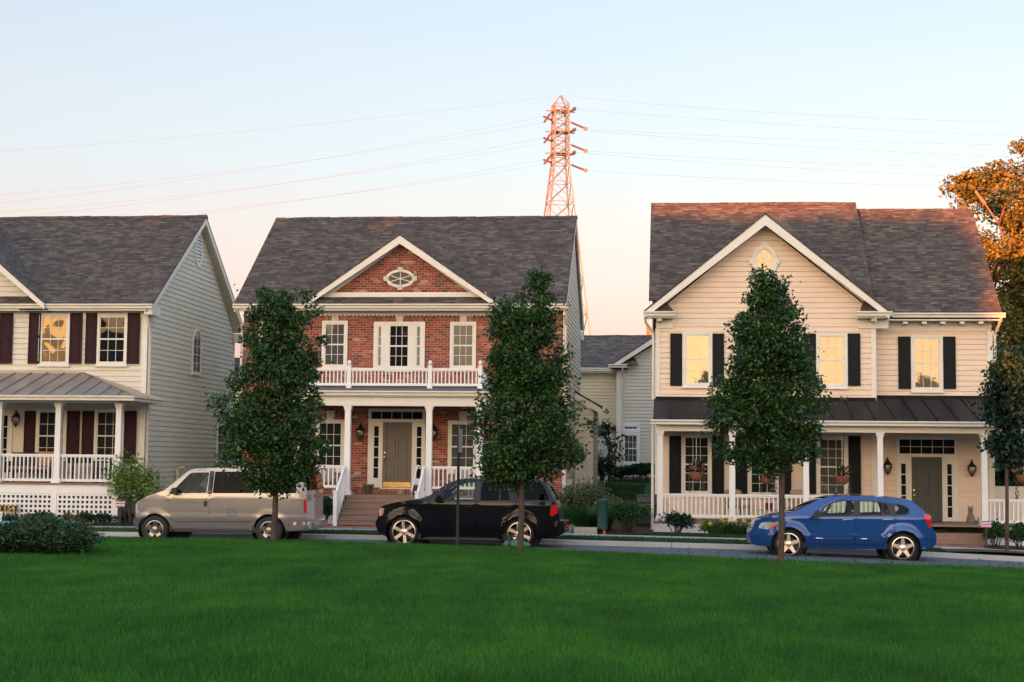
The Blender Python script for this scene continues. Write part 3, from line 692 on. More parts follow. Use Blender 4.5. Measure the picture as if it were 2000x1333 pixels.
for j in range(9):
    z = zv - rz + (j + .5) * 2 * rz / 9; hw = rx * math.sqrt(max(0, 1 - ((z - zv) / rz) ** 2)) - .005
    v.add([(uv_ - hw, -.055, z - .045), (uv_ + hw, -.055, z - .045), (uv_ + hw, -.022, z + .035), (uv_ - hw, -.022, z + .035)], [(0, 1, 2, 3)])
v.build('gable_vent', M['white'], LH)
yv_, zv_ = pYx(347, 917, XL + .15)
MB().tube([(XL + .15, yv_, .3), (XL + .15, yv_, zv_), (XL + .2, yv_ + .05, zv_ + .06), (XL + .3, yv_ + .18, zv_ + .04)], .05, 8).build('vent_pipe', mat('cream_pipe', (.55, .46, .28), .5), LH, smooth=True)
# porch
YPL = 43.3
zfl = pZ(100, 944, 43.0); xpr = XL + .02
ps = MB(); ps.box(-27, xpr, 43.0, YL - .02, zfl - .04, zfl); ps.build('porch_floor', M['deck'], LH)
zsk = pZ(100, 964, 43.05)
sk = MB(); sk.box(-27, xpr - .03, 43.05, 43.09, zsk, zfl - .045); sk.box(xpr - .07, xpr - .03, 43.091, YL - .02, zsk, zfl - .045); sk.build('porch_skirt', M['white'], LH)
zg = .28
for a, b in ((-27, pX(100, 985, 43.06)), (pX(110, 985, 43.06), pX(220, 985, 43.06))):
    l = MB(); zc = zsk - .002; W_ = .062; G = .074
    u = a
    while u < b: l.box(u, min(u + W_, b), 43.075, 43.085, zg - .2, zc); u += W_ + G
    z = zc - W_
    while z > zg - .15: l.box(a, b, 43.062, 43.074, z, z + W_ * .95); z -= W_ + G
    l.build('lattice', M['white'], LH)
MB().box(-27, XL, 43.3, 43.32, zg - .2, zsk).build('crawl_space_backing', M['dark_cloth'], LH)
for x in (105, 225): MB().box(pX(x, 985, 43.06) - .075, pX(x, 985, 43.06) + .075, 43.052, 43.12, zg - .2, zsk - .001).build('skirt_post', M['white'], LH)
ztop = pZ(113, 787, YPL)
cols = [pX(-1, 860, YPL), pX(114, 860, YPL), pX(232, 860, YPL)]
for x in cols + [cols[0] - 2.3]: column(LH, x, YPL, zfl + .002, ztop, .175)
zr1, zr0 = pZ(60, 887, YPL), pZ(60, 940, YPL)
railing(LH, cols[0] + .09, cols[1] - .09, YPL, zr0, zr1, .128); railing(LH, cols[1] + .09, cols[2] - .09, YPL, zr0, zr1, .128)
railing(LH, cols[0] - 2.2, cols[0] - .09, YPL, zr0, zr1, .128)
zpe = pZ(130, 772, 42.75); zpt = pZ(100, 729, YL); xe = pX(255, 771, 42.75) + .03; xh = pX(163, 729, YL)
be = MB(); be.box(-27, xpr - .08, 43.18, 43.42, ztop + .001, zpe - .16); be.box(xpr - .31, xpr - .081, 43.421, YL - .02, ztop + .001, zpe - .16); be.box(-27, xe - .04, 42.79, YL - .02, zpe - .155, zpe - .14); be.build('porch_beam', M['trim'], LH)
front = [(-27, 42.75, zpe), (xe, 42.75, zpe), (xh, YL, zpt), (-27, YL, zpt)]
sideS = [(xe, 42.75, zpe), (xe, YL, zpe), (xh, YL, zpt)]
seams = []
k = 0
x = xe - .45
while x > -26:
    t = 1 if x < xh else (xe - x) / (xe - xh); y1 = 42.75 + (YL - 42.75) * t; z1 = zpe + (zpt - zpe) * t
    seams.append(((x, 42.75, zpe), (x, y1 - .01, z1))); x -= .52
y = 43.2
while y < YL: t = (YL - y) / (YL - 42.75); t2 = 1 - (1 - (y - 42.75) / (YL - 42.75)); seams.append(((xe, y, zpe), (xe + (xh - xe) * t2, y, zpe + (zpt - zpe) * t2))); y += .52
seams.append(((xe, 42.75, zpe), (xh, YL - .01, zpt)))
standing_seam(LH, [front, sideS], seams, M['metal_tan'])
fl = MB(); fl.box(-27, xh, YL - .05, YL - .02, zpt - .02, zpt + .05); fl.build('roof_flashing', M['metal_tan'], LH)
gutter(LH, -27, xe + .1, 42.75, zpe - .015)
gutter(LH, 42.72, YL - .02, -(xe) , zpe - .015, Mf=lambda u, d, z: (-d, u, z))

# ================================================================== brick house (middle)
YB = 47.0; XB0, XB1 = pX(472, 800, YB), pX(1099, 800, YB)
BH = thing('brick_house', ((XB0 + XB1) / 2, YB, .25), 'red brick house with a pedimented gable and a white railed balcony over its porch', 'house', 'houses along the street')
ze, yr, zr = pZ(780, 593, 46.55), 51.4, pZ(830, 425, 51.4)
K, zb = main_roof(BH, XB0 - .2, XB1 + .12, 46.55, ze, yr, zr, 56.2, YB, frieze=.1)
fb = MB(); fb.box(XB0, XB1, YB, YB + .3, .1, ze - .1); fb.build('wall', M['brick'], BH)
siding(BH, [(YB + .02, .2), (55.8, .2), (55.8, ze - .25), (yr, zr - .15), (YB + .02, ze - .05)], 0, M['greysiding'], side_of(XB1 + .001), name='side_wall')
MB().box(XB0, XB0 + .1, YB + .31, 55.8, .2, ze - .2).build('side_wall', M['greysiding'], BH)
MB().prism([(YB + .05, ze - .1), (yr, zr - .2), (55.7, ze - .2)], 'x', XB0 + .02, XB0 + .1).build('side_gable', M['greysiding'], BH)
dn = MB(); u = XB0 + .1
dz_ = ze - .3
while u < XB1 - .1: dn.box(u, u + .06, YB - .085, YB - .046, dz_ - .055, dz_ + .01); u += .125
dn.build('dentil_course', M['trim'], BH)
cbb = MB(); cbb.box(XB1 - .0, XB1 + .03, YB - .02, YB + .018, .2, ze - .3); cbb.build('corner_board', M['trim'], BH)
for q in ((46.6, YB + .35, -.09, -.02, ze - .36, ze - .06), (55.5, 56.1, -.11, -.025, ze - .40, ze - .1)): MB(side_of(XB1)).box(*q).build('eave_return', M['trim'], BH)
for xs_, sg_ in ((XB1 + .075, 1), (XB0 - .04, -1)):
    downspout(BH, [(xs_ + sg_ * .04, 46.5, ze - .15), (xs_ + sg_ * .04, 46.62, ze - .3), (xs_, YB - .04, ze - .62), (xs_, YB - .045, ze - .8), (xs_, YB - .045, .4)])
# pediment
zf = pZ(601, 584, 46.6); xl, xr_ = pX(600, 584, 46.6), pX(963, 582, 46.6); xa, za = pX(781, 457, 46.6), pZ(781, 457, 46.6)
yg = 46.98
cross_gable(BH, xl, xr_, zf, xa, za, 46.58, (46.55, ze, K), rake=.235)
zbase = pZ(781, 572, yg)
pw = MB(); sl_ = (za - zf) / (xa - xl)
pw.prism([(xl + .35, zbase), (xr_ - .35, zbase), (xa, zbase + (xa - xl - .35) * sl_)], 'y', yg - .02, yg + .2); pw.build('pediment_wall', M['brick'], BH)
pt_ = MB(); pt_.box(xl + .25, xr_ - .25, yg - .1, yg - .021, zbase - .17, zbase + .0); pt_.build('pediment_trim', M['trim'], BH)
zin = pZ(781, 478, yg); q = za - .10 - zin
for s, xf in ((1, xl), (-1, xr_)):
    t = MB(); t.prism([(xf + s * .2, zf - .02), (xa, za - .10), (xa, zin), (xf + s * (.2 + q * 1.25), zf - .02)], 'y', yg - .06, yg - .022); t.build('pediment_rake_trim', M['trim'], BH)
a, b, c, d = rect(754, 528, 811, 562, yg)
ow = oval_window(BH, (a + b) / 2, (c + d) / 2, (b - a) / 2 - .09, (d - c) / 2 - .075, yg - .02, .085, 'trim', 'g_dark', 6, rot=math.pi / 2)
n = 34; rg = MB()
for k in range(n):
    t0, t1 = k * 2 * math.pi / n + .02, (k + 1) * 2 * math.pi / n - .02; R = lambda t, e: ((a + b) / 2 + ((b - a) / 2 + e) * math.cos(t), (c + d) / 2 + ((d - c) / 2 + e) * math.sin(t))
    A, B, C, D = R(t0, .0), R(t1, .0), R(t1, .13), R(t0, .13)
    rg.prism([A, B, C, D], 'y', yg - .035, yg - .019)
rg.build('brick_ring', M['soldier'], BH)
# upper windows and their arches
def jack_arch(h, x0, x1, z, y, ht=.2, key=True):
    m_ = (x0 + x1) / 2; J = (MB(), MB()); n = int((x1 - x0) / .072)
    for i in range(n):
        u0, u1 = i / n, (i + 1) / n; g = .006
        lo = lambda u: x0 + (x1 - x0) * u; up_ = lambda u: x0 - .07 + (x1 - x0 + .14) * u
        if abs((u0 + u1) / 2 - .5) * (x1 - x0) < .14: continue
        J[0 if u0 < .5 else 1].prism([(lo(u0) + g, z), (lo(u1) - g, z), (up_(u1) - g, z + ht), (up_(u0) + g, z + ht)], 'y', y - .012, y - .001)
    for j in J: j.build('jack_arch', M['soldier'], h)
    k = MB(); k.prism([(m_ - .10, z), (m_ + .10, z), (m_ + .145, z + ht + .08), (m_ - .145, z + ht + .08)], 'y', y - .03, y - .001); k.build('keystone', M['stone'], h)
for p in ((505, 627, 554, 719), (629, 627, 679, 720), (879, 629, 930, 722), (1003, 631, 1053, 724)):
    a, b, c, d = rect(*p, YB); window(BH, a, b, c, d, YB, 3, 4, 'g_blind', .085); jack_arch(BH, a - .03, b + .03, d + .005, YB)
a, b, c, d = rect(730, 629, 830, 724, YB); jack_arch(BH, a - .02, b + .02, d + .005, YB)
x1_, x2_ = pX(754, 680, YB), pX(805, 680, YB)
window(BH, a, x1_ - .002, c, d, YB, 1, 4, 'g_pale', .12, sill=False); window(BH, x2_ + .002, b, c, d, YB, 1, 4, 'g_pale', .12, sill=False); window(BH, x1_, x2_, c, d, YB - .001, 3, 4, 'g_dark', .10, sill=True)
# ground floor
for p in ((617, 820, 673, 921), (875, 822, 932, 924), (995, 824, 1054, 942)):
    a, b, c, d = rect(*p, YB); window(BH, a, b, c, d, YB, 3, 4, 'g_room' if p[0] == 617 else 'g_blind' if p[0] == 875 else 'g_dark', .085); jack_arch(BH, a - .03, b + .03, d + .005, YB)
zth = pZ(776, 953, YB)
a, b, c, d = rect(720, 799, 831.5, 825, YB); transom(BH, a, b, c, d, YB - .01, 5, 1)
dx0, dx1 = pX(747.5, 890, YB), pX(804.5, 890, YB); zd1 = c - .01
sidelight(BH, a, dx0 - .05, zth, c - .002, YB - .005, *(lambda r: (r[0], r[1], r[2], r[3]))(rect(730.5, 833, 739.5, 934, YB)))
sidelight(BH, dx1 + .05, b, zth, c - .002, YB - .005, *(lambda r: (r[0], r[1], r[2], r[3]))(rect(814, 834, 823, 935, YB)))
df = MB(); df.box(dx0 - .05, dx0, YB - .045, YB, zth, c - .002); df.box(dx1, dx1 + .05, YB - .045, YB, zth, c - .002); df.box(dx0 - .06, dx1 + .06, YB - .12, YB - .003, zth - .04, zth - .002); df.build('door_frame', M['trim'], BH)
panel_door(BH, dx0 + .004, dx1 - .004, zth, c - .004, YB, M['door_taupe'])
lantern(BH, pX(706, 840, YB), YB, pZ(706, 825, YB), 1.15); lantern(BH, pX(848, 842, YB), YB, pZ(848, 826, YB), 1.15)
# porch and balcony
YP = 44.7; zfl = pZ(757, 968, YP); pc = [pX(q, 880, YP) for q in (581, 679, 838, 937)]
x0, x1 = pc[0] - .15, pc[3] + .15
pf = MB(); pf.box(x0, x1, YP - .14, YB - .001, zfl - .05, zfl); pf.build('porch_floor', M['deck'], BH)
pk = MB(); pk.box(x0 + .02, pX(672, 990, 44.6), YP - .12, YP - .08, .1, zfl - .051); pk.box(pX(822, 990, 44.6), x1 - .02, YP - .12, YP - .08, .1, zfl - .051); pk.box(x1 - .06, x1 - .02, YP - .079, YB - .01, .1, zfl - .051); pk.build('porch_skirt', M['white'], BH)
sb = MB(); sb.box(pX(697, 960, YB - .25), pX(838, 960, YB - .25), YB - .25, YB - .001, zfl + .001, zth - .042); sb.build('door_step', M['soldier'], BH)
zbt, zbb = pZ(757, 776, YP), pZ(757, 793.5, YP)
for x in pc: column(BH, x, YP, zfl + .001, zbb, .185)
pb = MB(); pb.box(x0 - .03, x1 + .03, YP - .14, YP + .14, zbb + .001, zbt); pb.box(x0 - .03, x0 + .2, YP + .141, YB - .001, zbb + .001, zbt); pb.box(x1 - .2, x1 + .03, YP + .141, YB - .001, zbb + .001, zbt)
pb.box(x0 + .2, x1 - .2, YP + .142, YB - .002, zbt - .05, zbt - .02); pb.box(x0 - .12, x1 + .12, YP - .23, YB - .001, zbt + .001, zbt + .07); pb.build('porch_beam', M['trim'], BH)
zg_ = pZ(757, 764, YP - .23)
gutter(BH, x0 - .16, x1 + .16, YP - .23, zg_)
mbx = MB(); zt_ = pZ(757, 757.5, YP)
mbx.add([(x0 - .12, YP - .24, zg_), (x1 + .12, YP - .24, zg_), (x1 - .05, YP + .1, zt_ + .05), (x0 + .05, YP + .1, zt_ + .05), (x0 + .05, YB - .002, zt_ + .1), (x1 - .05, YB - .002, zt_ + .1), (x0 - .12, YP - .24, zt_ - .14), (x1 + .12, YP - .24, zt_ - .14)], [(0, 1, 2, 3), (3, 2, 5, 4)])
mbx.build('balcony_roof', M['membrane'], BH)
bp = [pX(q, 735, YP) for q in (585, 682, 840, 938)]; zpt_, zrt, zrb = pZ(760, 707, YP), pZ(760, 719.5, YP), pZ(760, 754, YP)
for x in bp:
    q = MB(); q.box(x - .06, x + .06, YP - .06, YP + .06, zt_ - .02, zrt + .05); q.box(x - .075, x + .075, YP - .075, YP + .075, zrt + .05, zrt + .075); q.box(x - .075, x + .075, YP - .075, YP + .075, zt_ - .021, zt_ + .08)
    q.lathe([(.03, 0), (.035, .03), (.055, .06), (.065, .095), (.05, .13), (.015, .155), (.002, .16)], (x, YP, zrt + .075), 'z', 12); q.build('balcony_post', M['white'], BH, smooth=True)
for a, b in zip(bp[:-1], bp[1:]): railing(BH, a + .061, b - .061, YP, zrb, zrt, .112, slim=.034)
for x in (bp[0], bp[3]):
    rl = MB()
    rl.box(x - .04, x + .04, YP + .07, YB - .01, zrt - .05, zrt); rl.box(x - .03, x + .03, YP + .07, YB - .01, zrb, zrb + .07)
    for k in range(18): rl.box(x - .017, x + .017, YP + .1 + k * .12, YP + .134 + k * .12, zrb + .071, zrt - .051)
    rl.build('railing', M['white'], BH)
zr1, zr0 = pZ(650, 909, YP), pZ(650, 953, YP)
railing(BH, pc[0] + .1, pc[1] - .1, YP, zr0, zr1, .128); railing(BH, pc[2] + .1, pc[3] - .1, YP, zr0, zr1, .128)
# steps
sx0, sx1 = pX(674, 985, 44.5), pX(822, 985, 44.5); n = 5; zbot = pZ(700, 1027, 43.2)
for k in range(n):
    z = zfl - (zfl - zbot) * (k + 1) / (n + .0) ; y0 = YP - .14 - (k + 1) * .27
    s = MB(); hgt = (zfl - zbot) / n
    s.box(sx0 - .0, sx1 + .0, y0, y0 + .268, z - .0 - .035 + hgt * 0, z + .0); s.box(sx0, sx1, y0 + .03, y0 + .05, z - hgt, z - .036)
    if k < n - 1: s.build('step', M['deck'], BH)
s = MB(); s.box(sx0, sx1, YP - .115, YP - .1, zfl - hgt, zfl - .05); s.build('riser', M['deck'], BH)
for x in (sx0 - .06, sx1 + .06):
    yb_ = YP - .14 - (n - 1) * .27 - .02; zn = zbot + .95
    q = MB(); q.box(x - .055, x + .055, yb_ - .055, yb_ + .055, zbot - .2, zn); q.box(x - .07, x + .07, yb_ - .07, yb_ + .07, zn, zn + .03); q.build('newel_post', M['white'], BH)
    q = MB(); q.prism([(yb_ + .06, zn - .11), (YP - .1, zr1 - .09), (YP - .1, zr1 - .0), (yb_ + .06, zn - .03)], 'x', x - .035, x + .035)
    q.prism([(yb_ + .06, zbot + .12), (YP - .1, zfl + .08), (YP - .1, zfl + .0), (yb_ + .06, zbot + .02)], 'x', x - .03, x + .03)
    for k in range(10):
        t = (k + .5) / 10; yy = yb_ + .06 + (YP - .1 - yb_ - .06) * t; zl = zbot + .11 + (zfl - zbot - .05) * t; zh = zn - .1 + (zr1 - .09 - zn + .1) * t
        q.box(x - .017, x + .017, yy - .017, yy + .017, zl, zh)
    q.build('stair_railing', M['white'], BH)
    q = MB(); st = [(yb_ + .0, zbot - .2), (YP - .1, zbot - .2), (YP - .1, zfl - .03), (yb_ + .0, zbot + .04)]; q.prism(st, 'x', x - .04 - .01, x + .02); q.build('stair_stringer', M['white'], BH)
q = MB(); x = sx1 - .12; q.tube([(x, 43.55, zbot + .86), (x, 43.50, zbot + .98), (x, 43.65, zbot + 1.05), (x, YP - .25, zr1 - .02), (x, YP - .2, zr1 + .02), (x + .1, YP - .2, zr1 - .02)], .02, 6); q.build('hand_rail', M['white'], BH, smooth=True)
# bump-out on the far right side
bx = XB1 + .66
bw = MB(); yb0, yb1 = 52.6, 55.7; zlo = pZ(1140, 800, 53)
siding(BH, [(XB1 + .03, .3), (bx, .3), (bx, zlo - .1), (XB1 + .03, zlo + .35)], yb0, M['greysiding'], name='bump_out_wall')
siding(BH, [(yb0, .3), (yb1, .3), (yb1, zlo), (yb0, zlo)], 0, M['greysiding'], side_of(bx), name='bump_out_wall')
br = MB(); br.slab([(XB1 + .02, yb0 - .2, zlo + .62), (bx + .32, yb0 - .2, zlo + .08), (bx + .32, yb1 + .2, zlo + .08), (XB1 + .02, yb1 + .2, zlo + .62)], .06); br.build('bump_out_roof', M['shingle'], BH)
bt = MB(); bt.prism([(XB1 + .03, zlo + .56), (bx + .28, zlo + .02), (bx + .28, zlo - .18), (XB1 + .03, zlo + .32)], 'y', yb0 - .19, yb0 - .15); bt.build('bump_out_trim', M['trim'], BH)
gutter(BH, yb0 - .25, yb1 + .2, -(bx + .32), zlo + .06, Mf=lambda u, d, z: (-d, u, z))
mt = MB(side_of(XB1)); 
for u, z, ww, hh in ((48.2, 1.0, .3, .5), (49.6, 1.25, .22, .3)): mt.box(u, u + ww, -.14, -.02, z, z + hh)
mt.build('electric_meter', M['gutter'], BH)

# ================================================================== tan house (right)
YR = 46.5; YW = 47.1
XR0, XR1, XR2 = pX(1281, 700, YR), pX(1709, 700, YR), pX(1937, 700, YW)
RH = thing('tan_house', ((XR0 + XR2) / 2, YR, .15), 'tan sided house with black shutters, a wide front gable and a long white porch', 'house', 'houses along the street')
xs = pX(1671, 396, 51.0)
zeL, zrL = pZ(1495, 612, 46.0), pZ(1470, 397, 51.0); zeR, zrR = pZ(1850, 612, 46.6), pZ(1770, 409, 51.0)
K1 = (zrL - zeL) / 5.0
sh = M['shingle']
zq = zeL + .56 * K1
r = MB(); r.slab([(XR0 - .22, 46.56, zq), (xs, 46.56, zq), (xs, 51.0, zrL), (XR0 - .22, 51.0, zrL)], .05); r.slab([(XR0 - .22, 51.001, zrL), (xs, 51.001, zrL), (xs, 56, zeL), (XR0 - .22, 56, zeL)], .05); ro = r.build('roof', sh, RH)
K2 = (zrR - zeR) / 4.4
r = MB(); r.slab([(xs - .05, 46.6, zeR), (XR2 + .22, 46.6, zeR), (XR2 + .22, 51.0, zrR), (xs - .05, 51.0, zrR)], .05); r.slab([(xs - .05, 51.001, zrR), (XR2 + .22, 51.001, zrR), (XR2 + .22, 55.4, zeR), (xs - .05, 55.4, zeR)], .05); r2 = r.build('roof', sh, RH)
for (a, b, z, o, k_) in ((XR0 - .22, xs, zrL, ro, K1), (xs, XR2 + .22, zrR, r2, K2)):
    c = MB(); n = int((b - a) / .31); wv = 0
    for i in range(n):
        u0, u1 = a + (b - a) * i / n, a + (b - a) * (i + 1) / n; wv = wv * .85 + rng.normal() * .005; q = .14
        c.add([(u0, 51 - q, z - q * k_ + .012), (u1, 51 - q, z - q * k_ + .016), (u1, 51, z + .03 + wv), (u0, 51, z + .025 + wv), (u1, 51 + q, z - q * k_ + .016), (u0, 51 + q, z - q * k_ + .012)], [(0, 1, 2, 3), (3, 2, 4, 5)])
    c.build('ridge_cap', sh, o)
for xa_, xb_, y_, z_, zr_, yy in ((XR0 - .21, XR0 - .18, 46.0, zeL, zrL, 56), (xs - .04, xs - .01, 46.0, zeL, zrL, 56), (XR2 + .18, XR2 + .21, 46.6, zeR, zrR, 55.4)):
    t = MB(); t.prism([(y_, z_ - .055), (51, zr_ - .055), (51, zr_ - .26), (y_, z_ - .26)], 'x', xa_, xb_); t.prism([(51.001, zr_ - .055), (yy, z_ - .055), (yy, z_ - .26), (51.001, zr_ - .26)], 'x', xa_, xb_); t.build('rake_board', M['trim'], RH)
sw = MB()
sw.prism([(YR + .13, .2), (55.6, .2), (55.6, zeL - .2), (51, zrL - .12), (YR + .13, zeL + .05)], 'x', XR0 + .001, XR0 + .1); sw.prism([(YW + .13, .2), (55, .2), (55, zeR - .2), (51, zrR - .12), (YW + .13, zeR - .0)], 'x', XR2 - .1, XR2 - .001)
sw.prism([(YR + .13, zeL - 2), (YW, zeL - 2), (YW + .2, zeL - .2), (51, zrL - .08), (YR + .13, zeL)], 'x', xs - .2, xs - .1)
sw.box(XR0 + .11, XR2 - .11, 54.9, 55, .2, zeR - .2); sw.build('side_wall', M['tan'], RH)
siding(RH, [(XR0, .1), (XR1, .1), (XR1, zeL - .25), (XR0, zeL - .25)], YR, M['tan'])
siding(RH, [(YR + .0, .1), (YW, .1), (YW, zeL - .25), (YR + .0, zeL - .25)], 0, M['tan'], side_of(XR1))
siding(RH, [(XR1 + .02, .1), (XR2, .1), (XR2, zeR - .2), (XR1 + .02, zeR - .2)], YW, M['tan'])
# gable
yf = 45.92; xl, xr_ = pX(1257, 607, yf), pX(1737, 606, yf); zf = pZ(1497, 607, yf); xa, za = pX(1495, 416, yf), pZ(1495, 416, yf)
sl_ = (za - zf) / (xa - xl)
cross_gable(RH, xl, xr_, zf, xa, za, yf, (46.0, zeL, K1), rake=.29)
siding(RH, [(XR0 - .0, zeL - .26), (XR1, zeL - .26), (XR1, zeL - .25 + .3), (xa, za - .30), (XR0, zeL + .05)], YR - .001, M['tan'])
zin = pZ(1495, 438, YR); q = za - .10 - zin
for s, xf in ((1, xl), (-1, xr_)):
    t = MB(); t.prism([(xf + s * .60, zf + .60 * sl_ - .10), (xa, za - .10), (xa, zin), (xf + s * .60, zf + .60 * sl_ - .10 - q)], 'y', YR - .05, YR - .02); t.build('gable_frieze', M['trim'], RH)
    for k in range(1, 8):
        x = xf + s * .7 + (xa - xf - s * .7) * (k - .45) / 7.0; z = zf + abs(x - xf) * sl_ - .088; e = .055
        t = MB(); t.add([(x - e, yf + .10, z - e * sl_ * s - .06), (x + e, yf + .10, z + e * sl_ * s - .06), (x + e, yf + .10, z + e * sl_ * s), (x - e, yf + .10, z - e * sl_ * s),
                (x - e, YR - .051, z - e * sl_ * s - .06), (x + e, YR - .051, z + e * sl_ * s - .06), (x + e, YR - .051, z + e * sl_ * s), (x - e, YR - .051, z - e * sl_ * s)], [(0, 1, 2, 3), (0, 4, 5, 1), (1, 5, 6, 2), (0, 3, 7, 4), (4, 7, 6, 5), (3, 2, 6, 7)])
        t.build('bracket', M['trim'], RH)
# eave returns
for xa0, xb0 in ((pX(1257, 612, 46), pX(1318, 612, 46)), (pX(1673, 612, 46), pX(1742, 612, 46))):
    gutter(RH, xa0, xb0, 46.0, zf - .02)
    e = MB(); e.box(xa0 + .05, xb0 - .05, 46.003, YR - .06, zf - .2, zf - .16); e.box(max(xa0 + .1, XR0), xb0 - .05, YR - .055, YR - .021, zf - .48, zf - .205); e.build('eave_return', M['trim'], RH)
    e = MB(); mx = (xa0 + xb0) / 2; dirn = 1 if xa0 < xa else -1
    e.slab([(xa0 + .1, 46.0, zf), (xb0 - .03, 46.0, zf), (xb0 - (.28 if dirn > 0 else .6), YR - .06, zf + .33), (xa0 + (.5 if dirn > 0 else .25), YR - .06, zf + .33)], .02); e.build('eave_return_roof', sh, RH)
    e = MB(); e.box(mx - .07, mx + .07, 46.1, YR - .06, zf - .29, zf - .205); e.build('bracket', M['trim'], RH)
gutter(RH, pX(1742, 612, 46.6), XR2 + .3, 46.6, zeR - .0)
e = MB(); e.box(XR1 + .1, XR2 + .2, 46.603, YW - .05, zeR - .22, zeR - .18); e.box(XR1 + .05, XR2 - .15, YW - .05, YW - .021, zeR - .50, zeR - .225); e.build('soffit', M['trim'], RH)
for k in range(6):
    x = XR1 + .38 + k * .55; e = MB(); e.box(x - .07, x + .07, 46.68, YW - .051, zeR - .31, zeR - .225); e.build('bracket', M['trim'], RH)
zc0 = pZ(1500, 783, YR)
for x0, x1, y, zt2 in ((XR0 - .02, XR0 + .12, YR, zf - .49), (XR1 - .12, XR1 + .02, YR, zf - .49), (XR2 - .14, XR2 + .02, YW, zeR - .51)): board(RH, x0, x1, y - .036, y - .0215, .1, zt2)
board(RH, XR1 + .021, XR1 + .036, YR - .02, YR + .1, .1, zf - .5); board(RH, XR2 + .021, XR2 + .036, YW - .02, YW + .12, .1, zeR - .5)
downspout(RH, [(XR0 - .32, 45.93, zf - .15), (XR0 - .3, 46.1, zf - .35), (XR0 - .08, YR - .06, zf - .62), (XR0 - .08, YR - .07, zf - .85), (XR0 - .08, YR - .07, zc0)])
downspout(RH, [(XR2 + .18, 46.55, zeR - .15), (XR2 + .15, 46.75, zeR - .35), (XR2 + .09, YW - .05, zeR - .6), (XR2 + .09, YW - .03, zc0)])
a, b, c, d = rect(1467, 478, 1519, 545, YR)
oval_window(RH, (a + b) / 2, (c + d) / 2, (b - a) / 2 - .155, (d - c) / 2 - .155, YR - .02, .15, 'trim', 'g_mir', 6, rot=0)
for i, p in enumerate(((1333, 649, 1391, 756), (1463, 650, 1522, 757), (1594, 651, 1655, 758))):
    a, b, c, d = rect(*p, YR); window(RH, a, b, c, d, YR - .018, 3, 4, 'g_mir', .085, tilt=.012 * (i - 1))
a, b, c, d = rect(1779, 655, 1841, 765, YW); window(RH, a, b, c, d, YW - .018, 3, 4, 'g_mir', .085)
for p in ((1309, 1332), (1392, 1414), (1438.5, 1462), (1523, 1546), (1570, 1593), (1656, 1680)):
    a, b, c, d = rect(p[0], 652, p[1], 754, YR); shutter(RH, a, b, c, d, YR - .018, M['shutter_b'])
for p in ((1754, 1778), (1842, 1866)):
    a, b, c, d = rect(p[0], 658, p[1], 760, YW); shutter(RH, a, b, c, d, YW - .018, M['shutter_b'])
for i, p in enumerate(((1331, 848, 1390, 967), (1460, 850, 1521, 970), (1594, 852, 1656, 973))):
    a, b, c, d = rect(*p, YR); window(RH, a, b, c, d, YR - .018, 3, 6, 'g_room' if i < 2 else 'g_blind', .085)
for p in ((1307, 1330.5), (1391, 1414), (1436, 1459), (1522, 1545), (1569, 1593), (1657, 1681)):
    a, b, c, d = rect(p[0], 852, p[1], 965, YR); shutter(RH, a, b, c, d, YR - .018, M['shutter_b'])
a, b, c, d = rect(1750, 853, 1870, 893, YW); transom(RH, a, b, c, d, YW - .018, 5, 2)
zth = pZ(1810, 1032, YW); dx0, dx1 = pX(1780, 960, YW), pX(1840, 960, YW)
sidelight(RH, a, dx0 - .05, zth, c - .002, YW - .018, *rect(1760, 906, 1769, 1010, YW)); sidelight(RH, dx1 + .05, b, zth, c - .002, YW - .018, *rect(1850, 907, 1859, 1011, YW))
df = MB(); df.box(dx0 - .05, dx0, YW - .065, YW - .018, zth, c - .002); df.box(dx1, dx1 + .05, YW - .065, YW - .018, zth, c - .002); df.box(dx0 - .05, dx1 + .05, YW - .17, YW - .02, zth - .05, zth - .002); df.build('door_frame', M['trim'], RH)
panel_door(RH, dx0 + .004, dx1 - .004, zth, c - .004, YW - .018, M['door_green'], .17)
lantern(RH, pX(1896, 912, YW), YW - .018, pZ(1896, 897, YW), 1.05); lantern(RH, pX(1732, 910, YW), YW - .018, pZ(1732, 893, YW), 1.05)
# porch
YQ = 44.3; zfl = pZ(1500, 1021, 44.1)
pcx = [pX(q, 930, YQ) for q in (1289, 1430, 1574, 1719, 1922)]; xE = pcx[-1] + 3.6
pf = MB(); pf.box(pcx[0] - .2, xE, 44.1, YR - .02, zfl - .05, zfl); pf.box(XR1 + .02, xE, YR - .0199, YW - .02, zfl - .05, zfl); pf.build('porch_floor', M['deck'], RH)
pk = MB(); pk.box(pcx[0] - .18, pX(1800, 1040, 44.1), 44.14, 44.18, -.1, zfl - .051); pk.box(pcx[-1] + .0, xE - .02, 44.14, 44.18, -.2, zfl - .051); pk.box(pcx[0] - .18, pcx[0] - .14, 44.181, YR, -.1, zfl - .051); pk.build('porch_skirt', M['white'], RH)
st = MB(); s0, s1 = pX(1800, 1050, 43.8), pX(1923, 1050, 43.8); zs = pZ(1870, 1058, 43.7)
st.box(s0, s1, 43.62, 44.13, zs - .2, (zs + zfl) / 2); st.build('step', M['deck'], RH)
zct = pZ(1500, 844, YQ)
for x in pcx: column(RH, x, YQ, zfl + .001, zct, .17)
zrt, zrb = pZ(1450, 966, YQ), pZ(1450, 1012, YQ)
for a, b in ((0, 1), (1, 2), (2, 3)): railing(RH, pcx[a] + .09, pcx[b] - .09, YQ, zrb, zrt, .128)
railing(RH, pcx[4] + .09, xE - .1, YQ, zrb - .05, zrt - .05, .128)
zpe = pZ(1560, 821, 43.95); zpt, zpt2 = pZ(1500, 780, YR), pZ(1820, 777, YW)
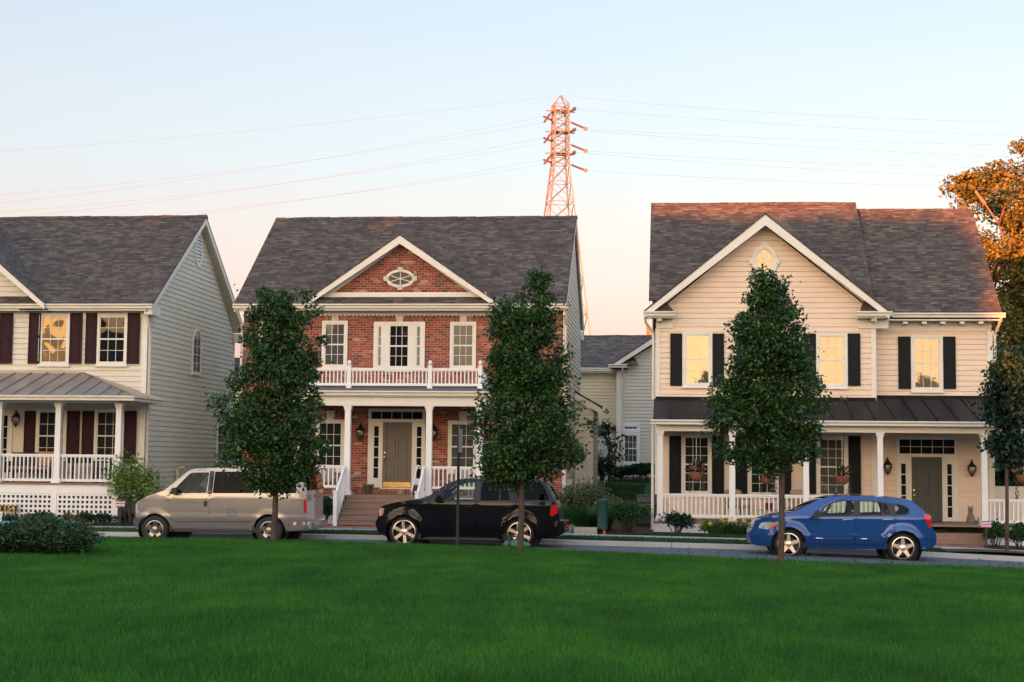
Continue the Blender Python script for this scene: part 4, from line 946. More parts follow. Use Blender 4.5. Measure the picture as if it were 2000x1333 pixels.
be = MB(); be.box(pcx[0] - .12, xE, YQ - .11, YQ + .11, zct + .001, zpe - .15); be.box(pcx[0] - .12, pcx[0] + .1, YQ + .111, YR - .03, zct + .001, zpe - .15); be.box(pcx[0] - .1, xE, 43.99, YR - .03, zpe - .149, zpe - .13); be.box(XR1 + .03, xE, YR - .0299, YW - .03, zpe - .149, zpe - .13); be.build('porch_beam', M['trim'], RH)
xp0 = XR0 - .0
xw = XR1 + .01; zj = zpe + (zpt2 - zpe) * (YR - 43.95) / (YW - 43.95)
faces = [[(xp0 - .05, 43.95, zpe), (xw, 43.95, zpe), (xw, YR - .02, zpt), (xp0 - .05, YR - .02, zpt)], [(xw, 43.95, zpe), (xE, 43.95, zpe), (xE, YW - .02, zpt2), (xw, YW - .02, zpt2)]]
seams = []; x = xp0 + .42
while x < xE:
    if x < xw: seams.append(((x, 43.95, zpe), (x, YR - .03, zpt)))
    else: seams.append(((x, 43.95, zpe), (x, YW - .03, zpt2)))
    x += .575
standing_seam(RH, faces, seams, M['metal_dark'])
fl = MB(); fl.box(xp0, xw, YR - .06, YR - .0201, zpt - .02, zpt + .06); fl.box(xw + .04, XR2, YW - .06, YW - .0201, zpt2 - .02, zpt2 + .06); fl.build('roof_flashing', M['metal_dark'], RH)
gutter(RH, xp0 - .12, xE, 43.95, zpe - .012)
downspout(RH, [(xp0 - .06, 43.9, zpe - .1), (xp0 - .06, 44.0, zpe - .3), (xp0 - .06, 44.05, 1.), (xp0 - .07, 44.05, .22)])
pw_ = MB(); pw_.box(pcx[-1] - .1, xE, YW + .6, YW + .7, zfl + .0, zfl + 1.05); pw_.build('porch_rear_wall', M['trim'], RH)

# ================================================================== pale house behind, between the two
YG = 62.0; XG0 = pX(1206, 800, YG); XG1 = pX(1340, 800, YG)
GH = thing('pale_house', (XG0, YG, 1.5), 'pale grey sided house set back between the brick house and the tan house', 'house', 'houses along the street')
YK = 65.5; ze = pZ(1160, 718, YK - .4); zr, yr = pZ(1200, 656, 69), 69.0
main_roof(GH, -16, XG1 + 4, YK - .4, ze, yr, zr, 74, YK)
siding(GH, [(-15.8, pZ(1160, 830, YK)), (XG0 + .0, pZ(1160, 830, YK)), (XG0 + .0, ze - .2), (-15.8, ze - .2)], YK, M['yellowsiding'], course=.14)
siding(GH, [(-15.8, 1.3), (XG0, 1.3), (XG0, 4.6), (-15.8, 4.6)], YK + .8, M['yellowsiding'], course=.14)
MB().box(-15.8, XG0, YK + .01, YK + .79, pZ(1160, 832, YK), pZ(1160, 829, YK)).build('overhang_soffit', M['soffit'], GH)
zf = pZ(1250, 716, YG - .4)
xap = pX(1345, 612, YG - .4); zap = pZ(1345, 612, YG - .4)
zfl_ = pZ(1193, 712, YG - .4); xfl = pX(1193, 712, YG - .4)
s_ = (zap - zfl_) / (xap - xfl)
cross_gable(GH, xfl, 2 * xap - xfl, zfl_, xap, zap, YG - .4, (YK - .4, ze, (zr - ze) / (69 - YK + .4)), rake=.25)
siding(GH, [(XG0, 1.55), (XG1 + 3, 1.55), (XG1 + 3, zfl_), (xap, zap - .45), (XG0 + .0, zfl_ - .05)], YG, M['greysiding'], course=.14)
siding(GH, [(YG, 1.55), (YK, 1.55), (YK, zfl_ - .1), (YG, zfl_ - .1)], 0, M['greysiding'], side_neg(XG0), course=.14)
bb = MB(); bb.box(XG0 - .01, XG1 + 3, YG - .03, YG - .003, .8, 1.55); bb.build('foundation', M['brick'], GH)
board(GH, XG0 - .025, XG0 + .15, YG - .038, YG - .0215, 1.55, zfl_ - .25); board(GH, XG0 - .038, XG0 - .022, YG - .021, YG + .2, 1.55, zfl_ - .25)
gutter(GH, xfl - .05, pX(1225, 716, YG - .4), YG - .4, zfl_ - .0)
gutter(GH, YG - .5, YK - .4, xfl, zfl_ - .0, Mf=lambda u, d, z: (d, u, z))
e = MB(); e.box(xfl, pX(1225, 716, YG - .4), YG - .39, YG - .02, zfl_ - .17, zfl_ - .14); e.slab([(xfl + .1, YG - .4, zfl_), (xfl + 1.1, YG - .4, zfl_), (xfl + .95, YG - .03, zfl_ + .3), (xfl + .5, YG - .03, zfl_ + .35)], .02); e.build('eave_return', M['shingle'], GH)
downspout(GH, [(XG0 + .2, YG - .45, zfl_ - .1), (XG0 + .2, YG - .1, zfl_ - .5), (XG0 + .2, YG - .08, 1.6)])
a, b, c, d = rect(1214, 828, 1250, 908, YG); zmid = pZ(1232, 846, YG)
window(GH, a, b, zmid + .03, d, YG - .018, 3, 1, 'g_blind', .1, sill=False, m='white'); window(GH, a, b, c, zmid + .02, YG - .018, 3, 4, 'g_blind', .1, m='white')
a, b, c, d = rect(1140, 846, 1173, 886, YK + .8); window(GH, a - .4, b, c - .4, d, YK + .79, 4, 3, 'g_dark', .1)
u0, zz1 = pYx(1201, 727, XG0 - .02); u1, zz0 = pYx(1191, 795, XG0 - .02)
window(GH, YG + .75, YG + 1.6, zz0, zz1, -.018, 1, 2, 'g_dark', .12, side_neg(XG0), m='white')
# small white entrance porch on it
EPX = [pX(q, 890, 60.0) for q in (1168, 1184)]
e = MB(); zt_ = pZ(1176, 878, 60)
for x in EPX: e.box(x - .06, x + .06, 59.94, 60.06, 1.2, zt_)
e.box(EPX[0] - .1, EPX[1] + .1, 59.9, 60.1, zt_, zt_ + .2); e.prism([(EPX[0] - .25, zt_ + .2), (EPX[1] + .25, zt_ + .2), (EPX[1] + .25, zt_ + .62), (EPX[0] - .25, zt_ + .3)], 'y', 59.88, 61.4)
e.build('entrance_hood', M['white'], GH)

# far house seen between the cream and the brick house; and a far sunlit roof
YF = 78.0
FH = thing('far_house', (pX(450, 800, YF), YF, 1.5), 'small slate roofed house glimpsed in the gap between cream house and brick house', 'house', 'houses along the street')
xa, xb = pX(425, 700, YF), pX(500, 700, YF); z1 = pZ(455, 690, YF); z0 = pZ(455, 752, YF)
r = MB(); r.slab([(xa - 2, YF - .3, z0), (xb + .4, YF - .3, z0), (xb - .8, YF + 3.5, z1), (xa - 1, YF + 3.5, z1)], .08); r.build('roof', shingles('slate_roof', .5), FH)
siding(FH, [(xa - 1.8, 1.4), (xb, 1.4), (xb, z0 - .1), (xa - 1.8, z0 - .1)], YF, M['greysiding'])
YF = 95.0
FH2 = thing('far_house', (pX(1262, 700, YF), YF, 1.5), 'distant house with a sunlit orange roof edge just above the pale house roof', 'house', 'houses along the street')
xa, xb = pX(1246, 660, YF), pX(1300, 660, YF); z1 = pZ(1275, 643, YF); z0 = pZ(1275, 668, YF)
r = MB(); r.slab([(xa, YF - .3, z0), (xb + 3, YF - .3, z0), (xb + 3, YF + 3.0, z1), (xa + 1.5, YF + 3.0, z1)], .08); r.build('roof', M['shingle'], FH2)
MB().box(xa + .3, xb + 2, YF, YF + .3, 1.2, z0 - .1).build('wall', M['tan'], FH2)
c = MB(); c.box(xa + .5, xa + .8, YF + 1, YF + 1.3, z0 + .2, z1 + .25); c.build('chimney', M['brick'], FH2)

# ------------------------------------------------------------------ foliage
def fast_mesh(name, v, f, m, parent=None, kind=None, smooth=False):
    """big meshes straight from arrays; f is (n, 3) or (n, 4)"""
    me = bpy.data.meshes.new(name); o0 = origin(parent); v = np.asarray(v, dtype=np.float32) - np.array(o0, dtype=np.float32); f = np.asarray(f, dtype=np.int32)
    me.vertices.add(len(v)); me.vertices.foreach_set('co', v.ravel()); k = f.shape[1]
    me.loops.add(f.size); me.loops.foreach_set('vertex_index', f.ravel()); me.polygons.add(len(f))
    me.polygons.foreach_set('loop_start', np.arange(0, f.size, k, dtype=np.int32)); me.polygons.foreach_set('loop_total', np.full(len(f), k, dtype=np.int32))
    me.update(calc_edges=True); me.materials.append(m)
    o = bpy.data.objects.new(name, me); COL.objects.link(o); o.parent = parent
    if kind: o['kind'] = kind
    return o
def leaf_arrays(pos, size, r, droop=.5, aspect=.62, up=None):
    """folded rhombic leaves at the given points"""
    n = len(pos); d = r.normal(size=(n, 3)); d[:, 2] = d[:, 2] * .6 - droop
    if up is not None: d = d * .5 + up
    d /= np.linalg.norm(d, axis=1)[:, None]
    s = np.cross(d, r.normal(size=(n, 3))); s /= np.linalg.norm(s, axis=1)[:, None] + 1e-9; nn = np.cross(d, s)
    L = size * (.65 + .7 * r.random(n))[:, None]
    v = np.empty((n, 4, 3)); v[:, 0] = pos; mid = pos + d * L * .45 + nn * L * .16
    v[:, 1] = mid + s * L * aspect * .5; v[:, 2] = pos + d * L; v[:, 3] = mid - s * L * aspect * .5
    b = (np.arange(n) * 4)[:, None]
    f = np.concatenate([b + np.array([[0, 1, 2]]), b + np.array([[0, 2, 3]])], axis=1).reshape(-1, 3)
    return v.reshape(-1, 3), f
def clump_points(centres, radii, per, r, shell=.35):
    n = len(centres); u = r.normal(size=(n * per, 3)); u /= np.linalg.norm(u, axis=1)[:, None]
    q = (shell + (1 - shell) * r.random(n * per) ** .6)[:, None]
    return np.repeat(centres, per, 0) + u * q * np.repeat(radii, per, 0)
def street_tree(label, base, env, Y, ncl, per, leaf, m, seed, depth=.8, rc=.24, trunk_r=.062, zsplit=None, cat='tree', group='young street trees', droop=.5, tops=None):
    """crown outline measured from the photograph as left/right edge per height; depth taken from its width"""
    r = np.random.default_rng(seed); rows = [(P(l, y, Y)[0], P(rr, y, Y)[0], P((l + rr) / 2, y, Y)[1]) for y, l, rr in env]
    zs = np.array([q[2] for q in rows]); o_ = np.argsort(zs); zs = zs[o_]; L = np.array([q[0] for q in rows])[o_]; R = np.array([q[1] for q in rows])[o_]
    t = thing('pear_tree' if m == 'leaf_pear' else 'slim_leaved_tree', base, label, cat, group)
    zc = []; 
    while len(zc) < ncl:
        z = zs[0] + (zs[-1] - zs[0]) * r.random(); wd = np.interp(z, zs, R) - np.interp(z, zs, L)
        if r.random() < (wd / (R - L).max()) ** 1.15: zc.append(z)
    zc = np.array(zc); l = np.interp(zc, zs, L); rr = np.interp(zc, zs, R); hw = (rr - l) / 2; cx = (l + rr) / 2
    a = r.random(ncl) * 2 * np.pi; q = r.random(ncl) ** .42
    rad_ = rc * (.65 + .7 * r.random(ncl)); rad_ = np.minimum(rad_, hw * .85 + .05); k = np.maximum(hw * 1.06 - rad_ * .3, .02)
    xc = cx + np.cos(a) * q * k; yc = base[1] + np.sin(a) * q * np.maximum(k * depth, .05)
    C = np.stack([xc, yc, zc], 1); lump = .90 + .20 * np.sin(a * 2 + zc * 3.1 + seed) * np.cos(zc * 2.3 + seed * 2) + .06 * r.normal(size=ncl); C[:, 0] = cx + (C[:, 0] - cx) * lump
    hole = C[r.choice(ncl, ncl // 18, replace=False)] + [0, 0, .12]; keep = np.min(np.linalg.norm(C[:, None] - hole[None], axis=2), 1) > .17; C, rad_, a = C[keep], rad_[keep], a[keep]; ncl = len(C)      # gaps between the branches
    pts = clump_points(C, np.stack([rad_, rad_, rad_ * .85], 1), per, r, .2)
    # single twigs poking past the outline
    ne = ncl // 3; ie = r.integers(0, ncl, ne); e = C[ie] + (r.normal(size=(ne, 3)) * [.16, .16, .12]) + np.stack([np.cos(a[ie]) * .17, np.sin(a[ie]) * .17, np.full(ne, .06)], 1)
    tw = np.repeat(e, 7, 0) + r.normal(size=(ne * 7, 3)) * .07
    v, f = leaf_arrays(np.concatenate([pts, tw]), leaf, r, droop)
    fast_mesh('crown', v, f, M[m], t)
    tr = MB(); zt = zs[-1]; bx, by, bz = base; zsp = zsplit or (zs[0] + .35)
    top = np.array([np.interp(zt, zs, (L + R) / 2), by, zt])
    pth = [(bx, by, bz - .1), (bx + .012, by, bz + .15), (bx + .03, by, bz + (zsp - bz) * .5), (bx + .035, by, zsp)]
    n2 = 6
    for i in range(1, n2 + 1):
        s = i / n2; pth.append((bx + .035 + (top[0] - bx) * s ** 1.5 + .05 * math.sin(i * 2.2), by + .05 * math.cos(i * 1.7), zsp + (zt - .25 - zsp) * s))
    tr.tube(pth, [trunk_r * 1.35, trunk_r * 1.08, trunk_r, trunk_r * .92] + [trunk_r * .85 * (1 - .9 * i / n2) for i in range(1, n2 + 1)], 10)
    tr.build('trunk', M['bark'], t, smooth='all')
    lb = MB()
    for i in r.choice(ncl, min(34, ncl), replace=False):
        c = C[i]; zb = max(zsp - .1, min(c[2] - .35, c[2] - abs(c[0] - bx) * 1.1 - .2)); sgm = np.clip((zb - zsp) / (zt - zsp), 0, 1); x0 = bx + .035 + (top[0] - bx) * sgm ** 1.5
        mdl = ((x0 + c[0]) / 2, (by + c[1]) / 2, zb + (c[2] - zb) * .38)
        lb.tube([(x0, by, zb), mdl, tuple(c)], [.03 * (1 - .5 * sgm), .02, .006], 5)
    lb.build('limbs', M['bark'], t, smooth='all')
    return t
def shrub(name, label, cat, c, R, n, leaf, m, seed, group=None, droop=-.1, aspect=.55, stems=6, lumps=12, extra=None):
    r = np.random.default_rng(seed); t = thing(name, c, label, cat, group)
    u = r.normal(size=(lumps, 3)); u /= np.linalg.norm(u, axis=1)[:, None]; u[:, 2] = np.abs(u[:, 2]) * 1.0 - .35
    C = np.array(c) + [0, 0, R[2]] + u * np.array(R) * (.35 + .38 * r.random(lumps))[:, None]
    rl = np.array(R) * (.30 + .2 * r.random(lumps))[:, None]
    pts = clump_points(C, rl, n // lumps, r, .25); pts = pts[pts[:, 2] > c[2] + .02]
    v, f = leaf_arrays(pts, leaf, r, droop, aspect); fast_mesh('foliage', v, f, M[m], t)
    if stems:
        s = MB()
        for i in range(stems):
            a = r.random() * 6.28; q = C[i % lumps]; s.tube([(c[0] + .08 * math.cos(a), c[1] + .08 * math.sin(a), c[2] - .05), ((c[0] + q[0]) / 2 + .05 * math.cos(a), (c[1] + q[1]) / 2, c[2] + (q[2] - c[2]) * .5), tuple(q)], [.018, .013, .004], 5)
        s.build('stems', M['bark'], t, smooth='all')
    return t
def tuft(name, label, cat, c, R, n, h, m, seed, wid=.012, group=None, arch=.5):
    """arching grass-like leaves from one crown"""
    r = np.random.default_rng(seed); t = thing(name, c, label, cat, group); a = r.random(n) * 6.283; q = np.sqrt(r.random(n)) * .5
    p0 = np.array(c) + np.stack([np.cos(a) * q * R[0], np.sin(a) * q * R[1], np.zeros(n)], 1); H = h * (.6 + .5 * r.random(n)); out = np.stack([np.cos(a), np.sin(a), 0 * a], 1) * (arch * H * (.3 + r.random(n)))[:, None]
    w_ = np.stack([-np.sin(a + 1), np.cos(a + 1), 0 * a], 1) * wid
    p1 = p0 + out * .35 + np.stack([0 * a, 0 * a, H * .65], 1); p2 = p0 + out + np.stack([0 * a, 0 * a, H * (.75 + .25 * r.random(n))], 1)
    v = np.stack([p0 - w_, p0 + w_, p1 + w_ * .8, p1 - w_ * .8, p2], 1).reshape(-1, 3); b = (np.arange(n) * 5)[:, None]
    f = np.concatenate([b + [[0, 1, 2]], b + [[0, 2, 3]], b + [[3, 2, 4]]], 1).reshape(-1, 3); fast_mesh('foliage', v, f, M[m], t)
    return t

# ------------------------------------------------------------------ street trees
def at(x, y, Y, dz=0):
    X, z = P(x, y, Y); return X, Y, z + dz
YT = 30.8
street_tree('young pear tree in front of the champagne van, its crown widest low down', at(533, 1062, YT), [(572, 508, 606), (590, 492, 616), (620, 484, 622), (660, 470, 630), (700, 462, 634), (740, 452, 632), (770, 432, 632), (800, 414, 640), (830, 418, 646), (865, 424, 646), (900, 440, 640), (930, 468, 612), (955, 505, 560)], YT, 370, 92, .078, 'leaf_pear', 11, zsplit=pZ(533, 958, YT))
street_tree('young twin-topped pear tree in front of the black SUV', at(1015, 1078, YT), [(524, 1050, 1062), (540, 1036, 1076), (570, 1030, 1084), (595, 962, 1086), (640, 952, 1100), (680, 944, 1112), (720, 942, 1116), (760, 932, 1112), (800, 924, 1136), (840, 922, 1146), (880, 920, 1150), (905, 926, 1150), (930, 955, 1100), (945, 985, 1040)], YT, 400, 90, .078, 'leaf_pear', 12, zsplit=pZ(1015, 930, YT))
street_tree('young pear tree in front of the blue hatchback, with a narrow ragged top', at(1524, 1104, YT), [(526, 1482, 1502), (545, 1470, 1530), (580, 1458, 1542), (610, 1444, 1560), (640, 1424, 1578), (680, 1420, 1584), (720, 1424, 1588), (755, 1400, 1606), (790, 1386, 1618), (830, 1380, 1614), (865, 1396, 1606), (895, 1424, 1586), (915, 1465, 1560), (930, 1500, 1540)], YT, 370, 90, .078, 'leaf_pear', 13, zsplit=pZ(1524, 915, YT))
YT4 = 40.6
street_tree('slender dark leaved tree in a mulch ring on the verge by the tan house', at(1966, 1080, YT4), [(680, 1962, 1990), (710, 1945, 2006), (750, 1930, 2020), (790, 1920, 2022), (815, 1928, 2015), (835, 1948, 2006), (855, 1930, 2012), (880, 1936, 2006), (905, 1958, 1990)], YT4, 110, 60, .13, 'leaf_ash', 14, zsplit=pZ(1966, 905, YT4), trunk_r=.046, rc=.3, droop=.75)
# birch sapling in the gap
YV = 56.0
street_tree('thin pale stemmed sapling in front of the pale house', (pX(1187, 960, YV), YV, 1.1), [(812, 1184, 1192), (830, 1172, 1206), (860, 1172, 1226), (890, 1176, 1216), (920, 1178, 1206), (950, 1180, 1200)], YV, 26, 20, .13, 'leaf_ash', 15, trunk_r=.03, rc=.3, group='young street trees')

# ------------------------------------------------------------------ shrubs and beds
shrub('juniper_bush', 'big dark feathery bush on the lawn edge at the left, hiding the street', 'bush', at(85, 1102, 25.6), (1.2, .9, .46), 17000, .085, 'leaf_juniper', 21, droop=-.2, aspect=.32, stems=0, lumps=46)
shrub('juniper_bush', 'second dark feathery bush on the lawn, cut by the left edge of the photo', 'bush', at(-60, 1106, 25.0), (.8, .8, .44), 7500, .085, 'leaf_juniper', 22, droop=-.2, aspect=.32, stems=0, lumps=26)
def on(x, Y, dz=.02):
    X = pX(x, 1000, Y); return X, Y, yard_z(X, Y) + dz
shrub('tall_shrub', 'tall loose lime green shrub at the porch corner of the cream house', 'shrub', on(255, 42.7), (.98, .62, 1.2), 2600, .105, 'leaf_lime', 23, stems=10, lumps=26, aspect=.4)
shrub('evergreen_shrub', 'dark shrub against the side wall of the cream house, behind the van bonnet', 'shrub', on(308, 44.6), (.75, .6, .52), 1500, .11, 'leaf_dark', 24, lumps=16)
shrub('evergreen_shrub', 'low dark round bush beside the front wheel of the van, under the lime shrub', 'shrub', on(250, 42.9), (.35, .3, .2), 600, .07, 'leaf_dark', 25)
for i, (x, R, m, lb) in enumerate(((18, (.3, .25, .16), 'leaf_mid', 'small green plant under the 154 sign at the lattice'), (60, (.33, .25, .2), 'leaf_bronze', 'bronze tinged shrub right of the 154 sign at the lattice'), (90, (.3, .25, .22), 'leaf_mid', 'small shrub just left of the white lattice post'),
        (130, (.3, .25, .20), 'leaf_bronze', 'bronze tinged shrub just right of the white lattice post'), (168, (.42, .35, .22), 'leaf_dark', 'low dark clipped shrub before the lattice, left of two'), (203, (.42, .35, .21), 'leaf_dark', 'low dark clipped shrub at the lattice end, right of two'))):
    shrub('border_shrub', lb, 'shrub', on(x, 42.75), R, 420, .075, m, 30 + i, 'small shrubs along the lattice', lumps=9)
tuft('strap_leaf_plant', 'strap leaved plant arching in front of the lattice', 'plant', on(150, 42.6), (.4, .3), 60, .42, 'leaf_grey', 37, .014)
shrub('evergreen_shrub', 'dark upright shrub beside the steps of the brick house, behind the van', 'shrub', on(636, 43.8), (.36, .35, .52), 2200, .075, 'leaf_dark', 38, lumps=16)
shrub('evergreen_shrub', 'dark shrub by the brick porch, hidden behind van and pear tree', 'shrub', on(590, 44.0), (.4, .35, .4), 900, .075, 'leaf_dark', 39)
shrub('grey_leaved_shrub', 'loose grey green shrub at the right corner of the brick house', 'shrub', on(1140, 45.6), (1.0, .7, .80), 3200, .12, 'leaf_grey', 40, lumps=24, aspect=.3)
tuft('ornamental_grass', 'clump of fine ornamental grass left of the green pedestal', 'grass clump', on(1135, 43.7), (1.6, 1.0), 2000, .82, 'leaf_mid', 41, .008, arch=.55)
shrub('azalea_bush', 'broad light green azalea on bare branching stems right of the green pedestal', 'shrub', on(1226, 43.4), (.74, .55, .58), 3600, .085, 'leaf_mid', 42, stems=16, lumps=20, aspect=.35)
shrub('evergreen_shrub', 'grey green shrub just behind the green pedestal', 'shrub', on(1192, 44.5), (.6, .5, .55), 1800, .09, 'leaf_grey', 43)
def onb(x, y, Y): 
    X = pX(x, y, Y); return X, Y, yard_z(X, Y)
shrub('evergreen_shrub', 'rounded dark evergreen between the two houses, beside the pale sapling', 'shrub', onb(1153, 940, 58), (.8, .7, .72), 2400, .10, 'leaf_dark', 44, lumps=16)
for i, (x, R) in enumerate(((1215, .45), (1243, .62), (1268, .55))):
    shrub('foundation_shrub', ('small dark shrub at the left corner of the pale house wall', 'leafy dark shrub at the brick foundation, under the pale house window', 'leafy dark shrub at the brick foundation, next to the tan house')[i], 'shrub', onb(x, 940, 60.6), (R, .5, R * .75), 900, .13, 'leaf_dark', 45 + i, 'shrubs along the foundation of the pale house', lumps=12)
shrub('rhododendron', 'dark glossy rhododendron in front of the left end of the white porch rail', 'shrub', on(1322, 43.2), (.55, .45, .38), 950, .12, 'leaf_dark', 48, stems=14, lumps=18, aspect=.38)
shrub('lily_bed', 'pale green perennial at the foot of the porch, left of the yellow flowers', 'plant', on(1386, 43.2), (.34, .3, .24), 700, .085, 'leaf_lime', 49, lumps=10)
lil = tuft('lily_bed', 'day lilies with yellow flowers in front of the tan porch', 'flowers', on(1438, 43.1), (1.5, .6), 620, .52, 'leaf_mid', 50, .010, arch=.5)
r_ = np.random.default_rng(5); c0 = np.array(on(1436, 42.9)); fc = c0 + np.stack([(r_.random(15) - .5) * 1.45, (r_.random(15) - .5) * .5, .30 + .25 * r_.random(15)], 1)
v, f = leaf_arrays(np.repeat(fc, 9, 0) + r_.normal(size=(135, 3)) * .012, .085, r_, -.5, .5); fast_mesh('flowers', v, f, M['petal_yellow'], lil)
shrub('rounded_shrub', 'dark shrub at the right porch end, left of the slender tree', 'shrub', on(1945, 43.2), (.42, .4, .4), 1500, .08, 'leaf_mid', 51, stems=8, lumps=14)
shrub('rounded_shrub', 'dark shrub at the right porch end, right of the slender tree', 'shrub', on(1990, 43.2), (.45, .4, .4), 1600, .08, 'leaf_mid', 52, stems=8, lumps=14)

# ------------------------------------------------------------------ big trees beyond the tan house
def big_tree(name, label, base, clumps, per, leaf, m, bark, seed, limbs, rc=(.9, .9, .6)):
    r = np.random.default_rng(seed); t = thing(name, base, label, 'tree')
    C = np.array(clumps, dtype=float); rad_ = np.array(rc) * (.6 + .8 * r.random(len(C)))[:, None]
    pts = clump_points(C, rad_, per, r, .15); v, f = leaf_arrays(pts, leaf, r, .2, .7); fast_mesh('crown', v, f, M[m], t)
    tr = MB()
    for pth, rr in limbs[:1]: tr.tube(pth, rr, 10)
    tr.build('trunk', M[bark], t, smooth='all')
    l = MB()
    for pth, rr in limbs[1:]: l.tube(pth, rr, 7)
    for i in r.choice(len(C), min(40, len(C)), replace=False):
        q = C[i]; p = min((pp for pth, _ in limbs for pp in pth[1:]), key=lambda pp: (pp[0] - q[0]) ** 2 + (pp[1] - q[1]) ** 2 + (pp[2] - q[2] + 1) ** 2)
        l.tube([p, ((p[0] + q[0]) / 2, (p[1] + q[1]) / 2, (p[2] + q[2]) / 2 + .3), tuple(q)], [.09, .05, .015], 5)
    l.build('limbs', M[bark], t, smooth='all'); return t
YO = 63.0
ro_ = np.random.default_rng(77); cl = []
edge = [(282, 1990), (335, 1945), (352, 1880), (372, 1868), (400, 1905), (440, 1895), (480, 1890), (540, 1900), (600, 1915), (660, 1932), (700, 1945), (760, 1950)]
for _ in range(330):
    y = 280 + 480 * ro_.random(); l = np.interp(y, [e[0] for e in edge], [e[1] for e in edge]); x = l + 8 + ro_.random() ** .8 * 250
    if y < 330 + (30 if x > 1960 else 0) and x < 2030: continue
    dd = YO + (ro_.random() - .5) * 7; X, z = P(x, y, dd); cl.append((X, dd, z))
for x, y in ((1876, 362), (1888, 350), (1900, 372), (1915, 348), (1930, 352), (1950, 340), (1965, 338), (1890, 412), (1996, 288), (1905, 385), (1985, 345), (1878, 368)):
    X, z = P(x, y, YO - 1); cl.append((X, YO - 1, z))
bx, bz = P(2040, 700, YO)
g = lambda x, y, d=0.: (pX(x, y, YO + d), YO + d, pZ(x, y, YO + d))
limbs = [([(bx, YO, .8), (bx - .05, YO, bz - 2), g(2035, 700), g(2020, 560), g(1998, 430), g(1990, 350)], [.5, .42, .38, .25, .09, .04]),
         ([g(2037, 720), g(1985, 690, -1.2), g(1945, 668, -2), g(1915, 655, -2.6)], [.3, .2, .16, .08]),
         ([g(2025, 600), g(1985, 560, -1), g(1970, 500, -1.6), g(1952, 440, -2), g(1925, 400, -2.2)], [.12, .08, .06, .045, .03]),
         ([g(2030, 650), g(1985, 630, -.8), g(1950, 600, -1.5), g(1930, 560, -1.8)], [.2, .12, .08, .04]), ([g(2010, 520), g(2040, 420, -1), g(2060, 350, -1)], [.1, .06, .03])]
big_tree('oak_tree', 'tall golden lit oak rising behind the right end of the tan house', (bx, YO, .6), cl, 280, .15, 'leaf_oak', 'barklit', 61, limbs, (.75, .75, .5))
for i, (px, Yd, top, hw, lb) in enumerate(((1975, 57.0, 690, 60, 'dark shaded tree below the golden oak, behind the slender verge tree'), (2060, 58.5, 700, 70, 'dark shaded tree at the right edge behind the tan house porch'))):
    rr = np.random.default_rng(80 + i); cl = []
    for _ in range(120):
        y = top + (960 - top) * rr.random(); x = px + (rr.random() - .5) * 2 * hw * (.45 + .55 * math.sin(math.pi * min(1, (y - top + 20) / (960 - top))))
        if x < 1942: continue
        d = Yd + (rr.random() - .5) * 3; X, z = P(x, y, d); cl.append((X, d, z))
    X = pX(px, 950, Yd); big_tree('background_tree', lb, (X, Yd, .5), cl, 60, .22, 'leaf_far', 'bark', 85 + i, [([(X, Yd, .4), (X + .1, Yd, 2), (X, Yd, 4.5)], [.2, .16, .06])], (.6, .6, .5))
rr = np.random.default_rng(91)
cl = [(pX(1945 + rr.random() * 90, 930, 66) , 66 + rr.random() * 2, 1.2 + rr.random() * 3.2) for _ in range(60)]
big_tree('background_tree', 'rust coloured low tree seen through the right end of the porch', (cl[0][0], 66, .5), cl, 50, .2, 'leaf_oak', 'bark', 92, [([(cl[0][0], 66, .4), (cl[0][0], 66, 2.4)], [.12, .05])], (.5, .5, .4))

# ------------------------------------------------------------------ transmission tower and its lines
YTW = 200.0
tw0 = at(1093, 700, YTW); cxw = pX(1094, 300, YTW)
TW = thing('transmission_tower', (cxw, YTW, 1.5), 'tall lattice steel transmission tower glowing orange behind the brick house', 'pylon')
th = rad(17.8)
def tw_c(z, half):
    return [(cxw + half * math.sqrt(2) * math.cos(th + math.pi / 4 + k * math.pi / 2), YTW + half * math.sqrt(2) * math.sin(th + math.pi / 4 + k * math.pi / 2), z) for k in range(4)]
zpk, zt_, zm_, zb_ = pZ(1095, 187, YTW), pZ(1095, 205, YTW), pZ(1095, 322, YTW), 1.5
s_t, s_m = .93, 1.0
z425 = pZ(1092, 425, YTW); sl_t = (1.728 - s_m) / (zm_ - z425)
lev = [(zt_, s_t)] + [(zt_ + (zm_ - zt_) * k / 7, s_t + (s_m - s_t) * k / 7) for k in range(1, 8)]
z = zm_; hgt = 2.4
while z > zb_ + .2:
    z = max(zb_, z - hgt); lev.append((z, s_m + (zm_ - z) * sl_t)); hgt *= 1.13
mem = MB(); legs = [MB() for _ in range(4)]
for (z0, s0), (z1, s1) in zip(lev[:-1], lev[1:]):
    A, B = tw_c(z0, s0), tw_c(z1, s1)
    for k in range(4):
        legs[k].tube([A[k], B[k]], .115, 4, cap=False); k2 = (k + 1) % 4
        mem.tube([A[k], B[k2]], .05, 4, cap=False); mem.tube([A[k2], B[k]], .05, 4, cap=False); mem.tube([A[k], A[k2]], .05, 4, cap=False)
for k in range(4): legs[k].tube([tw_c(zt_, s_t)[k], (cxw, YTW, zpk)], .08, 4); legs[k].build('tower_leg', M['tower'], TW)
mem.build('tower_bracing', M['tower'], TW)
wires = []
far = {}
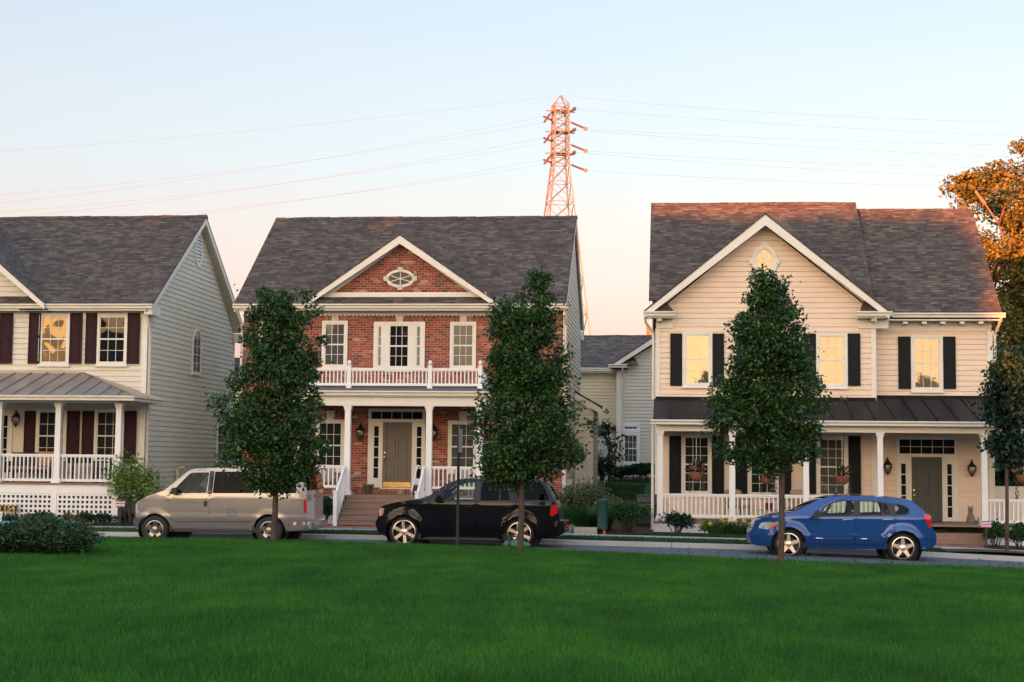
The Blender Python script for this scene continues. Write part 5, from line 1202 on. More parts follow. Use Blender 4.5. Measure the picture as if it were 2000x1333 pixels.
for j, (yl, yr1, yr2) in enumerate(((222, 222, 240), (263, 262, 284), (305, 306, 323))):
    z = pZ(1095, yl - 4, YTW); C = tw_c(z, 1.0)
    cr_ = MB()
    for k in range(4): cr_.tube([C[k], C[(k + 2) % 4]], .09, 4); cr_.tube([C[k], C[(k + 1) % 4]], .08, 4)
    cr_.tube([(cxw - 1.9, YTW - .6, z), (cxw + 1.9, YTW + .6, z)], .09, 4)
    cr_.build('cross_arm', M['tower'], TW)
    for (xa, ya, xb, yb, dy) in ((1076, yl - 2, 1057, yl + 4, -6), (1080, yl + 14, 1066, yl + 19, 6), (1110, yr1 - 1, 1124, yr1 + .5, 4), (1112, yr2 - 2, 1141, yr2 + .5, -5)):
        a = (*P(xa, ya, YTW),); b = (*P(xb, yb, YTW + dy),)
        p0, p1 = Vector((a[0], YTW, a[1])), Vector((b[0], YTW + dy * .3, b[1])); q = MB(); q.tube([p0, p1], .05, 5); n = 11
        for i in range(2, n):
            c = p0.lerp(p1, i / n); dd = (p1 - p0).normalized() * .05; q.tube([c - dd, c + dd], .15, 8)
        if xb > 1100: q.tube([p1, p1 + Vector((.0, -.12, 0))], .28, 10)
        q.build('insulator', M['insul'], TW); wires.append((tuple(p1), xb < 1095))
endL, endR = [(0, 367), (0, 384), (0, 401), (0, 414), (0, 432), (0, 446)], [(2000, 262), (2000, 279), (2000, 303), (2000, 325), (2000, 345), (2000, 363)]
def wire(a, b, sag, label):
    q = MB(); n = 24; q.tube([tuple(Vector(a).lerp(Vector(b), i / n) - Vector((0, 0, sag * 4 * i / n * (1 - i / n)))) for i in range(n + 1)], .015, 4)
    tag(q.build('power_line', M['wire'], uv=False), label, 'cable', 'power lines from the tower')
wl = [q[0] for q in wires if q[1]]; wr = [q[0] for q in wires if not q[1]]
nm = ['second from the top', 'third from the top', 'fourth from the top', 'fifth from the top', 'second from the bottom', 'lowest']
for i, (a, e) in enumerate(zip(wl, endL)):
    X, z = P(e[0], e[1], 215.); b = Vector((X, 215, z)); a = Vector(a); wire(a, a + (b - a) * 1.25, 1.6, 'thin power line running left from the tower, %s on that side' % nm[i])
for i, (a, e) in enumerate(zip(wr, endR)):
    X, z = P(e[0], e[1], 190.); b = Vector((X, 190, z)); a = Vector(a); wire(a, a + (b - a) * 1.25, .5, 'thin power line running right from the tower, %s on that side' % nm[i])
for e, Yd, lb in (((0, 287), 215., 'left'), ((2000, 229), 190., 'right')):
    X, z = P(*e, Yd); a = Vector((cxw, YTW, zpk)); b = Vector((X, Yd, z)); wire(a, a + (b - a) * 1.25, 1.0, 'topmost earth wire running %s from the peak of the tower' % lb)

# ------------------------------------------------------------------ across the green, behind the camera: the wood that shades the street at sunset
rw = np.random.default_rng(3); cl = []; xs_ = np.arange(-230, 170, 1.5); YWD = -130.
def wood_top(x):     # height of the wood at x (its skyline decides where the last sun still reaches)
    return float(np.interp(x, [-230, -130, -100, -88, -86.2, -85.2, -75.3, -74.4, -73.4, -71.2, -66, -60, -54, -50, -38, -34, -25, -5, 10, 40, 70, 120, 170], [24, 24, 23.5, 23.2, 22.6, 21.2, 21.1, 20.1, 17.5, 14.5, 12.5, 12, 14, 24, 24, 16, 9, 8, 8, 9, 12, 16, 18]))
for x in xs_:
    tp = wood_top(x) + (-1.1 if -90.5 < x < -70 else rw.normal() * .7)
    n = int(tp / 1.5)
    for k in range(n + 1):
        z = tp - 1.0 - k * 1.5 if k < n else .6
        for dy in (0, 3.0): cl.append((x + rw.normal() * .3, YWD + dy + rw.normal() * .6, max(.5, z + (rw.normal() * .2 if k else 0))))
C = np.array(cl); pts = clump_points(C, np.tile([[1.35, 1.1, 1.0]], (len(C), 1)), 16, rw, .0); v, f = leaf_arrays(pts, 1.15, rw, .1, .9)
ce = np.array([(x, YWD - .5 + 1.0 * dy, wood_top(x) - .45 - .7 * k) for x in np.arange(-92, -71, .45) for dy in (0, 1) for k in range(5)])   # denser leaf top added to sharpen the edge of the wood's shadow
v2, f2 = leaf_arrays(clump_points(ce, np.tile([[.55, .5, .45]], (len(ce), 1)), 34, rw, .0), .5, rw, .1, .9); f = np.concatenate([f, f2 + len(v)]); v = np.concatenate([v, v2])
xb = np.arange(-228, 168, 1.0); tb = np.array([max(2., wood_top(x) - (1.25 if -90.5 < x < -70 else 2.6)) for x in xb]); n_ = len(xb)          # unseen solid core, added to stop sun leaking through the leaves
vb = np.concatenate([np.stack([xb, np.full(n_, YWD + q), zz], 1) for q, zz in ((.6, np.full(n_, -.5)), (.6, tb), (2.4, tb), (2.4, np.full(n_, -.5)))]); i_ = np.arange(n_ - 1)
fb = np.concatenate([np.stack([i_ + a, i_ + 1 + a, i_ + 1 + a + n_], 1) for a in (0, n_, 2 * n_)] + [np.stack([i_ + a, i_ + 1 + a + n_, i_ + a + n_], 1) for a in (0, n_, 2 * n_)]); f = np.concatenate([f, fb + len(v)]); v = np.concatenate([v, vb])
tag(fast_mesh('treeline', v, f, M['leaf_far']), 'wood on the far side of the green behind the viewer, with added dense top and unseen solid core', 'trees', kind='stuff')

# ------------------------------------------------------------------ vehicles: each panel is cut from the traced side view and laid on a curved flank
def round_poly(p, r, closed=True, seg=4):
    out = []; n = len(p)
    for i, q in enumerate(p):
        if not closed and i in (0, n - 1): out.append(tuple(q)); continue
        a, b = np.array(p[i - 1]), np.array(p[(i + 1) % n]); q = np.array(q); da, db = np.linalg.norm(a - q), np.linalg.norm(b - q)
        k = min(r, .45 * da, .45 * db); A, B = q + (a - q) / da * k, q + (b - q) / db * k
        for t in np.linspace(0, 1, seg): out.append(tuple(A * (1 - t) ** 2 + q * 2 * t * (1 - t) + B * t * t))
    return out
def dens(p, s=.07, closed=True):
    out = []; n = len(p)
    for i in range(n if closed else n - 1):
        a, b = np.array(p[i]), np.array(p[(i + 1) % n]); k = max(1, int(math.ceil(np.linalg.norm(b - a) / s)))
        for j in range(k): out.append(tuple(a + (b - a) * j / k))
    if not closed: out.append(tuple(p[-1]))
    return out
def inside(pt, poly):
    x, y = pt; c = False; j = len(poly) - 1
    for i in range(len(poly)):
        xi, yi = poly[i]; xj, yj = poly[j]
        if (yi > y) != (yj > y) and x < (xj - xi) * (y - yi) / (yj - yi + 1e-12) + xi: c = not c
        j = i
    return c
def cdt(outer, holes=(), grid=.07):
    V = []; E = []; allp = []
    for p in [outer] + list(holes):
        b = len(V); V += [Vector(q) for q in p]; E += [(b + i, b + (i + 1) % len(p)) for i in range(len(p))]; allp += p
    A = np.array(allp); x0, z0 = np.array(outer).min(0); x1, z1 = np.array(outer).max(0)
    for x in np.arange(x0 + grid / 2, x1, grid):
        for z in np.arange(z0 + grid / 2, z1, grid):
            if np.min((A[:, 0] - x) ** 2 + (A[:, 1] - z) ** 2) < (grid * .45) ** 2: continue
            if inside((x, z), outer) and not any(inside((x, z), h) for h in holes): V.append(Vector((x, z)))
    v, e, f, *_ = delaunay_2d_cdt(V, E, [], 0, 1e-5)
    fs = []
    for t in f:
        c = ((v[t[0]].x + v[t[1]].x + v[t[2]].x) / 3, (v[t[0]].y + v[t[1]].y + v[t[2]].y) / 3)
        if inside(c, outer) and not any(inside(c, h) for h in holes): fs.append(tuple(t))
    return [(q.x, q.y) for q in v], fs
def shrink(p, d):
    p = [q for i, q in enumerate(p) if np.linalg.norm(np.array(q) - np.array(p[i - 1])) > 1e-4]
    area = sum(p[i - 1][0] * p[i][1] - p[i][0] * p[i - 1][1] for i in range(len(p))); sg = 1 if area > 0 else -1; out = []; n = len(p)
    for i in range(n):
        a, b, c = np.array(p[i - 1]), np.array(p[i]), np.array(p[(i + 1) % n]); e1, e2 = (b - a) / np.linalg.norm(b - a), (c - b) / np.linalg.norm(c - b)
        nn = np.array([-e1[1] - e2[1], e1[0] + e2[0]]) * sg; L = np.linalg.norm(nn); out.append(tuple(b + (nn / L if L > .2 else 0) * d))
    return out
class Car:
    def __init__(s, name, label, cat, Y0, w0, ctr, **k):
        s.Y0, s.w0, s.Yc = Y0, w0, Y0 + w0; s.k = k
        s.root = thing(name, (ctr, s.Yc, road_z(ctr)), label, cat, 'parked vehicles'); s.wh = []
    def T(s, pts): return [P(x, y, s.Y0) for x, y in pts]
    def W(s, x, z):
        k = s.k; w = s.w0
        w -= k['tf'] * max(0, 1 - (x - k['xf']) / k['Lf']) ** 2.2 + k['tr'] * max(0, 1 - (k['xr'] - x) / k['Lr']) ** 2.2
        w -= k['tum'] * max(0, z - k['zb']) + k['tum2'] * max(0, z - k['zb']) ** 2
        w -= .10 * max(0, (k['zs'] + .25 - z)) ** 1.5 + .22 * max(0, (k['zb'] - .16 - z)) ** 2
        for zc, am, sg in k.get('creases', ()): w += am * math.exp(-((z - zc) / sg) ** 2)
        for cx, cz, ra in s.wh:
            r = math.hypot(x - cx, z - cz)
            if z > cz - .15: w += k.get('flare', .03) * math.exp(-((r - ra - .03) / .06) ** 2) if r > ra + .03 else k.get('flare', .03)
        return max(.2, w)
    def panel(s, name, outer, m, holes=(), off=0., grid=.07, far=True, parent=None, smooth='all', near=True):
        v, f = cdt(outer, holes, grid); res = []
        for sg in ((-1,) if near else ()) + ((1,) if far else ()):
            mb = MB(); mb.add([(x, s.Yc + sg * (s.W(x, z) + off), z) for x, z in v], f); res.append(mb.build(name, m, parent or s.root, smooth=smooth, uv=False))
        return res
    def strip(s, name, prof, m, t0=-1., t1=1., crown=.03, nose=0., parent=None, off=0.):
        ts = [t for t in (-1, -.94, -.86, -.7, -.45, -.15, .15, .45, .7, .86, .94, 1) if t0 <= t <= t1]
        vs = []; n = len(ts)
        for x, z in prof:
            w = s.W(x, z)
            for t in ts: vs.append((x - nose * (1 - t * t), s.Yc + t * w, z + crown * (1 - abs(t) ** 2.5) + off))
        fs = [(i * n + j, i * n + j + 1, (i + 1) * n + j + 1, (i + 1) * n + j) for i in range(len(prof) - 1) for j in range(n - 1)]
        return MB().add(vs, fs).build(name, m, parent or s.root, smooth='all', uv=False)
    def wheel(s, cx, cz, R, rim, n, style):
        for sg in (-1, 1):
            f = lambda x, y, z: (x, s.Yc + sg * (s.w0 - .03 + k_ - y), z)
            k_ = s.k.get('wout', 0.); h = MB(f)
            h.lathe([(rim, .02), (rim + .015, -.004), (R - .07, -.012), (R - .03, .0), (R - .008, .03), (R, .06), (R, .17), (R - .01, .20), (rim, .215)], (cx, 0, cz), 'y', 40, cap=False)
            t = h.build('wheel', M['tyre'], s.root, smooth=True, uv=False)
            q = MB(f); q.lathe([(rim + .004, .016), (rim + .01, -.006), (rim - .008, -.010), (rim - .016, .004), (rim - .028, .03), (rim - .035, .15)], (cx, 0, cz), 'y', 40, cap=False)
            mm = M['steelwheel'] if style == 'van' else M['alloy']
            for i in range(n):
                a = math.pi / 2 + i * 2 * math.pi / n + (0 if style != 'six' else .12); hw0, hw1 = {'five': (.055, .034), 'six': (.033, .042), 'van': (.07, .055)}[style]; r0, r1 = .03, rim - .012
                c, sn = math.cos(a), math.sin(a); pt = lambda r, w_: (cx + r * c - w_ * sn, cz + r * sn + w_ * c)
                A = [pt(r0, -hw0), pt(r1, -hw1), pt(r1, hw1), pt(r0, hw0)]; B = [pt(r0, -hw0 - .012), pt(r1, -hw1 - .012), pt(r1, hw1 + .012), pt(r0, hw0 + .012)]
                d0, d1 = (.012, .006) if style != 'van' else (.05, .022); d0 += i * .0003
                q.add([(A[0][0], d0, A[0][1]), (A[1][0], d1, A[1][1]), (A[2][0], d1, A[2][1]), (A[3][0], d0, A[3][1]), (B[0][0], d0 + .035, B[0][1]), (B[1][0], d1 + .04, B[1][1]), (B[2][0], d1 + .04, B[2][1]), (B[3][0], d0 + .035, B[3][1])], [(0, 1, 2, 3), (0, 4, 5, 1), (3, 2, 6, 7), (1, 5, 6, 2)])
            if style == 'van': q.lathe([(rim * .62, .028), (rim * .6, .02), (rim * .36, .045)], (cx, 0, cz), 'y', 24, cap=False)
            q.lathe([(.075, .03), (.072, .004), (.03, -.004), (.002, -.006)], (cx, 0, cz), 'y', 20)
            q.build('rim', mm, t, smooth=True, uv=False)
            b = MB(f); b.lathe([(rim - .03, .13), (.0, .13)], (cx, 0, cz), 'y', 24); b.lathe([(rim * .72, .115), (rim * .72, .1), (.09, .1)], (cx, 0, cz), 'y', 24); b.build('brake_disc', M['black'], t, uv=False)
            bo = MB(f)
            for i in range(5): a = .3 + i * 1.2566; bo.lathe([(.011, .008), (.011, -.012)], (cx + .05 * math.cos(a), 0, cz + .05 * math.sin(a)), 'y', 6)
            bo.build('wheel_nuts', M['chrome'], t, uv=False)
            w_ = MB(f); ra = s.arch + .035; w_.lathe([(ra, -.0 - (k_ - .0) + .03), (ra, .40), (.0, .40)], (cx, 0, cz), 'y', 28, cap=False); w_.build('wheel_well', M['black'], s.root, uv=False)
    def arc(s, cx, cz, r, zlo, x_dir=1):
        a0 = math.asin(max(-1, min(1, (zlo - cz) / r)));
        return [(cx + r * math.cos(a), cz + r * math.sin(a)) for a in np.linspace(a0, math.pi - a0, 18)]
    def box(s, name, m, x0, x1, z0, z1, h0, h1, parent=None, bevel=0):
        """box standing proud of the flank from -h0 (inwards) to h1 (outwards), near and far side"""
        for sg in (-1, 1):
            w = s.W((x0 + x1) / 2, (z0 + z1) / 2); mb = MB(); a, b = s.Yc + sg * (w - h0), s.Yc + sg * (w + h1); mb.box(x0, x1, min(a, b), max(a, b), z0, z1); mb.build(name, m, parent or s.root, uv=False, bevel=bevel, smooth=True)
    def seats(s, xs, z0, zt):
        for x in xs:
            for y in (-.38, .38):
                c = s.Yc + y; q = MB(); q.prism([(x - .12, z0), (x + .45, z0), (x + .47, z0 + .14), (x - .1, z0 + .18)], 'y', c - .24, c + .24)
                q.prism([(x + .38, z0 + .1), (x + .52, z0 + .1), (x + .66, zt - .2), (x + .56, zt - .2)], 'y', c - .24, c + .24); q.prism([(x + .57, zt - .19), (x + .67, zt - .19), (x + .69, zt), (x + .60, zt)], 'y', c - .12, c + .12)
                q.build('seat', M['seat'], s.root, bevel=.03, smooth=True, uv=False)
    def wheel_ring(s, x, z):
        q = MB(); n = 20; q.tube([(x + .10 * math.cos(a), s.Yc - .38 + .19 * math.sin(a), z + .16 * math.cos(a)) for a in np.linspace(0, 2 * math.pi, n)], .016, 6); q.tube([(x, s.Yc - .38, z), (x - .3, s.Yc - .38, z - .15)], .03, 6); q.build('steering_wheel', M['black'], s.root, uv=False)
    def floor(s, x0, x1, z0, z1):
        q = MB(); q.box(x0, x1, s.Yc - s.w0 + .12, s.Yc + s.w0 - .12, z0, z1); q.build('underbody', M['black'], s.root, uv=False)
    def mirror(s, x, z, m, L=.16, hh=.085):
        for sg in (-1, 1):
            w = s.W(x, z); q = MB(lambda a, b, c: (a, s.Yc + sg * (w + b), c)); q.prism(round_poly([(x - L * .5, z - hh), (x + L * .5, z - hh * .9), (x + L * .42, z + hh), (x - L * .1, z + hh)], .04), 'y', .06, .24); q.prism([(x - .05, z - .06), (x + .08, z - .06), (x + .05, z - .02), (x - .03, z - .02)], 'y', -.02, .06)
            q.build('mirror', m, s.root, bevel=.012, smooth=True, uv=False)

def build_car(c, prof, wheels, R, rim, n, style, paint_m, sill, doors, wins, gl_near, brk, belt_black, lights, arch, glass_top='carglass'):
    """prof: side silhouette from the front bumper's bottom over the roof to the rear bumper's bottom; brk: indices front bumper|bonnet|windscreen|roof|rear window|tail"""
    top = c.T(prof); wc = [P(x, y, c.Y0) for x, y in wheels]; c.arch = arch
    c.wh = [(q[0], q[1], arch) for q in wc]
    segs = []; i0 = 0
    P_ = dens(round_poly(top, .05, False, 3), .07, False)
    (fx, fz), (rx, rz) = wc; zs = [p_[1] for p_ in c.T(sill)]
    zl = lambda x: zs[0] + (zs[1] - zs[0]) * (x - c.T(sill)[0][0]) / (c.T(sill)[1][0] - c.T(sill)[0][0])
    ra, fa = c.arc(rx, rz, arch, zl(rx + arch)), c.arc(fx, fz, arch, zl(fx - arch))
    ra2, fa2 = [q for q in ra], [q for q in fa]
    outline = P_ + dens([P_[-1], ra2[0]], .07, False)[1:-1] + ra2 + dens([ra2[-1], fa2[0]], .07, False)[1:-1] + fa2 + dens([fa2[-1], P_[0]], .07, False)[1:-1]
    D = [dens(round_poly(c.T(d), .035), .06) for d in doors]; Wn = [dens(round_poly(c.T(w_), .04), .05) for w_ in wins]
    holes = []; dh = [[] for _ in D]
    for w_ in Wn:
        ctr = np.mean(np.array(w_), 0); k = [i for i, d in enumerate(D) if inside(ctr, d)]
        (dh[k[0]] if k else holes).append(w_)
    pm = M[paint_m]
    body = c.panel('body', outline, pm, holes + D)
    for d, h in zip(D, dh): c.panel('door', shrink(d, .005), pm, h)
    for w_, g in zip(Wn, gl_near): c.panel('side_window', shrink(w_, -.012), M[g], (), -.012, .12)
    # strips across: bumper, bonnet, windscreen, roof, rear window, tail
    cut = [min(range(len(P_)), key=lambda i: (P_[i][0] - c.T([prof[b]])[0][0]) ** 2 + (P_[i][1] - c.T([prof[b]])[0][1]) ** 2) for b in brk]
    cut = [0] + cut + [len(P_) - 1]
    nm = ['front_bumper', 'bonnet', 'windscreen', 'roof', 'rear_window', 'tailgate']
    for k in range(6):
        seg = P_[cut[k]:cut[k + 1] + 1]
        if nm[k] in ('windscreen', 'rear_window'):
            c.strip(nm[k], seg, M[glass_top if k == 2 else gl_near[-1]], -.94, .94, .02); c.strip('pillar', seg, pm, -1, -.94, .02); c.strip('pillar', seg, pm, .94, 1, .02)
        else: c.strip(nm[k], seg, pm, crown=.025 if k in (1, 3) else .0, nose=.06 if k == 0 else -.04 if k == 5 else 0)
    x0, x1 = fx - arch - .1, rx + arch + .1
    c.floor(fx + arch * .2, rx - arch * .2, zs[0] - .02, zs[0] + .12)
    for b in belt_black: c.panel('window_trim', dens(round_poly(c.T(b[0]), .03), .06), M['black'], [shrink(w_, .0) for w_ in Wn if inside(np.mean(np.array(w_), 0), c.T(b[0]))], .004, .08)
    for (wx, wz) in wc: c.wheel(wx, wz, R, rim, n, style)
    for pl, m, nm_ in lights: c.panel(nm_, dens(round_poly(c.T(pl), .02), .05), M[m], (), .008, .06)
    return wc

# champagne van
c = Car('passenger_van', 'champagne coloured van with dark rear windows and a roof rack, parked before the cream house', 'van', 37.5, .95, pX(440, 1040, 37.5),
        xf=pX(251, 1015, 37.5), xr=pX(598, 1000, 37.5), tf=.26, Lf=.9, tr=.05, Lr=.4, tum=.20, tum2=.05, zb=pZ(440, 966, 37.5), zs=pZ(440, 1034, 37.5), flare=.018,
        creases=((pZ(440, 976, 37.5), .012, .03), (pZ(440, 1012, 37.5), .02, .05)))
van = build_car(c, [(269, 1040), (256, 1034), (251.5, 1026), (251.5, 1016), (259, 1011), (259, 985), (265, 979.5), (284, 970), (304, 963.5), (320, 959), (334, 946.5), (362, 922.5), (368, 918.5), (380, 915.7), (409, 914.6), (480, 914.8), (560, 916), (588, 917.5), (592, 925), (597.5, 958), (598.5, 1018), (607, 1019.5), (607, 1034), (598, 1037)],
    [(301, 1034.5), (524, 1036.5)], .35, .215, 5, 'van', 'p_van', [(300, 1037), (540, 1039)],
    [[(329, 965), (334, 948), (363, 924), (370, 920), (409, 919), (410.5, 965), (407, 1034), (340, 1034), (334, 1014), (327, 1000), (327, 985)]],
    [[(343, 952.5), (366.5, 927), (372, 923.5), (406, 923), (403.3, 963.6), (342.5, 963.6)], [(417.5, 921.5), (496, 922), (496, 963.8), (415, 963.8)], [(505, 922), (575, 922.5), (578.5, 963.8), (505, 963.8)]],
    ['carglass', 'tint', 'tint'], [4, 9, 12, 17, 19], [([(407.2, 920.5), (416.3, 920.5), (414, 965.3), (405, 965.3)], 0), ([(497.5, 921.5), (503.5, 921.5), (503.5, 964.3), (497.5, 964.3)], 0)],
    [([(592.8, 977), (598, 977), (598.2, 1002.5), (592.2, 1002.5)], 'red_lens', 'tail_light'), ([(260, 1016.3), (271, 1016.3), (271, 1019), (260, 1019)], 'amber_lens', 'side_marker'), ([(259.6, 986), (266, 985), (266, 1003), (260, 1003)], 'head_lens', 'headlight')], .40)
T1 = lambda *p: c.T([p])[0]
c.panel('bumper_cover', dens(round_poly(c.T([(252.2, 1016), (258.5, 1012.2), (270.5, 1012.8), (271, 1018), (269.2, 1037), (257, 1033), (252.4, 1026)]), .015), .05), mat('grey_bumper', (.12, .12, .125), .35, .3, coat=.6), (), .012, .06)
c.panel('rear_bumper_side', dens(round_poly(c.T([(561, 1020.5), (597.5, 1020.5), (597.5, 1035), (563, 1038.5)]), .015), .06), M['p_van'], (), .012, .08)
(x0, z0), (x1, z1) = T1(398, 989), T1(404.5, 978.5); c.box('door_handle', M['black'], x0, x1, z0, z1, .01, .02)
c.mirror(T1(343, 957)[0], T1(343, 959)[1], M['black'], .2, .085)
(x0, z0), (x1, z1) = T1(416, 913), T1(556, 910)
for y in (-.62, .62):
    q = MB(); q.tube([(x0 - .12, c.Yc + y, z0 - .03), (x0, c.Yc + y, z1 + .02), (x1, c.Yc + y, z1 + .0), (x1 + .1, c.Yc + y, z0 - .06)], .022, 6)
    q.build('roof_rail', M['black'], c.root, smooth='all', uv=False)
q = MB()
for k in range(3): u = x0 + .2 + (x1 - x0 - .4) * k / 2; q.box(u - .03, u + .03, c.Yc - .61, c.Yc + .61, z1 - .02, z1 + .01)
q.build('roof_rack_bars', M['black'], c.root, uv=False)
(x0, z0) = T1(597.5, 1034); (x1, z1) = T1(606, 1019.5)
q = MB(); q.prism(round_poly([(x0 + .01, c.Yc - .9), (x1 + .04, c.Yc - .82), (x1 + .06, c.Yc + .82), (x0 + .01, c.Yc + .9)], .1), 'z', z0, z1); q.build('rear_bumper', M['p_van'], c.root, bevel=.012, smooth=True, uv=False)
q = MB(); xr_ = c.k['xr']; q.box(xr_ + .0, xr_ + .03, c.Yc - .74, c.Yc + .74, T1(600, 958)[1] + .02, T1(600, 925)[1]); q.M = None
q = MB(); za_, zb_2 = T1(600, 958)[1], T1(600, 925)[1]
for a, b in ((-.76, -.02), (.02, .76)): q.add([(xr_ + .05, c.Yc + a, za_), (xr_ + .05, c.Yc + b, za_), (xr_ - .03, c.Yc + b * .96, zb_2), (xr_ - .03, c.Yc + a * .96, zb_2)], [(0, 1, 2, 3)])
q.build('rear_door_glass', M['tint'], c.root, uv=False)
(x0, z0), (x1, z1) = T1(446, 1008), T1(459.5, 994)
q = MB(); w_ = c.W((x0 + x1) / 2, z1) + .002; q.frame(x0, x1, z0, z1, c.Yc - w_ - .003, c.Yc - w_, .008); q.build('fuel_door_seam', M['black'], c.root, uv=False)
(x0, z0), (x1, z1) = T1(404.3, 962.3), T1(409.4, 959.6); c.box('red_sticker', mat('red_sticker', (.6, .08, .07), .5), x0, x1, z0, z1, -.004, .0065)
ln = c.T([(318, 977), (380, 976.3), (480, 976.2), (592, 976.5)]); q = MB()
c.panel('pinstripe', dens([(a, b + .006) for a, b in ln] + [(a, b - .006) for a, b in ln[::-1]], .1), mat('blue_grey_pinstripe', (.09, .10, .14), .4), (), .003, .2)
ln = c.T([(340, 1020), (408, 1019.8)]); c.panel('moulding_line', [(ln[0][0], ln[0][1] + .006), (ln[1][0], ln[1][1] + .006), (ln[1][0], ln[1][1] - .006), (ln[0][0], ln[0][1] - .006)], M['black'], (), .006, .3)
ln = c.T([(412, 1019.8), (491, 1019.8)]); c.panel('moulding_line', [(ln[0][0], ln[0][1] + .006), (ln[1][0], ln[1][1] + .006), (ln[1][0], ln[1][1] - .006), (ln[0][0], ln[0][1] - .006)], M['black'], (), .006, .3)
ln = c.T([(340, 1034), (484, 1034.5)]); c.panel('sill_strip', [(ln[0][0], ln[0][1] + .012), (ln[1][0], ln[1][1] + .012), (ln[1][0], ln[1][1] - .012), (ln[0][0], ln[0][1] - .012)], M['chrome'], (), .004, .3)
zf = T1(360, 1015)[1]; c.seats([T1(362, 1000)[0], T1(440, 1000)[0]], zf + .1, T1(380, 934)[1]); c.wheel_ring(T1(358, 960)[0], T1(358, 957)[1])
q = MB(); a, z = T1(330, 966); q.box(a, a + .35, c.Yc - .8, c.Yc + .8, z - .3, z - .0); q.build('dashboard', M['black'], c.root, uv=False)

# black SUV
c = Car('parked_suv', 'glossy black SUV with six spoke wheels parked in front of the brick house', 'car', 37.6, .94, pX(915, 1040, 37.6),
        xf=pX(728, 1020, 37.6), xr=pX(1095, 1020, 37.6), tf=.30, Lf=.95, tr=.14, Lr=.5, tum=.30, tum2=.12, zb=pZ(915, 982, 37.6), zs=pZ(915, 1052, 37.6), flare=.045,
        creases=((pZ(915, 984, 37.6), .010, .03),))
build_car(c, [(750, 1049), (733, 1040), (728.6, 1028), (728.5, 1019), (735, 1013), (736, 998), (740, 991), (750, 986.5), (784, 979.3), (809, 976.8), (831, 971.7), (838, 968.5), (860, 952.5), (875.5, 943), (888, 938.6), (905, 936.3), (935, 935.5), (990, 935.5), (1037, 937.2), (1057, 939.8), (1068, 949), (1082, 978), (1089, 987), (1092, 1010), (1093, 1018), (1100, 1019), (1103, 1025), (1102, 1040), (1090, 1049)],
    [(788.5, 1039.3), (1014, 1043.5)], .36, .283, 6, 'six', 'p_black', [(788, 1052), (1014, 1055)],
    [[(834, 978), (850, 963), (879, 944.5), (899, 939.5), (931, 938.3), (929.5, 980), (928, 1000), (928, 1050), (836, 1048), (833, 1020)], [(933, 938.3), (994, 938.6), (1003, 962), (1006, 979), (1008, 996), (996, 1003), (985, 1014), (980, 1030), (978, 1050), (930, 1050), (930.5, 1000), (931.5, 980)]],
    [[(860, 966), (881, 949.5), (900, 944), (927, 943), (923.5, 978.8), (863, 979.2)], [(939.5, 943.3), (974.5, 942.2), (974.5, 978), (938.2, 978.2)], [(977.5, 942.2), (984, 942.3), (997, 977.6), (977.5, 977.9)], [(1002, 942.7), (1054, 943.4), (1061, 950), (1073.5, 977.2), (1013, 977.8)]],
    ['carglass', 'tint', 'tint', 'tint', 'tint'], [4, 10, 14, 19, 21], [([(928.3, 942), (938, 942), (936.6, 979), (924.8, 979)], 0)],
    [([(1076, 989), (1082, 986.5), (1088, 987), (1089.5, 1002), (1077, 1010), (1073.5, 1004)], 'red_lens', 'tail_light'), ([(737, 997), (741, 992.5), (744, 992.5), (742, 1008), (737, 1009)], 'head_lens', 'headlight'), ([(744, 993), (748.5, 993), (747.5, 1001), (744, 1008.5), (742.4, 1008.5)], 'amber_lens', 'side_marker')], .425)
for a, b in ((908, 921.5), (981.5, 997.5)): (x0, z0), (x1, z1) = T1(a, 994.5), T1(b, 989.5); c.box('door_handle', M['p_black'], x0, x1, z0, z1, .01, .03, bevel=.012)
c.mirror(T1(858, 970)[0], T1(858, 973.5)[1], M['p_black'], .2, .09)
for y in (-.60, .60):
    (x0, z0), (x1, z1) = T1(925, 935), T1(1030, 935.5); q = MB(); q.tube([(x0, c.Yc + y, z0 + .01), (x0 + .12, c.Yc + y, z0 + .06), (x1 - .1, c.Yc + y, z1 + .06), (x1, c.Yc + y, z1 + .0)], .018, 6); q.build('roof_rail', M['black'], c.root, smooth='all', uv=False)
zf = T1(900, 1020)[1]; c.seats([T1(880, 1000)[0], T1(955, 1000)[0]], zf + .1, T1(900, 951)[1]); c.wheel_ring(T1(876, 970)[0], T1(872, 974)[1])
q = MB(); a, z = T1(846, 980); q.box(a, a + .4, c.Yc - .8, c.Yc + .8, z - .3, z - .0); q.build('dashboard', M['black'], c.root, uv=False)
q = MB(); x0, z0 = T1(1090, 1042); x1, z1 = T1(1099, 1018); q.prism(round_poly([(x0 - .12, c.Yc - .9), (x1 + .03, c.Yc - .8), (x1 + .10, c.Yc), (x1 + .03, c.Yc + .8), (x0 - .12, c.Yc + .9)], .15), 'z', z0, z1); q.build('rear_bumper', M['p_black'], c.root, bevel=.015, smooth=True, uv=False)
q = MB(); q.box(T1(1101, 1030)[0], T1(1101, 1030)[0] + .1, c.Yc - .7, c.Yc - .5, T1(1100, 1030)[1], T1(1100, 1027)[1]); q.build('bumper_reflector', M['red_lens'], c.root, uv=False)
(x0, z0) = T1(729, 1038); q = MB(); q.lathe([(.05, 0), (.05, .03)], (x0 + .06, c.Yc - .52, z0 + .05), 'x', 12); q.build('fog_lamp', M['head_lens'], c.root, uv=False)
q = MB(); q.tube([T1(1060, 939.8)[:1] + (c.Yc - .1, T1(1060, 939.8)[1] + .03), (T1(1060, 940)[0] + .02, c.Yc + .5, T1(1060, 939.8)[1] + .03)], .02, 6); q.build('rear_spoiler', M['p_black'], c.root, uv=False)

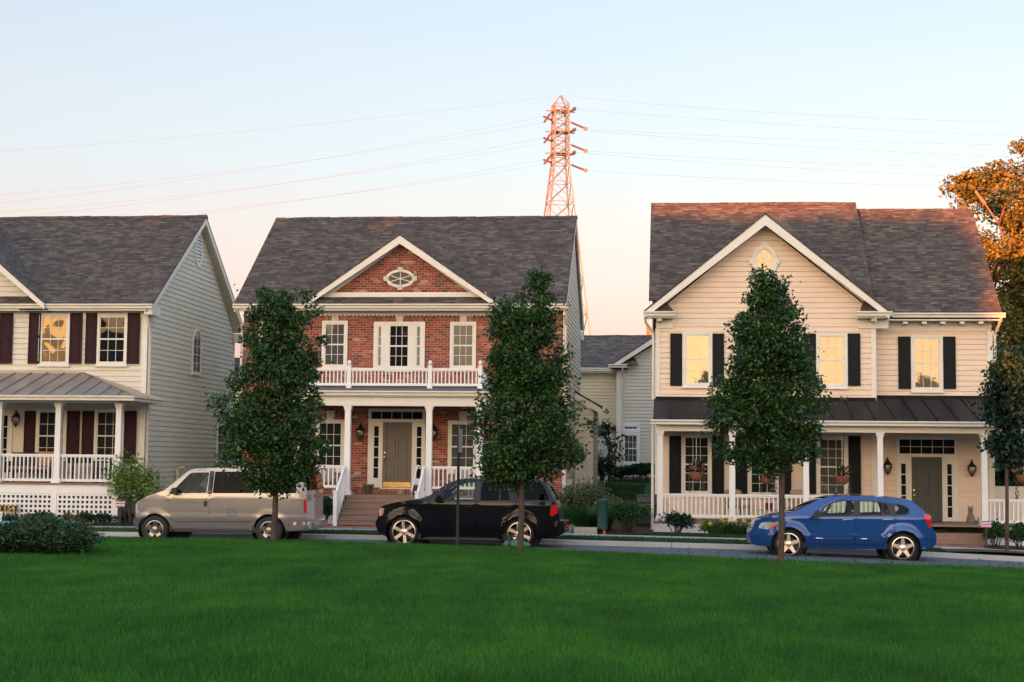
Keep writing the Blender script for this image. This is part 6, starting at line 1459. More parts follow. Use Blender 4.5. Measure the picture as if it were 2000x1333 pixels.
# blue hatchback
c = Car('parked_hatchback', 'metallic blue hatchback with five spoke wheels parked in front of the tan house', 'car', 37.4, .875, pX(1650, 1050, 37.4),
        xf=pX(1465, 1040, 37.4), xr=pX(1832, 1050, 37.4), tf=.30, Lf=.9, tr=.16, Lr=.55, tum=.30, tum2=.12, zb=pZ(1650, 1010, 37.4), zs=pZ(1650, 1072, 37.4), flare=.05,
        creases=((pZ(1650, 1012, 37.4), .014, .03), (pZ(1650, 1049, 37.4), .022, .03), (pZ(1650, 1062, 37.4), .014, .02)))
build_car(c, [(1480, 1067), (1470, 1064), (1465, 1052), (1466, 1041), (1470.5, 1033), (1474, 1022), (1480, 1016.5), (1491, 1012), (1515, 1006.3), (1533, 1003.8), (1555, 999), (1581, 985), (1601, 976), (1617, 972), (1645, 970.3), (1676, 969.7), (1712, 970.6), (1748, 973.8), (1770, 977), (1785, 981), (1800, 994), (1811, 1003), (1818, 1008), (1822, 1020), (1823, 1034), (1829.5, 1040), (1832, 1052), (1831, 1065), (1822, 1072), (1797, 1075)],
    [(1540.5, 1063.3), (1764, 1071)], .345, .255, 5, 'five', 'p_blue', [(1540, 1069.5), (1764, 1073.5)],
    [[(1583, 1011), (1592, 1004), (1612, 986), (1630, 978), (1648, 975), (1673, 974), (1671.5, 1008), (1669.5, 1066), (1585, 1064), (1583, 1040)], [(1675, 974), (1710, 975), (1731, 978.5), (1742, 990), (1748.5, 1008), (1749, 1037), (1738, 1040), (1727, 1052), (1724, 1067), (1671, 1066), (1673, 1008)]],
    [[(1603, 1007.5), (1613, 990), (1630, 982.5), (1648, 979.8), (1669, 979.5), (1666, 1006), (1640, 1007)], [(1681, 979.8), (1711, 981), (1723.5, 983), (1723.5, 1005.2), (1679.8, 1006)], [(1726, 983.5), (1732, 985), (1739, 1004.6), (1726, 1005)], [(1748, 987.5), (1757, 986.6), (1769.5, 991), (1776.5, 996.5), (1772, 1004), (1756, 1005.3), (1750, 1003)]],
    ['carglass', 'carglass', 'carglass', 'carglass', 'tint'], [4, 10, 13, 19, 21],
    [([(1599, 1010), (1611, 988), (1629, 980.5), (1648, 977.5), (1712, 978.5), (1735, 982.5), (1757, 984.8), (1771, 989.5), (1778.5, 996.8), (1774, 1006), (1748, 1008), (1700, 1008.5)], 0)],
    [([(1803, 1006.5), (1808, 1004.8), (1817.5, 1005.3), (1821, 1017), (1821.5, 1031.5), (1815, 1030.5), (1807, 1016)], 'red_lens', 'tail_light'), ([(1482.6, 1032.5), (1484, 1025.5), (1489, 1021), (1501, 1020), (1509, 1020.5), (1504, 1034), (1500, 1035)], 'head_lens', 'headlight'), ([(1509.5, 1020.6), (1517, 1020.4), (1515.5, 1026), (1504, 1034.5), (1501.5, 1034)], 'amber_lens', 'side_marker')], .415)
for a, b in ((1645.5, 1665.5), (1723.5, 1743.5)): (x0, z0), (x1, z1) = T1(a, 1017), T1(b, 1014.7); c.box('door_handle', M['chrome'], x0, x1, z0, z1, .005, .03, bevel=.008)
c.mirror(T1(1594, 1003)[0], T1(1594, 1004)[1], M['black'], .2, .085)
for s0, s1 in (((1585.5, 1050.8), (1668.5, 1052)), ((1672, 1052), (1717.5, 1052.8))):
    ln = c.T([s0, s1]); c.panel('chrome_moulding', dens([(ln[0][0], ln[0][1] + .010), (ln[1][0], ln[1][1] + .010), (ln[1][0], ln[1][1] - .010), (ln[0][0], ln[0][1] - .010)], .2), M['chrome'], (), .006, .3)
fx_, fz_ = T1(1778.6, 1016); n = 28; R_ = .082
q = MB()
for k in range(n):
    p_ = lambda r, k: (lambda x, z: (x, c.Yc - c.W(x, z) - .003, z))(fx_ + r * math.cos(k * 2 * math.pi / n), fz_ + r * math.sin(k * 2 * math.pi / n)); q.poly([p_(R_, k), p_(R_, k + 1), p_(R_ - .007, k + 1), p_(R_ - .007, k)])
q.build('fuel_door_seam', M['black'], c.root, uv=False)
q = MB(); a, z = T1(1772, 978.5); b, z2 = T1(1787, 980); q.prism([(a, z + .02), (b + .02, z2 + .005), (b + .02, z2 - .03), (a, z - .04)], 'y', c.Yc - .60, c.Yc + .60); q.build('rear_spoiler', M['p_blue'], c.root, bevel=.008, uv=False)
q = MB(); a, z = T1(1473, 1024)
for k in range(3): q.box(a - .10, a - .02, c.Yc - .38, c.Yc + .38, z - .05 - k * .05, z - .025 - k * .05)
q.build('grille', M['chrome'], c.root, uv=False)
zf = T1(1640, 1045)[1]; c.seats([T1(1622, 1020)[0], T1(1690, 1020)[0]], zf + .08, T1(1650, 984)[1]); c.wheel_ring(T1(1618, 1000)[0], T1(1616, 1001)[1])
q = MB(); a, z = T1(1585, 1009); q.box(a, a + .4, c.Yc - .72, c.Yc + .72, z - .3, z + .0); q.build('dashboard', M['black'], c.root, uv=False)
# a silver car far off, seen past the porch end
fc_ = copy_tree(c.root); xx = pX(1946, 940, 72.0); fc_.location = (xx, 72, pZ(1946, 937, 72.0) - 1.5); fc_.rotation_euler = (0, 0, rad(70)); fc_['label'] = 'pale car far behind, glimpsed between the porch end and the slender tree'; del fc_['group']
silver = paint('silver_paint', (.42, .46, .52), .3, .4)
for ch in fc_.children:
    if ch.type == 'MESH' and ch.data.materials and ch.data.materials[0] == M['p_blue']: ch.material_slots[0].link = 'OBJECT'; ch.material_slots[0].material = silver

# ------------------------------------------------------------------ porch furniture and small things
def armchair(name, label, x, y, z, m, w_=.56, hb=1.0, rz=0., group=None, holes=False, tilt=.1):
    t = thing(name, (x, y, z), label, 'chair', group); F = lambda a, b, c: (x + a * math.cos(rz) - b * math.sin(rz), y + a * math.sin(rz) + b * math.cos(rz), z + c); h = w_ / 2
    q = MB(F); q.box(-h + .03, h - .03, -.26, .24, .36, .44); q.build('seat', m, t, bevel=.02, smooth=True)
    q = MB(F); q.prism(round_poly([(-h + .02, .4), (h - .02, .4), (h - .0, hb - .05), (h - .09, hb), (-h + .09, hb), (-h, hb - .05)], .06), 'y', .22, .27)
    q.build('backrest', m, t)
    for s in (-1, 1):
        q = MB(F); q.box(s * h - .03, s * h + .03, -.28, .24, .60, .65); q.build('armrest', m, t, bevel=.012)
        for yy in (-.25, .23): q = MB(F); q.box(s * (h - .02) - .022, s * (h - .02) + .022, yy - .022, yy + .022, 0, .6 if yy < 0 else .42); q.build('leg', m, t)
    return t
zb_p, zl_p, zr_p = 0, 0, 0
def wick():
    m, nt, b = newmat('perforated_wicker'); u, v = uvxy(nt); s = math_(nt, 'MULTIPLY', math_(nt, 'SINE', math_(nt, 'MULTIPLY', u, 130.0)), math_(nt, 'SINE', math_(nt, 'MULTIPLY', v, 110.0)))
    nt.links.new(ramp_(nt, s, [(.35, (.42, .35, .31)), (.6, (.12, .09, .085))]), b.inputs['Base Color']); b.inputs['Roughness'].default_value = .75; return m
WK = wick()
ZB = pZ(757, 968, 44.7); ZLp = pZ(100, 944, 43.0); ZRp = pZ(1500, 1021, 44.1)
armchair('wicker_chair', 'wicker chair on the brick porch left of the door, behind the rail', pX(634, 930, 45.6), 45.6, ZB, WK, .60, pZ(634, 908, 45.6) - ZB, .1, 'porch chairs')
armchair('wicker_chair', 'wicker chair on the brick porch right of the door, behind the sign post', pX(902, 930, 45.6), 45.6, ZB, WK, .60, pZ(902, 912, 45.6) - ZB, -.1, 'porch chairs')
armchair('porch_chair', 'high backed tan chair on the tan house porch, at the second white column', pX(1440, 985, 45.3), 45.3, ZRp, M['beige_cloth'], .56, pZ(1440, 957, 45.3) - ZRp, .5, 'porch chairs')
armchair('porch_chair', 'high backed tan chair on the tan house porch, just left of the third white column', pX(1557, 985, 45.3), 45.3, ZRp, M['beige_cloth'], .60, pZ(1557, 957, 45.3) - ZRp, -.4, 'porch chairs')
def side_table(label, x, y, z, r, h, m):
    t = thing('side_table', (x, y, z), label, 'table'); q = MB(); q.lathe([(r, 0), (r, .025)], (x, y, z + h), 'z', 20); q.build('table_top', m, t)
    for k in range(3): a = k * 2.09; q = MB(); q.tube([(x + r * .7 * math.cos(a), y + r * .7 * math.sin(a), z), (x + r * .5 * math.cos(a), y + r * .5 * math.sin(a), z + h)], .018, 6); q.build('leg', m, t)
    return t
tx = pX(1500, 990, 45.2); side_table('low tan table between the two chairs on the tan house porch', tx, 45.2, ZRp, .28, .30, M['beige_cloth'])
q = MB(); q.lathe([(.08, 0), (.11, .02), (.14, .18), (.15, .2), (.12, .2), (.10, .12)], (tx + .02, 45.2, ZRp + .326), 'z', 16, cap=False); rp = q.build('flower_pot', mat('red_pot', (.30, .02, .02), .4), smooth=True); tag(rp, 'small red pot on the low table behind the tan house rail', 'pot')
# sofa and covered grill on the cream porch
sx = pX(62, 915, 44.7); t = thing('garden_sofa', (sx, 44.7, ZLp), 'dark garden sofa with tan cushions behind the cream house porch rail', 'sofa'); q = MB()
q.box(sx - .75, sx + .75, 44.42, 45.0, ZLp + .28, ZLp + .36); q.box(sx - .75, sx + .75, 44.96, 45.03, ZLp + .36, pZ(62, 884, 44.9))
for u in (-.75, .69):
    q.box(sx + u, sx + u + .06, 44.42, 44.955, ZLp + .361, ZLp + .62)
q.build('frame', M['dark_cloth'], t, bevel=.015)
for u in (-.7, .62):
    for yy in (44.46, 44.92): q = MB(); q.box(sx + u, sx + u + .07, yy, yy + .06, ZLp, ZLp + .28); q.build('leg', M['dark_cloth'], t)
for u in (-.67, .02): q = MB(); q.box(sx + u, sx + u + .64, 44.44, 44.94, ZLp + .362, ZLp + .47); q.build('cushion', mat('tan_cushion', (.40, .24, .14), .9), t, bevel=.04, smooth=True)
q = MB(); q.prism([(44.82, ZLp + .48), (44.94, ZLp + .48), (44.95, ZLp + .92), (44.86, ZLp + .92)], 'x', sx + .1, sx + .62); q.build('back_cushion', mat('tan_cushion', (.40, .24, .14), .9), t, bevel=.03, smooth=True)
sx = pX(165, 915, 44.6); t = thing('patio_table', (sx, 44.6, ZLp), 'dark patio table at the cream house porch rail, right of the white column', 'table'); q = MB(); q.box(sx - .55, sx + .55, 44.3, 44.95, ZLp + .58, ZLp + .62); q.build('table_top', M['dark_cloth'], t)
for u in (-.5, .46):
    for yy in (44.34, 44.88): q = MB(); q.box(sx + u, sx + u + .04, yy, yy + .04, ZLp, ZLp + .58); q.build('leg', M['dark_cloth'], t)
armchair('patio_chair', 'dark patio chair at the right end of the cream house porch', pX(205, 915, 44.7), 44.7, ZLp, M['dark_cloth'], .5, .86, -.9, 'porch chairs')
# pots by the brick door
for x, lb in ((719.5, 'olive glazed pot left of the taupe front door'), (815, 'olive glazed pot right of the taupe front door')):
    X = pX(x, 965, 45.9); q = MB(); q.lathe([(.10, 0), (.115, .02), (.155, .24), (.175, .26), (.175, .30), (.15, .30), (.135, .22)], (X, 45.9, ZB + .002), 'z', 20, cap=False); q.lathe([(.14, .22), (0, .23)], (X, 45.9, ZB), 'z', 12, cap=False); tag(q.build('plant_pot', M['olive_pot'], smooth=True), lb, 'pot')
# hanging baskets
ZC = pZ(1500, 844, 44.3) + .06
for i, (x, y, lb) in enumerate(((1360, 917, 'hanging basket of pink flowers before the leftmost porch window of the tan house'), (1499, 924, 'hanging basket partly behind the pear tree trunk, on the tan house porch'), (1645, 925, 'hanging basket of pink flowers before the third porch window, above the blue car'), (1999, 922, 'hanging basket at the right edge of the photo, beyond the last white column'))):
    Y = 44.75; X, z = P(x, y + 6, Y); t = thing('hanging_basket', (X, Y, z - .2), lb, 'flower basket', 'hanging baskets on the tan porch'); q = MB()
    q.lathe([(.04, -.24), (.11, -.22), (.17, -.15), (.20, -.05), (.215, .0), (.20, .005), (.17, -.08)], (X, Y, z), 'z', 18, cap=False); q.lathe([(.19, -.03), (0, -.01)], (X, Y, z), 'z', 14, cap=False); q.build('basket', M['coir'], t, smooth=True)
    q = MB(); q.tube([(X, Y, z + .42), (X, Y, ZC + .06)], .009, 5)
    for k in range(3): a = k * 2.1 + .3; q.tube([(X + .2 * math.cos(a), Y + .2 * math.sin(a), z), (X, Y, z + .42)], .005, 4)
    q.build('hanger', M['trim'], t)
    r = np.random.default_rng(400 + i); n = 130; a = r.random(n) * 6.28; rr = .04 + .2 * r.random(n); v, f = leaf_arrays(np.stack([X + rr * np.cos(a), Y + rr * np.sin(a), z + .02 + .12 * r.random(n)], 1), .09, r, .0, .4); fast_mesh('foliage', v, f, M['leaf_mid'], t)
    n = 70; a = r.random(n) * 6.28; cl_ = r.normal(size=(9, 2)) * .11; k = r.integers(0, 9, n); v, f = leaf_arrays(np.stack([X + cl_[k, 0] + .05 * r.normal(size=n), Y - .05 + cl_[k, 1] + .05 * r.normal(size=n), z + .08 + .09 * r.random(n)], 1), .055, r, -.4, .8); fast_mesh('flowers', v, f, M['petal_pink'], t)
    n = 150; a = np.where(r.random(n) < .5, 2.9, .1) + r.normal(size=n) * .25; v, f = leaf_arrays(np.stack([X + .21 * np.cos(a) + .02 * r.normal(size=n), Y - .05 + .12 * np.sin(a), z - .02 - (.5 + .15 * (i % 2)) * r.random(n) ** .8], 1), .06, r, 1.0, .4); fast_mesh('trailing_stems', v, f, M['leaf_grey'], t)
    n = 26; p0 = np.array([X, Y, z]); v, f = leaf_arrays(np.repeat(p0[None] + [[0, 0, .08]], n, 0) + r.normal(size=(n, 3)) * .03, .34, r, -1.2, .05); fast_mesh('spikes', v, f, M['leaf_mid'], t)
# cat figure
X = pX(1896, 1030, 46.0); z0 = ZRp + .002; q = MB(); q.lathe([(.10, 0), (.125, .03), (.12, .12), (.09, .22), (.065, .29), (.05, .31)], (X, 46.0, z0), 'z', 16)
q.lathe([(.002, -.085), (.05, -.07), (.078, -.03), (.082, .01), (.06, .055), (.02, .075)], (X - .01, 45.96, z0 + .385), 'z', 14)
for s in (-1, 1): q.add([(X - .01 + s * .075, 45.96, z0 + .40), (X - .01 + s * .02, 45.96, z0 + .445), (X - .01 + s * .065, 45.965, z0 + .52), (X - .01 + s * .05, 45.99, z0 + .43)], [(0, 1, 2), (1, 3, 2), (3, 0, 2)]); q.tube([(X + s * .05, 45.90, z0 + .02), (X + s * .045, 45.9, z0 + .2)], [.035, .025], 6); q.lathe([(.035, 0), (.03, .03)], (X + s * .05, 45.87, z0), 'z', 8)
q.tube([(X + .1, 46.05, z0 + .04), (X + .19, 46.0, z0 + .05), (X + .21, 45.93, z0 + .1), (X + .17, 45.9, z0 + .15)], [.03, .028, .022, .012], 6)
tag(q.build('cat_figurine', M['cat'], smooth=True), 'grey stone figure of a sitting cat on the tan house porch', 'figurine')
q = MB(); q.box(pX(1782, 1033, 46.3), pX(1838, 1033, 46.3), 45.9, 46.6, ZRp + .001, ZRp + .018); tag(q.build('door_mat', M['dark_cloth']), 'dark doormat before the grey green front door', 'doormat')
# house number board
Xa, Xb, Za, Zb = rect(1.5, 987, 35, 1000, 42.9); t = thing('house_number_sign', ((Xa + Xb) / 2, 42.9, .3), 'dark house number board reading 154 before the lattice', 'sign'); q = MB(); q.box(Xa, Xb, 42.88, 42.91, Za, Zb); q.build('board', M['iron'], t)
q = MB(); q.frame(Xa, Xb, Za, Zb, 42.868, 42.8799, .012); q.build('gilt_edge', mat('gilt', (.42, .28, .10), .5), t)
for x in (Xa + .08, Xb - .08): q = MB(); q.box(x - .015, x + .015, 42.911, 42.935, .1, Za + .1); q.build('stake', M['iron'], t)
def lettering(txt, x, y, z, size, m, parent, name='lettering', sx_=1.):
    cu = bpy.data.curves.new(name, 'FONT'); cu.body = txt; cu.size = size; cu.extrude = .003; cu.align_x = 'CENTER'; cu.align_y = 'CENTER'
    o = bpy.data.objects.new(name, cu); COL.objects.link(o); me = bpy.data.meshes.new_from_object(o); bpy.data.objects.remove(o); me.name = name; me.materials.clear(); me.materials.append(m)
    o = bpy.data.objects.new(name, me); COL.objects.link(o); o.parent = parent; o.location = Vector((x, y, z)) - origin(parent); o.rotation_euler = (rad(90), 0, 0); o.scale = (sx_, 1, 1); return o
lettering('154', (Xa + Xb) / 2, 42.874, (Za + Zb) / 2, (Zb - Za) * 1.12, mat('gold_digits', (.62, .42, .17), .45), t, 'digits', 1.12)
# striped yard signs
def yard_sign(label, px, Y, z0, cols_):
    Xa, Xb, Za, Zb = rect(*px, Y); t = thing('yard_sign', ((Xa + Xb) / 2, Y, z0), label, 'sign', 'striped yard signs'); n = len(cols_)
    q = MB(); q.box(Xa, Xb, Y - .004, Y + .004, Za, Zb); q.build('board', mat('sign_white', (.6, .58, .6), .5), t)
    for i, cc in enumerate(cols_):
        if cc is None: continue
        q = MB(); q.box(Xa + .005, Xb - .005, Y - .009, Y - .0045, Za + (Zb - Za) * i / n + .004, Za + (Zb - Za) * (i + 1) / n - .004); q.build('stripe', mat('stripe', cc, .5), t)
    q = MB(); q.box((Xa + Xb) / 2 - .02, (Xa + Xb) / 2 + .02, Y + .005, Y + .025, z0 - .1, Zb - .02); q.build('stake', M['black'], t)
yard_sign('small purple, white and red striped yard sign under the lime shrub', (226, 977, 244, 991), 42.55, yard_z(-15.3, 42.6), [(.10, .05, .25), None, (.5, .08, .08), None, (.10, .05, .25)])
yard_sign('small red, white and blue striped yard sign at the right porch column', (1917, 1018, 1936, 1031), 42.7, yard_z(8.7, 42.7), [(.42, .06, .06), None, (.42, .06, .06), None, (.05, .05, .16)])
# utility pedestal, vault and box
X = pX(1176.5, 1034, 42.9); zb_ = yard_z(X, 42.9); zt2 = pZ(1176.5, 976, 42.9); t = thing('utility_pedestal', (X, 42.9, zb_), 'green plastic cable pedestal standing in the mulch', 'utility post'); q = MB()
q.lathe([(.15, pZ(1176, 1034, 42.9) - zb_), (.15, zt2 - zb_ - .06), (.153, zt2 - zb_ - .055), (.153, zt2 - zb_ - .012), (.14, zt2 - zb_)], (X, 42.9, zb_), 'z', 24); q.build('shell', M['ped'], t, smooth=True)
q = MB(); q.lathe([(.045, -.05), (.045, .12)], (X + .05, 42.86, zb_), 'z', 10); q.build('conduit', mat('orange_conduit', (.6, .12, .03), .5), t)
Xa, Xb, Za, Zb = rect(1120.5, 1031, 1166, 1042.5, 42.7); q = MB(); q.prism(round_poly([(Xa, 42.7), (Xb, 42.7), (Xb, 43.15), (Xa, 43.15)], .03), 'z', Za - .1, Zb)
q.box((Xa + Xb) / 2 - .16, (Xa + Xb) / 2 + .16, 42.693, 42.6995, Zb - .09, Zb - .065); tag(q.build('meter_box', mat('beige_polymer', (.40, .33, .25), .7), smooth=True), 'low beige meter box on the mulch left of the pedestal', 'utility box')
X = pX(1114, 1036, 43.0); q = MB(); q.lathe([(.15, -.05), (.145, .18), (.13, .22), (.05, .23)], (X, 43.0, yard_z(X, 43)), 'z', 18); tag(q.build('valve_box', mat('pale_green_polymer', (.10, .14, .08), .6), smooth=True), 'small pale green valve box just behind the SUV bumper', 'utility box')
# black lamp post at the brick house corner
X = pX(1068, 930, 44.2); zb_ = yard_z(X, 44.2); zt2 = pZ(1068, 866, 44.2); t = thing('lamp_post', (X, 44.2, zb_), 'black lamp post in front of the brick corner, behind the twin-topped tree', 'lamp post'); q = MB()
q.lathe([(.09, -.1), (.09, .1), (.05, .16), (.045, zt2 - zb_), (.07, zt2 - zb_ + .03)], (X, 44.2, zb_), 'z', 12); q.build('post', M['iron'], t, smooth=True)
q = MB(); q.lathe([(.06, .04), (.10, .3), (.14, .31), (.06, .4), (.01, .46)], (X, 44.2, zt2), 'z', 6, cap=False); q.build('lantern', M['iron'], t)
# covered grill and air conditioner in the gap
X, z = onb(1264, 1030, 46.2)[0], onb(1264, 1030, 46.2)[2]; t = thing('barbecue_grill', (X, 46.2, z), 'black barbecue grill in the shade beside the tan house corner', 'grill'); q = MB()
q.box(X - .3, X + .3, 46.0, 46.4, z + .08, z + .66); q.build('cabinet', M['dark_cloth'], t, bevel=.02)
q = MB(); q.prism([(46.0, z + .72), (46.4, z + .72), (46.4, z + .82), (46.32, z + .94), (46.18, z + .98), (46.04, z + .9)], 'x', X - .32, X + .32); q.build('hood', M['iron'], t, bevel=.02)
q = MB(); q.box(X - .42, X + .4, 46.02, 46.38, z + .665, z + .69); q.build('side_shelf', mat('grey_shelf', (.09, .095, .10), .5), t)
for u in (-.24, .24): q = MB(); q.lathe([(.08, -.02), (.08, .02)], (X + u, 46.06, z + .08), 'y', 14); q.build('wheel', M['tyre'], t)
X, zt2 = P(1168, 916, 61.0); z = yard_z(X, 61); q = MB(); q.box(X - .36, X + .36, 60.7, 61.4, z, zt2); 
for k in range(12): q.box(X - .34, X + .34, 60.68, 60.699, z + .06 + k * (zt2 - z - .1) / 12, z + .08 + k * (zt2 - z - .1) / 12)
tag(q.build('air_conditioner', mat('dark_grey_metal', (.03, .032, .04), .5)), 'dark air conditioner unit by the pale house wall', 'air conditioner')
# sign post at the near kerb, seen edge-on
X = pX(895, 1000, 31.9); z0 = lawn_z(X, 31.4); t = thing('sign_post', (X, 31.9, z0 - .1), 'thin dark green sign post seen edge-on in front of the SUV', 'sign'); zt2 = pZ(896, 838, 31.9); q = MB()
q.prism([(X - .034, 31.86), (X - .012, 31.9), (X - .034, 31.94), (X - .026, 31.94), (X + .02, 31.9), (X - .026, 31.86)], 'z', z0 - .4, zt2 - .02); q.build('post', M['pole'], t)
a = rad(83); dx_, dy_ = .15 * math.cos(a), .15 * math.sin(a); zs_ = pZ(896, 884, 31.9); q = MB(); q.add([(X + .026 - dx_, 31.9 - dy_, zs_), (X + .026 + dx_, 31.9 + dy_, zs_), (X + .026 + dx_, 31.9 + dy_, zt2), (X + .026 - dx_, 31.9 - dy_, zt2), (X + .03 - dx_, 31.902 - dy_, zs_), (X + .03 + dx_, 31.902 + dy_, zs_), (X + .03 + dx_, 31.902 + dy_, zt2), (X + .03 - dx_, 31.902 - dy_, zt2)], [(0, 1, 2, 3), (4, 5, 6, 7), (0, 1, 5, 4), (1, 2, 6, 5), (2, 3, 7, 6), (3, 0, 4, 7)]); q.build('sign_plate', M['signback'], t)
# duffel bag on the road by the SUV's rear wheel
Y = 36.95; Xa, Xb = pX(981, 1065, Y), pX(1037, 1065, Y); xc = (Xa + Xb) / 2; hl = (Xb - Xa) / 2; zg = road_z(xc) + .02; t = thing('duffel_bag', (xc, Y, zg), 'green duffel bag with black straps lying on the road by the SUV rear wheel', 'bag')
vs = []; nu, nv = 22, 16; rb = np.random.default_rng(9)
prof = lambda s: (1 - abs(s) ** 3.2) ** .5
for i in range(nu + 1):
    s = -1 + 2 * i / nu; k = max(.02, prof(s * .995)); hz, hy = (.125 + .02 * math.sin(s * 7)) * k, .17 * k
    for j in range(nv): a = j * 2 * math.pi / nv; vs.append((xc + hl * s, Y + hy * math.cos(a) * (1 + .06 * rb.normal()), max(zg + .004, zg + .115 + hz * math.sin(a) * (1 + .05 * rb.normal()) - (.03 if a < math.pi and abs(s) > .6 else 0))))
q = MB(); q.add(vs, [(i * nv + j, i * nv + (j + 1) % nv, (i + 1) * nv + (j + 1) % nv, (i + 1) * nv + j) for i in range(nu) for j in range(nv)]); q.build('bag', M['bagcloth'], t, smooth='all', uv=False)
for s in (-.38, .38):
    q = MB(); ring = [(xc + hl * s + .03 * math.cos(a), Y + .185 * math.cos(a), max(zg + .006, zg + .118 + .142 * math.sin(a))) for a in np.linspace(0, 2 * math.pi, 17)]
    for p0, p1 in zip(ring[:-1], ring[1:]): q.add([(p0[0] - .035, p0[1], p0[2]), (p0[0] + .035, p0[1], p0[2]), (p1[0] + .035, p1[1], p1[2]), (p1[0] - .035, p1[1], p1[2])], [(0, 1, 2, 3)])
    q.build('strap', M['black'], t)
q = MB(); q.tube([(xc - hl * .38, Y - .05, zg + .25), (xc - hl * .2, Y - .08, zg + .31), (xc + hl * .2, Y - .08, zg + .31), (xc + hl * .38, Y - .05, zg + .25)], .016, 6); q.build('handle', M['black'], t, smooth='all')
q = MB(); q.lathe([(.05, -.02), (.05, .02)], (Xa + .03, Y - .1, zg + .1), 'x', 12); q.build('end_patch', M['black'], t)
# recycling bins behind the juniper
for x, lb in ((3, 'recycling bin with a blue lid at the left edge, behind the juniper'), (122, 'recycling bin with a blue lid, only its lid showing over the juniper')):
    Y = 33.2; X, zt2 = P(x, 1018, Y); z = road_z(X) + .02; t = thing('recycling_bin', (X, Y, z), lb, 'bin', 'recycling bins'); H_ = zt2 - z
    q = MB(); q.add([(X - .22, Y - .2, z + .06), (X + .22, Y - .2, z + .06), (X + .22, Y + .2, z + .06), (X - .22, Y + .2, z + .06), (X - .28, Y - .26, zt2 - .08), (X + .28, Y - .26, zt2 - .08), (X + .28, Y + .26, zt2 - .08), (X - .28, Y + .26, zt2 - .08)], [(0, 3, 2, 1), (4, 5, 6, 7), (0, 1, 5, 4), (1, 2, 6, 5), (2, 3, 7, 6), (3, 0, 4, 7)]); q.build('body', mat('dark_blue_plastic', (.02, .05, .07), .5), t, bevel=.02, smooth=True)
    q = MB(); q.prism([(Y - .29, zt2 - .079), (Y + .29, zt2 - .079), (Y + .27, zt2 - .02), (Y + .1, zt2), (Y - .15, zt2 - .01)], 'x', X - .31, X + .31); q.build('lid', mat('blue_plastic', (.05, .16, .22), .45), t, bevel=.015, smooth=True)
    for s in (-.2, .2): q = MB(); q.lathe([(.08, -.025), (.08, .025)], (X + s, Y + .2, z + .08), 'x', 14); q.build('wheel', M['tyre'], t)

# ------------------------------------------------------------------ grass
def blades(name, n, sampler, h, wd, m, seed, lean=.45):
    r = np.random.default_rng(seed); p = sampler(r, n); n = len(p); a = r.random(n) * 6.283; H = h(p, r); W_ = wd * (.7 + .6 * r.random(n)) * (1 + .03 * p[:, 1])
    d = np.stack([np.cos(a), np.sin(a), 0 * a], 1); s = np.stack([-np.sin(a), np.cos(a), 0 * a], 1) * W_[:, None]; b = r.random(n) * 6.283
    tip = p + np.stack([np.cos(b), np.sin(b), 0 * b], 1) * (H * lean * r.random(n))[:, None]; tip[:, 2] += H
    v = np.stack([p - s, p + s, tip], 1).reshape(-1, 3); f = np.arange(n * 3).reshape(-1, 3); return fast_mesh(name, v, f, M[m], kind='stuff')
xl_, xr2_ = np.array([pX(-60, 1100, 10.), pX(-60, 1100, 31.)]), np.array([pX(2060, 1100, 10.), pX(2060, 1100, 31.)])
lz = np.vectorize(lawn_z); rz_ = np.vectorize(road_z); yz_ = np.vectorize(yard_z)
def lawn_s(r, n):
    y = 9.8 + (31.5 - 9.8) * r.random(n) ** .9; l = np.interp(y, [10, 31], xl_); q = np.interp(y, [10, 31], xr2_); e = r.random(n); x = np.where(e < .74, l + (q - l) * r.random(n), np.where(e < .87, l - 7 * r.random(n) ** 1.3, q + 7 * r.random(n) ** 1.3))
    return np.stack([x, y, lz(x, y) - .005], 1)
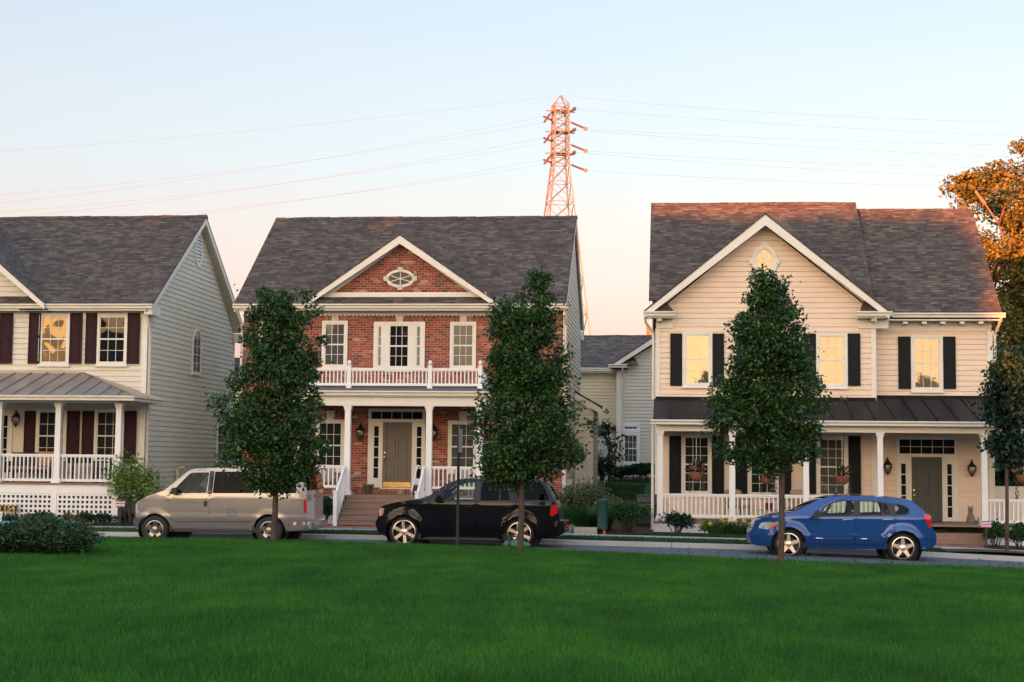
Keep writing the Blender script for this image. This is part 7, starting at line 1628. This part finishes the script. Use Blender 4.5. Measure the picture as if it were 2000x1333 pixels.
def lawn_h(p, r):
    ph = np.sin(p[:, 0] * 1.3 + 2 * np.sin(p[:, 1] * .5)) * .5 + np.sin(p[:, 1] * 1.9 + p[:, 0] * .6) * .5
    h = (.045 + .03 * r.random(len(p))) * (1 + .18 * ph); edge = np.clip((p[:, 1] - 30.6) / .9, 0, 1) * np.clip((p[:, 0] + 4) / 6, .12, 1)
    return h * (1 + edge * 1.0 * r.random(len(p)) ** 2)
tag(blades('grass', 720000, lawn_s, lawn_h, .0028, 'blade', 200), 'clipped dark green lawn in the foreground', 'grass')
def verge_s(r, n):
    x = -16.5 + 29 * r.random(n); y = 39.8 + 1.36 * r.random(n); k = np.sin(x * .9) + np.sin(x * 2.3 + 1) * .6 + np.sin(y * 5 + x) * .4; keep = (k < .75 + .5 * r.random(n)) & ~((x > 6.9) & (x < 10)); x, y = x[keep], y[keep]
    return np.stack([x, y, rz_(x) + .14], 1)
tag(blades('verge_grass', 60000, verge_s, lambda p, r: .04 + .06 * r.random(len(p)), .004, 'blade2', 201), 'worn grass of the verge between kerb and sidewalk', 'grass')
def yard_s(r, n):
    k = r.random(n); x = np.where(k < .5, -.9 + 4.4 * r.random(n), np.where(k < .8, -16.5 + 6.2 * r.random(n), -3.8 + 2.8 * r.random(n))); y = np.where(k < .5, 42.45 + .5 * r.random(n), np.where(k < .8, 42.45 + .65 * r.random(n), 50 + 9 * r.random(n)))
    return np.stack([x, y, yz_(x, y) + .0], 1)
tag(blades('yard_grass', 60000, yard_s, lambda p, r: .05 + .06 * r.random(len(p)), .004, 'blade2', 202), 'grass of the front yards', 'grass')
r = np.random.default_rng(210); n = 120; x = -1 + 9 * r.random(n) ** .8; y = 31.0 + .45 * r.random(n); p = np.stack([x, y, lz(x, y) + .05 + .12 * r.random(n)], 1); v, f = leaf_arrays(np.repeat(p, 4, 0) + r.normal(size=(n * 4, 3)) * .025, .035, r, -.3, .8)
tag(fast_mesh('edge_weeds', v, f, M['leaf_mid'], kind='stuff'), 'small weeds along the lawn edge', 'weeds')
